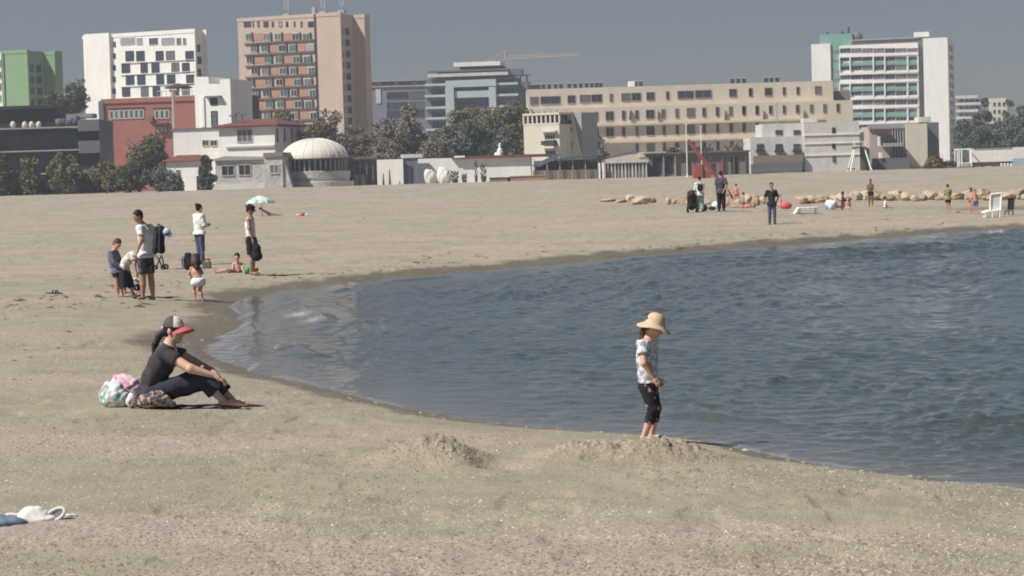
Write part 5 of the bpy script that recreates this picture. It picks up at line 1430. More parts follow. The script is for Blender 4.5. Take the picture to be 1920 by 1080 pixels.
    if shoes:
        for n in "LR":
            an, to = J["an" + n], J["toe" + n]; fd = nrm(to - an)
            S = Sdf().cap(an - v3(0, 0, .018 * H) - fd * .015 * H, to, .026 * H, .020 * H, .01).cap(an - v3(0, 0, .016 * H), an + v3(0, 0, .005 * H), .027 * H, .027 * H, .01, flat=True)
            skin("shoe", [(S, h)], shoes, t)
    if hair:
        S = Sdf(); S.ell(P(0, -.016, .034), np.array([.084, .101, .097]) * hk, hM, .01); S.ell(P(0, -.05, -.02), np.array([.074, .055, .07]) * hk, hM, .02)
        S.sub(P(0, .105, -.035), np.array([.085, .085, .105]) * hk, hM, .01)
        for q in (-1, 1): S.sub(P(q * .09, .03, -.05), np.array([.035, .05, .055]) * hk, hM, .01)
        for pts, r in hair.get("locks", []):
            for i in range(len(pts) - 1): S.cap(np.asarray(pts[i]), np.asarray(pts[i + 1]), r[i], r[i + 1], .015)
        for cc, r in hair.get("buns", []): S.ell(P(*cc), np.array([r, r, r]) * hk, hM, .01)
        S.folds(.003 * hk, (120, 120, 60))
        skin("hair", [(S, min(h, .010))], HAIR[hair["c"]], t)
    return t, P, hk, hM, M

def hat(t, P, hk, hM, prof, m, c=(0, -.005, .05), tilt=0.0, name="hat", wav=0.0, n=36):
    R = hM @ np.array([[1, 0, 0], [0, math.cos(tilt), math.sin(tilt)], [0, -math.sin(tilt), math.cos(tilt)]])
    b = MB(); vs = []; c0 = P(*c)
    for r, z in prof:
        for k in range(n):
            a = 2 * math.pi * k / n; w = wav * math.sin(3 * a + .8) * max(0, r - .10) * 3
            vs.append(c0 + R @ (np.array([r * math.cos(a) * .93, r * math.sin(a), z + w]) * hk))
    b.add(vs, [(j * n + k, j * n + (k + 1) % n, (j + 1) * n + (k + 1) % n, (j + 1) * n + k) for j in range(len(prof) - 1) for k in range(n)])
    return b.build(name, m, t, True)
# ================================================================== the people
def cl(name, c, **k): return mat(name, c, k.pop("rough", .9), k.pop("var", .10), k.pop("scale", 5), k.pop("bump", .25), k.pop("bscale", 28), **k)
C_TEE = cl("charcoal_cotton", (.052, .045, .056)); C_JEAN_D = cl("dark_navy_denim", (.026, .028, .045)); C_WHITE = cl("white_cotton", (.78, .77, .76)); C_BLACK = cl("black_cloth", (.016, .016, .021))
C_DENIM = cl("blue_denim", (.085, .10, .165)); C_DENIM_S = cl("slate_denim_shirt", (.13, .14, .19)); C_NAVY = cl("navy_cotton", (.035, .037, .055)); C_SLATE = cl("slate_cotton", (.075, .075, .10)); C_TEALP = cl("pale_teal_cotton", (.23, .36, .35))
C_SHORT = pattern_mat("grey_violet_shorts", (.03, .028, .036), [(.15, .14, .18), (.05, .045, .06)], 14)
C_PALE = pattern_mat("pale_printed_cotton", (.58, .58, .50), [(.30, .33, .36), (.70, .68, .60)], 16)
C_GREEN = cl("olive_green_cotton", (.28, .30, .15)); C_BLUE = cl("blue_shorts_cloth", (.10, .16, .36)); C_PINK = cl("pink_cotton", (.60, .28, .32)); C_RED = cl("coral_red_cloth", (.62, .12, .13))
C_STRAW = mat("woven_straw", (.62, .44, .30), .85, .10, 40, .5, 120); C_NAPPY = cl("white_nappy", (.80, .81, .83))

def here(px, py, D=None):
    p = stand(px, py)
    if D is not None: q = at(px, py, D); p = np.array([q[0], D, ground(q[0], D)])
    return p
def jf(root):
    Y = root[1]
    return lambda px, py, dy=0.0: at(px, py, Y + dy) - root

# ---- woman sitting on the sand, near left
r = here(318, 764); j = jf(r); SEAT = r.copy()
J = dict(f=v3(.97, -.15, 0), H=1.60, hh=.246, hf=v3(.91, -.36, -.14), hu=v3(.1, 0, 1), bend=.03, lb=1.02,
         head=j(326.5, 619, .02), neck=j(317, 648, .02), shL=j(326, 656, .17), shR=j(309, 662, -.15), hipL=j(284, 741, .11), hipR=j(280, 743, -.10),
         elL=j(362, 678, .16), wrL=j(399, 694, .06), elR=j(357, 691, -.27), wrR=j(404, 705, -.24),
         knL=j(393, 710, .10), anL=j(437, 751, .10), toeL=j(464, 757.5, .09), knR=j(374, 708, -.07), anR=j(418, 750.5, -.06), toeR=j(461, 758, -.12),
         hdR=v3(.86, .12, -.50), pdR=v3(-.30, .35, -.85), curlR=.42, hdL=v3(.62, -.55, -.52), pdL=v3(-.45, .1, -.85), curlL=.5)
PT = [j(306, 622, .02), j(298, 631, .02), j(291, 646, .0), j(286, 663, -.02)]
woman, P, hk, hM, tM = person("woman in charcoal T-shirt, dark jeans and a red-peaked cap sitting barefoot on the sand", r, J,
    top=dict(m=C_TEE, sleeve=.50, hem=.06, off=.013, fold=.0035), legs=dict(m=cl("dark_jeans_cloth", (.030, .034, .052)), len=1.66, off=.013, flare=.014, fold=.004), hair=dict(c="black", locks=[(PT, [.032, .036, .030, .012])]), skin_="light", h=.0075, bulk=1.2)
# the cap: grey back panels, pale front panel with a dark mark, red peak
capg = mat("grey_purple_cap_cloth", (.10, .082, .085), .85, .08, 8, .2, 60); capw = mat("cream_cap_panel", (.70, .66, .54), .85, .05, 8)
capM = hM @ np.array([[1, 0, 0], [0, math.cos(.10), -math.sin(.10)], [0, math.sin(.10), math.cos(.10)]])
def cap_shell(a0, a1, rr, m, name):
    b = MB(); n = 20; vs = []; rows = 9; c0 = P(0, -.012, .032)
    for jx in range(rows):
        th = math.pi / 2 * jx / (rows - 1) * .985
        for k in range(n + 1):
            a = a0 + (a1 - a0) * k / n
            vs.append(c0 + capM @ (np.array([rr * .089 * math.cos(th) * math.cos(a), rr * .107 * math.cos(th) * math.sin(a), rr * .108 * math.sin(th)]) * hk))
    b.add(vs, [(jx * (n + 1) + k, jx * (n + 1) + k + 1, (jx + 1) * (n + 1) + k + 1, (jx + 1) * (n + 1) + k) for jx in range(rows - 1) for k in range(n)])
    return b.build(name, m, woman, True)
cap_shell(math.radians(156), math.radians(384), 1.0, capg, "cap")
fp = cap_shell(math.radians(24), math.radians(156), 1.012, capw, "cap_panel")
def patch(pts, off, m, name, parent):   # small flat print lying on the cap's front
    b = MB(); c0 = P(0, -.012, .032); vs = []
    for a, th in pts:
        a = math.radians(a); th = math.radians(th); vs.append(c0 + capM @ (np.array([off * .089 * math.cos(th) * math.cos(a), off * .107 * math.cos(th) * math.sin(a), off * .108 * math.sin(th)]) * hk))
    return b.add(vs, [tuple(range(len(vs)))]).build(name, m, parent)
for kx, pts in enumerate(([(66, 24), (73, 20), (79, 32), (75, 44), (68, 40)], [(56, 46), (62, 42), (66, 52), (60, 56)], [(50, 20), (56, 20), (56, 27), (50, 27)])): patch(pts, 1.025, mat("violet_print", (.14, .11, .17), .9, .05, 5), "cap_print", fp)
b = MB(); vs = []; n = 18
for row, (e, dz) in enumerate(((0.0, .0), (.45, .004), (.8, -.002), (1.0, -.010))):
    for k in range(n + 1):
        a = math.radians(22 + 136 * k / n); q = .105 + e * .105 * math.sin((a - math.radians(22)) / math.radians(136) * math.pi) ** .45
        vs.append(P(0, -.012, .034) + capM @ (np.array([q * math.cos(a) * .90, q * math.sin(a) * 1.02, dz - e * .010 - .062 * abs(math.cos(a)) ** 2]) * hk))
fs = [(jx * (n + 1) + k, jx * (n + 1) + k + 1, (jx + 1) * (n + 1) + k + 1, (jx + 1) * (n + 1) + k) for jx in range(3) for k in range(n)]
m0 = len(vs); vs += [v - capM @ (np.array([0, 0, .006]) * hk) for v in vs]; fs += [tuple(i + m0 for i in q[::-1]) for q in fs]
e_ = [k for k in range(3 * (n + 1), 4 * (n + 1))]; fs += [(e_[k], e_[k + 1], e_[k + 1] + m0, e_[k] + m0) for k in range(n)]
b.add(vs, fs).build("cap_peak", mat("coral_red_peak", (.50, .115, .125), .8, .05, 8), woman, True)
MB().blob(tuple(P(0, -.012, .141)), (.010 * hk,) * 3, 8).build("cap_button", capg, woman, True)
MB().bar(tuple(P(-.03, -.118, .012)), tuple(P(.03, -.118, .012)), .011, .011, 8).build("cap_strap", CANVAS, woman)

# ---- girl wading at the water's edge behind the dug-up heap
r = here(1214, 822, 20.6); j = jf(r)
z0 = 0
J = dict(f=v3(.98, -.2, 0), H=1.09, hh=.192, hf=v3(.84, -.22, -.52), hu=v3(.5, 0, 1),
         head=j(1227, 612, 0), neck=j(1218.5, 633, 0), shL=j(1222, 645, .10), shR=j(1206, 645, -.11), hipL=j(1217, 727, .046), hipR=j(1214, 728, -.046),
         elL=j(1221, 682, .15), wrL=j(1232, 710, .11), elR=j(1207, 681, -.155), wrR=j(1226, 710, -.13), knL=j(1229, 766, .055), knR=j(1226, 768, -.06),
         anL=j(1222, 812, .07), anR=j(1207, 815, -.05), hdR=v3(.62, -.05, -.78), pdR=v3(-.2, .9, -.2), curlR=.95, hdL=v3(.5, -.1, -.86), pdL=v3(0, -.9, 0), curlL=.9)
for n in "LR":
    J["an" + n][2] = max(.05, J["an" + n][2] * .4 + .03); J["toe" + n] = J["an" + n] + v3(.085, -.02, -.032)
girl_top = pattern_mat("white_printed_tee", (.76, .75, .77), [(.34, .33, .40)], 26, (.52, .56), .9, .2)
girl_leg = pattern_mat("black_flowered_cotton", (.018, .018, .024), [(.52, .32, .28), (.44, .22, .17)], 13, (.62, .645), .9, .2)
lk = [(j(1209, 612, .0), j(1205, 622, .0), j(1204, 634, .0), j(1203, 644, .01)), [.030, .026, .022, .012]]
girl, P, hk, hM, tM = person("girl in straw sun hat, printed T-shirt and black flowered leggings at the water's edge", r, J,
    top=dict(m=girl_top, sleeve=.52, hem=-.045, off=.019, fold=.0025), legs=dict(m=girl_leg, len=1.52, off=.007, flare=.004, waist=.058), hair=dict(c="brown", locks=[lk]), skin_="light", h=.0065, bulk=1.10)
hat(girl, P, hk, hM, [(.188, -.060), (.170, -.042), (.130, -.018), (.105, .0), (.100, .035), (.090, .075), (.066, .104), (.034, .116), (.002, .119)], C_STRAW, (0, -.008, .028), -.26, "sun_hat", .05)
hat(girl, P, hk, hM, [(.108, -.004), (.1085, .018)], mat("pale_hat_ribbon", (.66, .52, .42), .8, .05, 9), (0, -.008, .028), -.26, "hat_band")

# ---- group on the left
GL = "people on the left beach"
r = here(279, 562); j = jf(r)
J = dict(f=v3(-.75, -.62, 0), H=1.76, hh=.235, hf=v3(-.82, -.50, -.30), head=j(258.5, 405, -.05), neck=j(265, 420, 0), shL=j(262, 428, -.17), shR=j(281, 427, .15), hipL=j(269, 481, -.08), hipR=j(278, 481, .08),
         elL=j(266, 450, -.24), wrL=j(258, 470, -.26), elR=j(281, 451, .20), wrR=j(268, 471, .02), knL=j(268, 521, -.06), anL=j(268, 556, -.05), knR=j(283, 520, .08), anR=j(287, 557, .06))
J["toeL"] = J["anL"] + v3(-.10, -.10, -.045); J["toeR"] = J["anR"] + v3(-.10, -.10, -.045)
person("man in white T-shirt and dark patterned shorts stooping over two children", r, J, top=dict(m=C_WHITE, sleeve=.6, hem=.012), legs=dict(m=C_SHORT, len=.80, off=.008, flare=.004), hair=dict(c="black"), skin_="tan", h=.013, bulk=1.10, group=GL)
# folded black pushchair behind him with a pale blue ball
t = empty("pushchair", here(298, 506), 0, "black folded pushchair with upright handle behind the man in white T-shirt", "pushchair"); rr = here(298, 506); j2 = jf(rr); 
S = Sdf().cap(j2(291, 432), j2(288, 470), .10, .12, .05).cap(j2(303, 428), j2(303, 470), .08, .09, .05).ell(j2(297, 450), (.13, .18, .32), None, .05).folds(.008, (30, 30, 14))
skin("seat_fabric", [(S, .016)], C_BLACK, t)
m = MB().tube([j2(296, 430), j2(295, 423), j2(298, 420), j2(300, 422)], .022).tube([j2(292, 478, -.2), j2(306, 502, -.2)], .02).tube([j2(303, 478, .2), j2(292, 503, .2)], .02).tube([j2(303, 478, -.2), j2(308, 500, -.2)], .02)
m.build("frame", FRAME_D, t, True)
for px, py, dy in ((291, 502, .2), (306, 501, -.2), (311, 500, .15)):
    MB().lathe([(.035, -.025), (.075, -.025), (.075, .025), (.035, .025)], tuple(j2(px, py, dy)), 16, Matrix.Rotation(math.pi / 2, 3, 'X')).build("wheel", C_BLACK, t, True)
S = Sdf().ell(j2(312, 435), (.115, .11, .105), None, .02).ell(j2(318, 440), (.07, .08, .07), None, .03)
o = skin("sun_visor", [(S, .012)], pattern_mat("pale_blue_print", (.40, .55, .66), [(.75, .80, .84), (.10, .14, .22)], 7), t)
m = MB()
for k in (0, 2): m.bar(tuple(j2(291 + 4 * k, 426, -.19)), tuple(j2(289 + 4.4 * k, 474, -.21)), .010, .010, 5)
m.build("strap", cl("grey_webbing", (.13, .13, .15)), t)

r = here(226, 556); j = jf(r)
J = dict(f=v3(.95, -.3, 0), H=1.18, hh=.205, hf=v3(.75, -.5, -.5), hu=v3(.4, 0, 1), bend=.03, head=j(220, 457), neck=j(214, 469), shL=j(217, 473, .11), shR=j(208, 474, -.10), hipL=j(223, 508, .06), hipR=j(218, 509, -.06),
         elL=j(224, 489, .15), wrL=j(235, 500, .10), elR=j(213, 492, -.15), wrR=j(225, 503, -.15), knL=j(227, 532, .06), anL=j(231, 551, .06), knR=j(219, 532, -.06), anR=j(222, 552, -.05))
for n in "LR": J["toe" + n] = J["an" + n] + v3(.09, -.03, -.03)
person("brown haired child in slate blue denim shirt bending forward, leftmost of the group", r, J, top=dict(m=C_DENIM_S, sleeve=1.7, hem=.03, off=.018), legs=dict(m=C_NAVY, len=.45, off=.014), hair=dict(c="brown"), skin_="pink", h=.011, bulk=1.3, group=GL)

r = here(243, 557); j = jf(r)
J = dict(f=v3(.97, -.2, 0), H=1.22, hh=.205, hf=v3(.7, -.2, -.75), hu=v3(.8, 0, .6), bend=.05, head=j(263, 487, -.05), neck=j(257, 479, -.05), shL=j(256, 475, .06), shR=j(251, 478, -.16), hipL=j(233, 501, .04), hipR=j(231, 503, -.10),
         elL=j(259, 492, .10), wrL=j(264, 508, .06), elR=j(252, 494, -.21), wrR=j(256, 511, -.20), knL=j(243, 528, .05), anL=j(250, 551, .05), knR=j(232, 527, -.12), anR=j(235, 552, -.12))
for n in "LR": J["toe" + n] = J["an" + n] + v3(.09, -.04, -.03)
person("child in pale printed T-shirt and dark rolled jeans bent double beside the stooping man", r, J, top=dict(m=C_PALE, sleeve=.6, hem=.0, off=.018), legs=dict(m=C_JEAN_D, len=1.5, off=.016, flare=.008), hair=dict(c="black"), skin_="pink", h=.011, bulk=1.25, group=GL)

# little green toy bike on the sand between them, flip-flops, dark sandal further left
rr = here(258, 548); j2 = jf(rr); t = empty("toy_bike", rr, 0, "small green toy bike with black wheels between the children's legs", "toy")
MB().tube([j2(253, 524), j2(259, 528), j2(265, 526)], .022).tube([j2(259, 528), j2(256, 538)], .02).tube([j2(264, 518), j2(265, 526), j2(262, 538)], .016).tube([j2(262, 518, -.08), j2(265, 518, .08)], .014).build("frame", cl("green_toy_plastic", (.10, .26, .08), rough=.4), t, True)
MB().box(*[float(v) for v in (j2(250, 524)[0], j2(257, 524)[0], -.05, .05, j2(250, 524)[2], j2(250, 521)[2])]).build("saddle", CANVAS, t, bevel=.01)
for px, py in ((257, 539), (263, 538)): MB().lathe([(.03, -.02), (.075, -.02), (.075, .02), (.03, .02)], tuple(j2(px, py)), 16, Matrix.Rotation(math.pi / 2, 3, 'X')).build("wheel", C_BLACK, t, True)
def sandal(px, py, L, rz, m, label, group=None, strapm=None):
    rr = here(px, py); t = empty("sandal", rr, rz, label, "sandal", group); n = 20; vs = []
    ol = []
    for k in range(n):
        a = 2 * math.pi * k / n; ol.append((L * .5 * math.cos(a), L * (.17 + .04 * math.cos(a)) * math.sin(a)))
    b = MB(); foot(b, ol, .0, L * .10); b.build("sole", m, t, bevel=L * .02)
    MB().tube([(L * .05, -L * .19, L * .08), (L * .12, -L * .10, L * .25), (L * .14, 0, L * .29), (L * .12, L * .10, L * .25), (L * .05, L * .19, L * .08)], L * .05, 8).build("strap", strapm or m, t, True)
    return t
sandal(263, 561, .26, .5, C_BLACK, "near black sandal at the stooping man's feet"); sandal(259, 560, .25, -.3, C_BLACK, "far black sandal at the stooping man's feet")
sandal(97, 551, .27, .2, cl("dark_purple_rubber", (.035, .028, .036)), "left dark purple sandal lying alone on the left sand"); sandal(108, 551, .27, 2.6, cl("dark_purple_rubber", (.035, .028, .036)), "right dark purple sandal lying alone on the left sand")

# woman in white T-shirt and jeans
r = here(376, 498); J = std_pose(1.70, 40, arms=("front", "front")); j = jf(r); J["head"] = j(373.5, 390); J["neck"] = j(373, 401)
person("woman with black hair bun, white T-shirt and blue jeans standing with folded arms", r, J, top=dict(m=C_WHITE, sleeve=.95, hem=.015, off=.016), legs=dict(m=C_DENIM, len=1.95, off=.004), hair=dict(c="black", buns=[((0, -.09, .10), .045)]), skin_="light", h=.013, bulk=1.06, shoes=C_BLACK, group=GL)
# man with bucket hat
r = here(473, 516); J = std_pose(1.72, -8, arms=("down", "front"), lean=-.006); j = jf(r); J["hf"] = v3(.9, -.1, -.35); J["wrR"] = j(474, 449, -.22); J["elR"] = j(467, 428, -.24); J["hdR"] = v3(.2, 0, -1); J["wrL"] = j(478, 450, .15)
_, P, hk, hM, tM = person("man in black bucket hat, white vest and black shorts holding a black bag", r, J, top=dict(m=C_WHITE, sleeve=0, hem=-.005, off=.011), legs=dict(m=C_BLACK, len=.95, off=.016, flare=.01), hair=dict(c="black"), skin_="tan", h=.012, bulk=1.0, group=GL)
hat(_, P, hk, hM, [(.165, -.020), (.150, -.004), (.104, .022), (.100, .05), (.086, .082), (.04, .092), (.002, .093)], C_BLACK, (0, -.008, .045), .1, "bucket_hat")
rr = here(481, 500); j2 = jf(r); t = empty("bag", at(482, 487, r[1] - .22), 0, "black tote bag held by the man in the bucket hat", "bag"); oo = np.array(t.location)
q = lambda px, py, dy=0: at(px, py, r[1] - .22 + dy) - oo
S = Sdf().cap(q(481, 464), q(481.5, 480), .10, .13, .04).ell(q(481.5, 480), (.13, .06, .10), None, .04).folds(.006, (30, 30, 18)); skin("pouch", [(S, .013)], C_BLACK, t)
MB().tube([q(478, 462), q(477, 451), q(479, 450), q(483, 462)], .014).build("strap", C_BLACK, t, True)

# child sitting with toys
r = here(445, 513); j = jf(r)
J = dict(f=v3(-.5, -.86, 0), H=1.05, hh=.20, hf=v3(-.1, -.95, -.2), head=j(444.5, 482, -.03), neck=j(445, 492), shL=j(452, 495, .02), shR=j(438, 495, .0), hipL=j(450, 510, .03), hipR=j(442, 510.5, .0),
         elL=j(455, 503, -.06), wrL=j(458, 511, -.12), elR=j(436, 504, -.06), wrR=j(433, 511, -.10), knL=j(428, 507, -.08), anL=j(409, 511, -.10), knR=j(424, 506.5, -.20), anR=j(404, 510.5, -.24))
for n in "LR": J["toe" + n] = J["an" + n] + v3(-.03, -.02, .08)
person("dark haired bare chested child sitting on the sand with outstretched legs", r, J, legs=dict(m=pattern_mat("red_patterned_swimwear", (.34, .07, .06), [(.10, .05, .06), (.5, .25, .2)], 22), len=.75, off=.012, name="swim_shorts"), hair=dict(c="black"), skin_="light", h=.011, group=GL)
t = MB().lathe([(.07, 0), (.095, .17), (.10, .17), (.08, .01), (.0, .012)], (0, 0, 0), 18).tube([(-.095, 0, .16), (-.06, 0, .25), (.06, 0, .25), (.095, 0, .16)], .008).build("bucket", cl("green_bucket_plastic", (.07, .30, .13), rough=.4), None, True); t.location = here(465, 514); tag(t, "small green toy bucket beside the bare chested child", "bucket")
t = MB().lathe([(.06, 0), (.09, .15), (.095, .15), (.07, .01), (.0, .012)], (0, 0, 0), 18).build("bucket", cl("olive_plastic", (.13, .13, .07), rough=.5), None, True); t.location = here(478, 514); tag(t, "dark olive toy pail right of the man in the bucket hat", "bucket")
t = MB().box(-.11, .11, -.1, .1, 0, .18).tube([(-.08, 0, .18), (-.05, 0, .24), (.05, 0, .24), (.08, 0, .18)], .012).build("cool_box", cl("grey_olive_canvas", (.16, .15, .12)), None, bevel=.02); t.location = here(388, 504); tag(t, "grey olive cool box between the woman in jeans and the sitting child", "box")

# toddler and black rucksack
r = here(372, 565); j = jf(r)
J = dict(f=v3(-.35, .93, 0), H=.86, hh=.185, hf=v3(-.2, .95, -.3), bend=.02, head=j(366, 489, .12), neck=j(366.5, 499, .08), shL=j(359, 503, .06), shR=j(375, 503, .04), hipL=j(367, 529, 0), hipR=j(376, 529, 0),
         elL=j(355, 512, .08), wrL=j(358, 518, .18), elR=j(379, 512, .10), wrR=j(376, 508, .22), knL=j(363, 543, .05), anL=j(366, 559, .0), knR=j(375, 545, .02), anR=j(380, 563, -.02))
for n in "LR": J["toe" + n] = J["an" + n] + v3(-.02, .08, -.025)
person("toddler in white nappy seen from behind, hunched with long brown hair", r, J, legs=dict(m=C_NAPPY, len=.34, off=.045, waist=.085, name="nappy", fold=.005), hair=dict(c="brown", locks=[([j(366, 484, .05), j(367, 493, .0), j(369, 501, -.05)], [.10, .10, .06])]), skin_="pink", h=.010, bulk=1.42, eyes=False, group=GL)
rr = here(353, 507); t = empty("backpack", rr, 0, "black rucksack with pale straps standing on the sand beside the toddler", "backpack")
S = Sdf().ell((0, 0, .22), (.15, .11, .23), None, .03).ell((.03, -.09, .15), (.10, .06, .11), None, .04).cap((-.05, 0, .42), (.05, 0, .42), .03, .03, .04).folds(.006, (35, 35, 22)); skin("pouch", [(S, .012)], C_BLACK, t)
m = MB()
for x in (-.13, -.08): m.tube([(x, -.06, .40), (x - .02, -.13, .25), (x - .01, -.09, .03)], .013)
m.build("strap", cl("pale_violet_webbing", (.28, .26, .36)), t, True)

# parasol with a sunbather, things on the sand beyond
rr = here(492, 405); s_ = rr[1] / FPX; t = empty("beach_umbrella", rr, 0, "white beach umbrella with green leaf print planted on the far left sand", "umbrella"); hp = 36 * s_; R_ = 27 * s_
MB().bar((0, 0, -.2), (0, 0, hp + .1), .025, .02, 8).build("pole", METAL, t)
UM = pattern_mat("leaf_print_canvas", (.72, .74, .72), [(.15, .36, .33), (.42, .58, .60)], 2.2, (.53, .57), .85)
b = MB(); n = 48; vs = []; prof = [(1.0, .0), (.98, .12), (.8, .42), (.55, .72), (.28, .92), (.02, 1.0)]
for q_, zq in prof:
    for k in range(n):
        a = 2 * math.pi * k / n; sc = 1 - .05 * q_ * (1 - abs(math.cos(4 * a))); vs.append((R_ * q_ * sc * math.cos(a) - .1, R_ * q_ * sc * math.sin(a), hp - 15 * s_ + 14 * s_ * zq + 3 * s_))
b.add(vs, [(i * n + k, i * n + (k + 1) % n, (i + 1) * n + (k + 1) % n, (i + 1) * n + k) for i in range(len(prof) - 1) for k in range(n)]).build("canopy", UM, t, True)
m = MB()
for k in range(8):
    a = math.pi * k / 4; m.bar((R_ * .97 * math.cos(a) - .1, R_ * .97 * math.sin(a), hp - 12 * s_), (0, 0, hp + 1.4 * s_), .012, .012, 5)
m.build("ribs", METAL, t)
r = here(482, 409); 
J = std_pose(1.65, 180, arms="down"); Rm = np.array([[0, 0, -1], [0, 1, 0], [1, 0, 0.0]])
J2 = {k: (Rm @ v + v3(.55, .0, .13 - .0) if isinstance(v, np.ndarray) and k not in ("f", "hf") else v) for k, v in J.items()}
def lying(label, px, py, head_right, colour, skin_, H=1.62, top=None, up=True, hair="brown", h=.02, group=None, prop=0.0):
    """A figure stretched out on the sand, head to the right or left, face up."""
    r = here(px, py); J = std_pose(H, 90, arms="down"); sx = 1 if head_right else -1; K = {}
    for k, v in J.items():
        if isinstance(v, np.ndarray) and k not in ("f", "hf"):
            lift = prop * max(0, v[2] - .5 * H)
            K[k] = v3(sx * (v[2] - H * .5) * (1 - prop * .35), v[0], .11 + .0 * v[1] + lift)
            if k.startswith("toe"): K[k] = v3(sx * (.02 - H * .5), v[0], .16)
            if k.startswith("an"): K[k][2] = .06
            if k.startswith("wr") or k.startswith("el"): K[k][2] = .07 + lift * .6
        else: K[k] = v
    K["f"] = v3(0, 0, 1); K["hf"] = v3(-sx * prop, -.2, 1 - prop); K["hu"] = v3(sx, 0, prop)
    return person(label, r, K, top=top, legs=dict(m=colour, len=.3, off=.012, name="swimwear"), hair=dict(c=hair), skin_=skin_, h=h, eyes=False, group=group)
lying("sunbather lying under the leaf print umbrella", 505, 405, False, C_BLACK, "tan", 1.65, prop=.55, h=.022)
def bundle(name, cat, label, px, py, w_px, h_px, m, seed=0, D=None, group=None, hh=.02, dy=1.0):
    rr = here(px, py, D); s = rr[1] / FPX; W = w_px * s / 2; Hh = h_px * s; q = np.random.default_rng(seed); S = Sdf()
    S.ell((0, 0, Hh * .42), (W * .9, W * .6 * dy, Hh * .5), None, Hh * .3)
    for k in range(5): S.ell((q.uniform(-.6, .6) * W, q.uniform(-.3, .3) * W, Hh * q.uniform(.3, .72)), (W * q.uniform(.25, .45), W * .35 * dy, Hh * q.uniform(.2, .32)), None, Hh * .2)
    S.folds(min(Hh * .03, .02 + Hh * .008), (9 / W, 9 / W, 5 / Hh), seed); S.cut((0, 0, -.02), (0, 0, -1))
    o = skin(name, [(S, max(min(W, Hh) / 14, .006))], m, None); o.location = rr; return tag(o, label, cat, group)
bundle("beach_bag", "bag", "coral red bag lying alone on the far left sand", 567, 405, 11, 7, C_RED, 2)
bundle("towel", "towel", "white towel on the left of the lone coral bag", 559, 405, 7, 4, C_WHITE, 3); bundle("towel", "towel", "white towel on the right of the lone coral bag", 575, 405, 7, 4, C_WHITE, 4)

# ---- belongings around the sitting woman
PB = pattern_mat("printed_plastic_bag", (.76, .77, .76), [(.22, .44, .40), (.42, .56, .58), (.50, .42, .30)], 9, (.57, .62), .45, .5)
PK = pattern_mat("pink_printed_towel", (.72, .33, .45), [(.80, .72, .74), (.78, .50, .58)], 11, (.50, .56), .8, .4)
PQ = pattern_mat("brown_patterned_cloth", (.36, .25, .18), [(.05, .035, .04), (.50, .38, .28), (.10, .08, .11)], 17, (.50, .55), .9, .3)
Y0 = SEAT[1]
def near_bundle(name, cat, label, pts, m, fold, py=763, dy=0.0, h=.008):
    rr = np.array([at(pts[0][0], py, Y0 + dy)[0], Y0 + dy, 0.0]); rr[2] = ground(rr[0], rr[1]); S = Sdf(); s = Y0 / FPX
    for px, pz, rx, rz in pts:
        c = at(px, pz, Y0 + dy) - rr; S.ell((c[0], 0, max(c[2], rz * s * .8)), (rx * s, rx * s * .75, rz * s), None, .03)
    S.folds(fold, (55, 50, 48), len(pts)); S.cut((0, 0, -.015), (0, 0, -1)); o = skin(name, [(S, h)], m, None); o.location = rr; return tag(o, label, cat)
near_bundle("plastic_bag", "bag", "full white and green printed plastic bag left of the sitting woman", [(213, 744, 27, 22), (205, 738, 17, 22), (226, 748, 18, 17), (217, 728, 14, 14), (199, 726, 7, 8)], PB, .007)
near_bundle("towel", "towel", "pink and white towel stuffed upright behind the plastic bag", [(238, 730, 26, 27), (226, 715, 18, 15), (254, 738, 17, 18), (246, 720, 16, 12)], PK, .007, dy=.16)
near_bundle("cloth_bag", "bag", "brown and black patterned cloth bag against the sitting woman's hip", [(288, 749, 22, 15), (272, 752, 15, 12), (306, 751, 14, 12), (296, 741, 12, 9), (321, 757, 9, 6)], PQ, .006, dy=-.26)
near_bundle("wrapped_parcel", "parcel", "small white and grey parcel between the plastic bag and the patterned bag", [(247, 752, 11, 13), (250, 741, 8, 9)], pattern_mat("grey_print_paper", (.70, .69, .66), [(.20, .18, .24)], 18, (.52, .56)), .004, dy=-.18)
rr = np.array([at(345, 760, Y0)[0], Y0 - .05, 0]); rr[2] = ground(rr[0], rr[1]); b = MB(); n = 14; vs = []
for i in range(n + 1):
    for k in range(7):
        x = -.33 + .80 * i / n; y = -.15 + .36 * k / 6; vs.append((x, y, ground(rr[0] + x, rr[1] + y) - rr[2] + .016 + .007 * math.sin(i * 1.7 + k)))
b.add(vs, [(i * 7 + k, (i + 1) * 7 + k, (i + 1) * 7 + k + 1, i * 7 + k + 1) for i in range(n) for k in range(6)])
t = b.build("beach_mat", cl("violet_grey_mat", (.19, .17, .23)), None, True); t.location = rr; tag(t, "thin violet grey mat under the sitting woman", "mat")

# ---- bottom left: white cap, blue cloth with a white strap
rr = here(70, 975); s = rr[1] / FPX; t = empty("hat", rr, .1, "white sun hat lying on its side in the bottom left corner", "hat")
S = Sdf().ell((-.02, 0, 5 * s), (32 * s, 24 * s, 22 * s), None, .02).ell((10 * s, -2 * s, 2 * s), (30 * s, 26 * s, 10 * s), None, .02).folds(.003, (70, 60, 60)); S.cut((0, 0, -.01), (0, 0, -1))
skin("crown", [(S, .005)], cl("white_hat_cloth", (.70, .68, .66)), t)
ring = []; RM = Matrix.Rotation(math.radians(34), 3, 'Y') @ Matrix.Rotation(math.radians(-60), 3, 'X')
for k in range(25):
    a = 2 * math.pi * k / 24; ring.append(Vector((34 * s, -12 * s, 9 * s)) + Matrix.Rotation(math.radians(-28), 3, 'Y') @ Vector((21 * s * math.cos(a), 5 * s * math.sin(a), 9.5 * s * math.sin(a))))
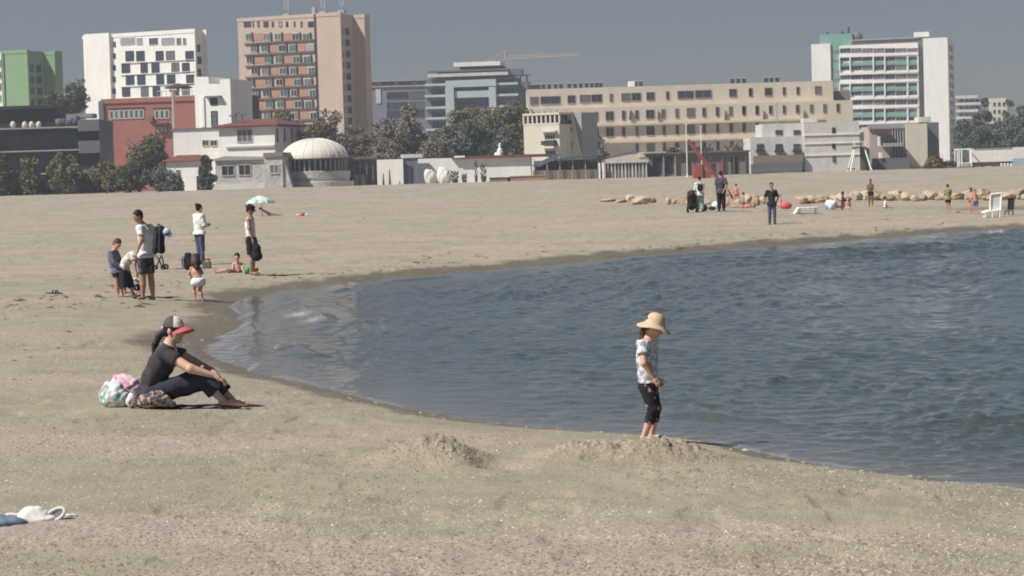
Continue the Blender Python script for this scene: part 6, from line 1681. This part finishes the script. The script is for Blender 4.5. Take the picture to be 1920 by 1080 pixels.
MB().tube(ring, 3.4 * s, 8).build("brim", cl("white_hat_cloth", (.70, .68, .66)), t, True)
b = MB(); c = sum(ring[:-1], Vector()) / 24; b.add([c + Vector((0, 2 * s, 0))] + [Vector(q) for q in ring[:-1]], [(0, k + 1, (k + 1) % 24 + 1) for k in range(24)]).build("lining", cl("grey_violet_lining", (.17, .15, .19)), t)
t = near = None
rr = here(14, 985); s = rr[1] / FPX; S = Sdf().ell((-.06, 0, 5 * s), (44 * s, 34 * s, 13 * s), None, .02).ell((18 * s, 0, 1 * s), (20 * s, 20 * s, 7 * s), None, .03).folds(.006, (40, 40, 40)); S.cut((0, 0, -.02), (0, 0, -1))
o = skin("cloth", [(S, .007)], cl("steel_blue_cloth", (.16, .22, .30)), None); o.location = rr; tag(o, "crumpled steel blue cloth cut by the left edge in front of the white hat", "cloth")
rr = here(34, 971); s = rr[1] / FPX; S = Sdf().cap((-20 * s, 0, 5 * s), (22 * s, .03, 4 * s), 5 * s, 5 * s, .01).folds(.003, (60, 60, 60)); o = skin("strap", [(S, .006)], C_WHITE, None); o.location = rr; tag(o, "white rolled strap between the blue cloth and the white hat", "strap")
S = Sdf().ell((0, 0, 3 * s), (9 * s, 8 * s, 4 * s), None, .01).ell((8 * s, 0, 2 * s), (7 * s, 5 * s, 3 * s), None, .01).folds(.004, (70, 70, 70)); o = skin("plastic_wrapper", [(S, .005)], mat("clear_wrapper", (.60, .60, .60), .25, .1, 6), None); o.location = here(131, 971); tag(o, "crumpled clear wrapper right of the white hat", "wrapper")

# ---- group on the right, further off
GR = "people on the right beach"
def stander(label, px, py, H, phi, hh=None, **k):
    pose = {q: k.pop(q) for q in ("arms", "stride", "lean") if q in k}; mod = k.pop("mod", None); r = here(px, py); J = std_pose(H, phi, hh=hh, **pose)
    if mod: mod(J, jf(r))
    return r, person(label, r, J, group=GR, h=k.pop("h", .018), eyes=False, **k)
S_BLACK = C_BLACK
r, res = stander("woman in white top and pale teal trousers with black backpack, pushing a buggy", 1313, 398, 1.62, 100, arms="push", stride=.06, top=dict(m=C_WHITE, sleeve=1.2, hem=.05, off=.018), legs=dict(m=C_TEALP, len=1.9, off=.014, flare=.006), hair=dict(c="black"), skin_="light", shoes=S_BLACK)
t = empty("backpack", r + v3(0, -.16, .98), 0, "small black backpack worn by the woman in the white top", "backpack"); S = Sdf().ell((0, 0, .12), (.13, .09, .17), None, .03).ell((0, -.06, .05), (.09, .05, .09), None, .03); skin("pouch", [(S, .015)], C_BLACK, t)
m = MB()
for x in (-.08, .08): m.tube([(x, .0, .26), (x, .08, .34), (x * 1.2, .22, .30)], .018)
m.build("strap", C_BLACK, t, True)
rr = here(1298, 399); s = rr[1] / FPX; t = empty("buggy", rr, 0, "black buggy with a dark hood pushed by the woman in the white top", "pushchair")
S = Sdf().ell((0, .05, .78), (.20, .26, .24), None, .05).cap((0, .1, .55), (0, .2, .25), .20, .16, .06).folds(.006, (20, 20, 20)); skin("hood", [(S, .018)], cl("dark_brown_hood", (.045, .035, .035)), t)
MB().tube([(-.2, -.3, .95), (-.2, 0, .55), (-.2, .35, .12)], .02).tube([(.2, -.3, .95), (.2, 0, .55), (.2, .35, .12)], .02).tube([(-.2, -.3, .95), (.2, -.3, .95)], .022).tube([(-.2, 0, .55), (-.2, -.3, .12)], .02).tube([(.2, 0, .55), (.2, -.3, .12)], .02).build("frame", FRAME_D, t, True)
MB().box(-.19, .19, -.25, .25, .2, .42).build("basket", C_BLACK, t, bevel=.04)
for x, y in ((-.2, .35), (.2, .35), (-.2, -.3), (.2, -.3)): MB().lathe([(.05, -.025), (.11, -.025), (.11, .025), (.05, .025)], (x, y, .11), 16, Matrix.Rotation(math.pi / 2, 3, 'Y')).build("wheel", C_BLACK, t, True)
stander("man in slate T-shirt and black trousers standing with his back turned by the red derrick", 1353, 396, 1.82, 85, arms=("down", "back"), top=dict(m=C_SLATE, sleeve=.8, hem=.06, off=.016), legs=dict(m=C_BLACK, len=1.95, off=.014), hair=dict(c="black"), skin_="tan", shoes=S_BLACK, bulk=1.08)
stander("man in black T-shirt and blue jeans walking with hands in his pockets", 1448, 421, 1.66, 272, arms="pocket", stride=.03, bulk=.95, top=dict(m=cl("black_cotton_tee", (.026, .028, .036)), sleeve=.75, hem=.05, off=.014), legs=dict(m=C_DENIM, len=1.95, off=.008), hair=dict(c="black"), skin_="tan", shoes=S_BLACK)
def kneel(label, px, py, H, phi, skin_, suit, hair="black", top=None, hh=None):
    r = here(px, py); J = std_pose(H, phi, arms="down", hh=hh); f = J["f"]; dz = v3(0, 0, .38 * H)
    for k in list(J):
        if k[:2] in ("sh", "el", "wr", "hi") or k in ("head", "neck"): J[k] = J[k] - dz
    for n in "LR":
        J["kn" + n] = J["hip" + n] + f * .22 * H - v3(0, 0, .03 * H); J["an" + n] = J["kn" + n] * 1.0 + f * .02 * H; J["an" + n][2] = .05 * H; J["an" + n] += f * .10 * H; J["toe" + n] = J["an" + n] + f * .08 * H
    return person(label, r, J, top=top, legs=dict(m=suit, len=.3, off=.012, name="swimwear"), hair=dict(c=hair), skin_=skin_, h=.018, eyes=False, group=GR)
stander("bare backed bather standing among the towels right of the man in slate", 1381, 384, 1.30, 80, arms="down", legs=dict(m=C_RED, len=.35, off=.012, name="swimwear"), hair=dict(c="black"), skin_="pink")
kneel("dark haired bather sitting on the sand before the pale rocks", 1394, 386, 1.35, 0, "pink", C_BLACK)
lying("bather lying on a towel beside the man in slate", 1392, 390, True, C_RED, "pink", 1.5, group=GR)
kneel("child in pink sitting behind the walking man", 1463, 388, 1.15, 180, "light", C_PINK, "light", top=dict(m=C_PINK, sleeve=.6, hem=.03))
kneel("bather crouching between the man in slate and the buggy group", 1365, 388, 1.25, 200, "pink", C_NAVY)
bundle("beach_bag", "bag", "coral red bag right of the walking man", 1474, 392, 24, 14, C_RED, 5)
bundle("beach_bag", "bag", "white bag on the sand left of the man in slate", 1342, 392, 14, 16, C_WHITE, 6); bundle("beach_bag", "bag", "navy bag under the white bag by the man in slate", 1335, 394, 16, 8, C_NAVY, 7)
bundle("towel", "towel", "dark heap of towels right of the buggy woman's feet", 1321, 396, 12, 14, C_BLACK, 8)
# low folding bed and the reclining lounger
rr = here(1510, 402); s = rr[1] / FPX; t = empty("camp_bed", rr, 0, "low white camp bed standing empty in the middle of the right beach", "camp bed")
MB().box(-13 * s, 22 * s, -.3, .3, .24, .29).build("bed", CANVAS, t, bevel=.01)
MB().prism([(-22 * s, .02), (-20 * s, .0), (-12 * s, .26), (-14 * s, .29)], -.3, .3).build("foot_board", WHITE, t)
for x in (-11, 20):
    for y in (-.26, .26): MB().bar((x * s, y, 0), (x * s, y, .24), .02).build("leg", METAL, t)
rr = here(1862, 408); s = rr[1] / FPX; t = empty("sun_lounger", rr, 0, "white plastic sun lounger with raised back at the right edge", "sun lounger"); P = lambda px, py: ((px - 1862) * s, (408 - py) * s)
MB().prism([P(1843, 400), P(1843, 397), P(1852, 394), P(1875, 393), P(1875, 396), P(1855, 398)], -.33, .33).build("seat", WHITE, t, bevel=.01)
MB().prism([P(1856, 394), P(1858, 366), P(1877, 363), P(1880, 366), P(1877, 394)], -.02, .05).build("backrest", mat("white_sling", (.60, .62, .60), .8, .08, 5), t, bevel=.01)
for a, b_ in (((1856, 396), (1858, 365)), ((1876, 396), (1879, 363)), ((1858, 365), (1879, 363))):
    A_, B_ = P(*a), P(*b_); MB().bar((A_[0], -.04, A_[1]), (B_[0], -.04, B_[1]), .035, .035, 8).build("back_frame", WHITE, t)
for px, py, y in ((1845, 398, -.3), (1847, 398, .3), (1872, 395, -.3), (1876, 395, .3), (1858, 396, -.3), (1862, 396, .3)):
    x, z_ = P(px, py); MB().bar((x, y, 0), (x, y, z_), .03, .025, 8).build("leg", WHITE, t)
t = copy_tree(t); t.location = here(1893, 407, rr[1] + 2.5); t.scale = (.55, .6, .75); t["label"] = "smaller dark grey chair just behind the white sun lounger"; t["category"] = "chair"; t.name = "beach_chair"
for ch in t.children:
    ch.data = ch.data.copy(); ch.data.materials.clear(); ch.data.materials.append(FRAME_D if ch.name.startswith("back") else GREY_R)  # the chair's own dark frame and grey parts replace the lounger's white
# thin folded parasol leaning behind the man in slate
rr = here(1376, 376); s = rr[1] / FPX; t = empty("folded_parasol", rr, 0, "thin folded dull red parasol leaning between the man in slate and the bare backed bather", "parasol")
MB().bar((0, 0, 0), (-15 * s, .2, 30 * s), .025).build("pole", METAL, t); MB().bar((-2 * s, .03, 4 * s), (-15 * s, .2, 30 * s), .09, .03, 8).build("canopy", RED_P, t, True)
for kx, (px, w_, h_, lab) in enumerate(((808, 26, 30, "left of two white sheeted heaps by the long white building"), (832, 28, 33, "right of two white sheeted heaps by the long white building"))):
    o = bundle("covered_heap", "heap", lab, px, 347, w_, h_, CANVAS, 20 + kx, 343, "white sheeted heaps by the long white building"); o.location = at(px, 346, 343)
# far beach people
bundle("beach_tent", "tent", "small white pop-up beach shelter with a blue side", 1558, 393, 26, 18, pattern_mat("white_blue_nylon", (.74, .74, .78), [(.30, .38, .60)], 2.2, (.56, .6)), 9)
kneel("dark clothed bather crouching right of the white pop-up shelter", 1581, 393, 1.45, 180, "dark", C_NAVY, top=dict(m=cl("dark_brown_cotton", (.06, .035, .03)), sleeve=.8, hem=.03))
kneel("child in pink and violet sitting beside the crouching bather", 1590, 394, 1.05, 270, "light", C_BLUE, "light", top=dict(m=C_PINK, sleeve=.6, hem=.03), hh=.20)
stander("tanned bather in dark brown swimwear standing before the rocks", 1633, 387, 1.50, 250, arms="front", legs=dict(m=cl("dark_brown_swimwear", (.05, .02, .02)), len=.5, off=.012, name="swimwear"), hair=dict(c="brown"), skin_="dark")
kneel("child in white shirt crouching alone on the sand before the rocks", 1660, 392, 1.0, 0, "light", C_BLUE, "black", top=dict(m=C_WHITE, sleeve=.8, hem=.04), hh=.2)
stander("person in olive green T-shirt standing at the tide pool", 1778, 399, 1.25, 100, arms="front", top=dict(m=C_GREEN, sleeve=.8, hem=.06, off=.02), legs=dict(m=C_NAVY, len=.7), hair=dict(c="black"), skin_="pink")
stander("child in blue shorts wading in the tide pool", 1829, 401, 1.02, 270, hh=.19, arms="down", legs=dict(m=C_BLUE, len=.8, off=.016), hair=dict(c="brown"), skin_="pink")
stander("slim reddened child standing left of the child in blue shorts", 1821, 400, 1.10, 200, hh=.19, arms="front", legs=dict(m=C_RED, len=.4), hair=dict(c="brown"), skin_="pink")

# ================================================================== boulders
ROCK = []
for k, c in enumerate(((.50, .40, .295), (.42, .325, .235), (.55, .45, .345))):
    ROCK.append(mat("pale_ochre_rock_%d" % k, c, .95, .22, 2.2, .6, 5, detail=8))
def rock_mesh(seed):
    q = np.random.default_rng(seed); bm = bmesh.new(); bmesh.ops.create_icosphere(bm, subdivisions=3, radius=1.0)
    pl = [(nrm(q.normal(size=3)), q.uniform(.55, .85)) for _ in range(11)]
    for v in bm.verts:
        p = np.array(v.co)
        for n_, d_ in pl:
            e = p @ n_ - d_
            if e > 0: p = p - n_ * e * .92
        p = p * (1 + .05 * math.sin(p[0] * 9 + seed) * math.sin(p[1] * 8) + .04 * math.sin(p[2] * 13 + p[0] * 5))
        v.co = p
    me = bpy.data.meshes.new("boulder"); bm.to_mesh(me); bm.free(); me.materials.append(ROCK[seed % 3]); return me
RM_ = [rock_mesh(k) for k in range(9)]
def boulder(px, py, w, hh, label, group, k, D=None):
    rr = here(px, py, D); s = rr[1] / FPX; o = bpy.data.objects.new("boulder", RM_[k % 9]); COL.objects.link(o); q = random.Random(k * 7 + int(px))
    o.scale = (w * s * .62, w * s * .62 * q.uniform(.7, 1), hh * s * .80); o.rotation_euler = (q.uniform(-.2, .2), q.uniform(-.2, .2), q.uniform(0, 6.2)); o.location = rr + v3(0, 0, hh * s * .40); tag(o, label, "rock", group)
qr = random.Random(5)
GK = "pale boulders of the groyne on the right"; k = 0; px = 1486
while px < 1990:
    w = qr.uniform(15, 33); hh = w * qr.uniform(.45, .66); base = 376 - (px - 1500) * .008 + qr.uniform(-1, 3)
    if px < 1540: base += 4
    boulder(px + w / 2, base, w, hh, "pale ochre boulder in the row of rocks along the right beach", GK, k); k += 1
    if True: boulder(px + qr.uniform(0, w), base - hh * .5, w * qr.uniform(.6, 1), hh * .8, "pale ochre boulder in the row of rocks along the right beach", GK, k, here(px, base)[1] + 1.6); k += 1
    if px > 1640: boulder(px + qr.uniform(0, w), base - hh * .95, w * .8, hh * .7, "pale ochre boulder in the row of rocks along the right beach", GK, k, here(px, base)[1] + 4.4); k += 1
    if px > 1560 and qr.random() < .95: boulder(px + qr.uniform(0, w), base - hh * .75, w * .9, hh * .8, "pale ochre boulder in the row of rocks along the right beach", GK, k, here(px, base)[1] + 3.2); k += 1
    px += w * .72
GK2 = "half buried pale rocks in the middle of the beach"
for a, y_, w, hh in ((1140, 378, 30, 5), (1165, 380, 26, 6), (1183, 377, 22, 10), (1202, 383, 34, 16), (1222, 380, 18, 10), (1252, 384, 14, 12), (1264, 382, 10, 9), (1280, 384, 20, 17), (1290, 385, 12, 10), (1404, 384, 20, 18), (1418, 385, 18, 14), (1430, 383, 16, 12), (1384, 385, 14, 12), (1412, 378, 22, 12), (1326, 384, 14, 9)):
    boulder(a, y_, w, hh, "half buried pale rock left of the main row, in the middle of the beach", GK2, k); k += 1

# ================================================================== litter, shells and crumbs on the sand
def scatter(name, n, m, seed, size, ymax, kinds):
    q = np.random.default_rng(seed); Y = 12.5 + (ymax - 12.5) * q.random(n * 3) ** 1.7; X = (q.random(n * 3) - .5) * .47 * Y
    z, d = terrain(X, Y, True); den = fbm(X * .6, Y * .45, seed + 5, 3); ok = (d > .25) & (q.random(n * 3) < sstep(.35, .62, den) * .9 + .1); X, Y, z = X[ok][:n], Y[ok][:n], z[ok][:n]; n = len(X)
    s = size * q.uniform(.5, 1.5, n) * (1 + (q.random(n) < .03) * .8); a = q.random(n) * 6.28; b = MB.__new__(MB)
    base = np.array([(1, 0, -.2), (.3, .6, -.2), (-.6, .5, -.2), (-.9, -.2, -.2), (-.1, -.7, -.2), (.1, 0, .45)]); fc = np.array([(0, 1, 5), (1, 2, 5), (2, 3, 5), (3, 4, 5), (4, 0, 5)])
    c, sn = np.cos(a)[:, None], np.sin(a)[:, None]; v = base[None] * s[:, None, None] * (1 + .35 * q.normal(size=(n, 6, 1)).clip(-1, 1)) 
    x = v[..., 0] * c - v[..., 1] * sn; y = v[..., 0] * sn + v[..., 1] * c; V = np.stack([x + X[:, None], y + Y[:, None], v[..., 2] + z[:, None]], -1).reshape(-1, 3)
    F = (fc[None] + 6 * np.arange(n)[:, None, None]).reshape(-1, 3).astype(np.int32); o = mesh_obj(name, V, F, m, None, False); o["kind"] = "stuff"; return o
scatter("shell_fragments", 9000, mat("bleached_shell", (.66, .60, .54), .7, .12, 9), 3, .0075, 42, 0)
scatter("sand_crumbs", 11000, mat("damp_sand_crumb", (.21, .17, .125), .95, .2, 9), 8, .014, 60, 0)
scatter("pink_shell_fragments", 6000, mat("pink_shell", (.47, .36, .31), .8, .15, 9), 12, .008, 36, 0)

# clods on the dug-up heaps
q = np.random.default_rng(44); n = 2000; side = q.random(n) < .42
X = np.where(side, M1 + q.normal(0, .30, n), .92 + q.uniform(-.72, .72, n)); Y = 18.86 + q.normal(0, .22, n) + np.where(side, -.08, .04)
z, d = terrain(X, Y, True); s = .0075 * np.exp(q.normal(0, .45, n)); a = q.random(n) * 6.28
base = np.array([(1, 0, -.3), (.3, .8, -.3), (-.8, .5, -.3), (-.8, -.5, -.3), (.3, -.8, -.3), (.1, .1, .8)]); fc = np.array([(0, 1, 5), (1, 2, 5), (2, 3, 5), (3, 4, 5), (4, 0, 5)])
v = base[None] * s[:, None, None] * (1 + .3 * q.normal(size=(n, 6, 1)).clip(-1, 1)); c, sn = np.cos(a)[:, None], np.sin(a)[:, None]
V = np.stack([v[..., 0] * c - v[..., 1] * sn + X[:, None], v[..., 0] * sn + v[..., 1] * c + Y[:, None], v[..., 2] + z[:, None]], -1).reshape(-1, 3)
F = (fc[None] + 6 * np.arange(n)[:, None, None]).reshape(-1, 3).astype(np.int32)
o = mesh_obj("sand_clods", V, F, mat("dug_sand", (.33, .28, .215), .95, .3, 12), None, False); o["kind"] = "stuff"

# weed and litter further off, and shells left along the water's edge
q = np.random.default_rng(61)
def bits(name, X, Y, size, m, flat=.35):
    n = len(X); z, d = terrain(X, Y, True); s = size * np.exp(q.normal(0, .5, n)); a = q.random(n) * 6.28
    v = base[None] * s[:, None, None] * np.array([1.5, 1, flat]) * (1 + .35 * q.normal(size=(n, 6, 1)).clip(-1, 1)); c, sn = np.cos(a)[:, None], np.sin(a)[:, None]
    V = np.stack([v[..., 0] * c - v[..., 1] * sn + X[:, None], v[..., 0] * sn + v[..., 1] * c + Y[:, None], v[..., 2] + z[:, None] + .004], -1).reshape(-1, 3)
    F = (fc[None] + 6 * np.arange(n)[:, None, None]).reshape(-1, 3).astype(np.int32); o = mesh_obj(name, V, F, m, None, False); o["kind"] = "stuff"
Y = 28 + 130 * q.random(900) ** 1.4; X = (q.random(900) - .5) * .46 * Y; d = shore_dist(X, Y); ok = (d > .6) & (fbm(X * .3, Y * .12, 66, 3) > .47)
bits("seaweed_scraps", X[ok], Y[ok], .035, mat("dry_seaweed", (.10, .08, .058), .95, .3, 8))
P = np.array(SHORE); i = q.integers(4, len(P) - 4, 900); t_ = q.random(900)[:, None]; A = P[i] * (1 - t_) + P[i + 1] * t_; T = P[i + 1] - P[i]; T = T / np.linalg.norm(T, axis=1)[:, None]; Nn = np.stack([-T[:, 1], T[:, 0]], 1)
off = q.uniform(.02, .30, 900)[:, None] * np.clip(A[:, 1:2] / 25, 1, 4); B1 = A + Nn * off; dd = shore_dist(B1[:, 0], B1[:, 1]); B1[dd < 0] = (A - Nn * off)[dd < 0]
bits("tideline_shells", B1[::2, 0], B1[::2, 1], .0055, mat("sandy_shell", (.52, .47, .40), .8, .2, 9), .5)
off = q.uniform(1.2, 3.2, 900)[:, None]; B1 = A + Nn * off * (1 + .4 * np.sin(A[:, :1] * .8)); dd = shore_dist(B1[:, 0], B1[:, 1]); B1[dd < 0] = (A - Nn * off)[dd < 0]; ok = (B1[:, 1] > 45) & (q.random(900) < .6)
bits("tideline_weed", B1[ok, 0], B1[ok, 1], .05, MATS["dry_seaweed"])
# ================================================================== sea air
hz_m = bpy.data.materials.new("haze"); hz_m.use_nodes = True
_n = hz_m.node_tree; _n.nodes.remove(_n.nodes["Principled BSDF"])
_v = _n.nodes.new("ShaderNodeVolumePrincipled"); _v.inputs["Color"].default_value = (0.80, 0.88, 1.0, 1); _v.inputs["Density"].default_value = 0.00042; _v.inputs["Anisotropy"].default_value = 0.2
_n.links.new(_v.outputs[0], _n.nodes["Material Output"].inputs["Volume"])
hz_o = MB().box(-700, 700, -30, 1300, -3.5, 140).build("haze", hz_m); hz_o["kind"] = "stuff"
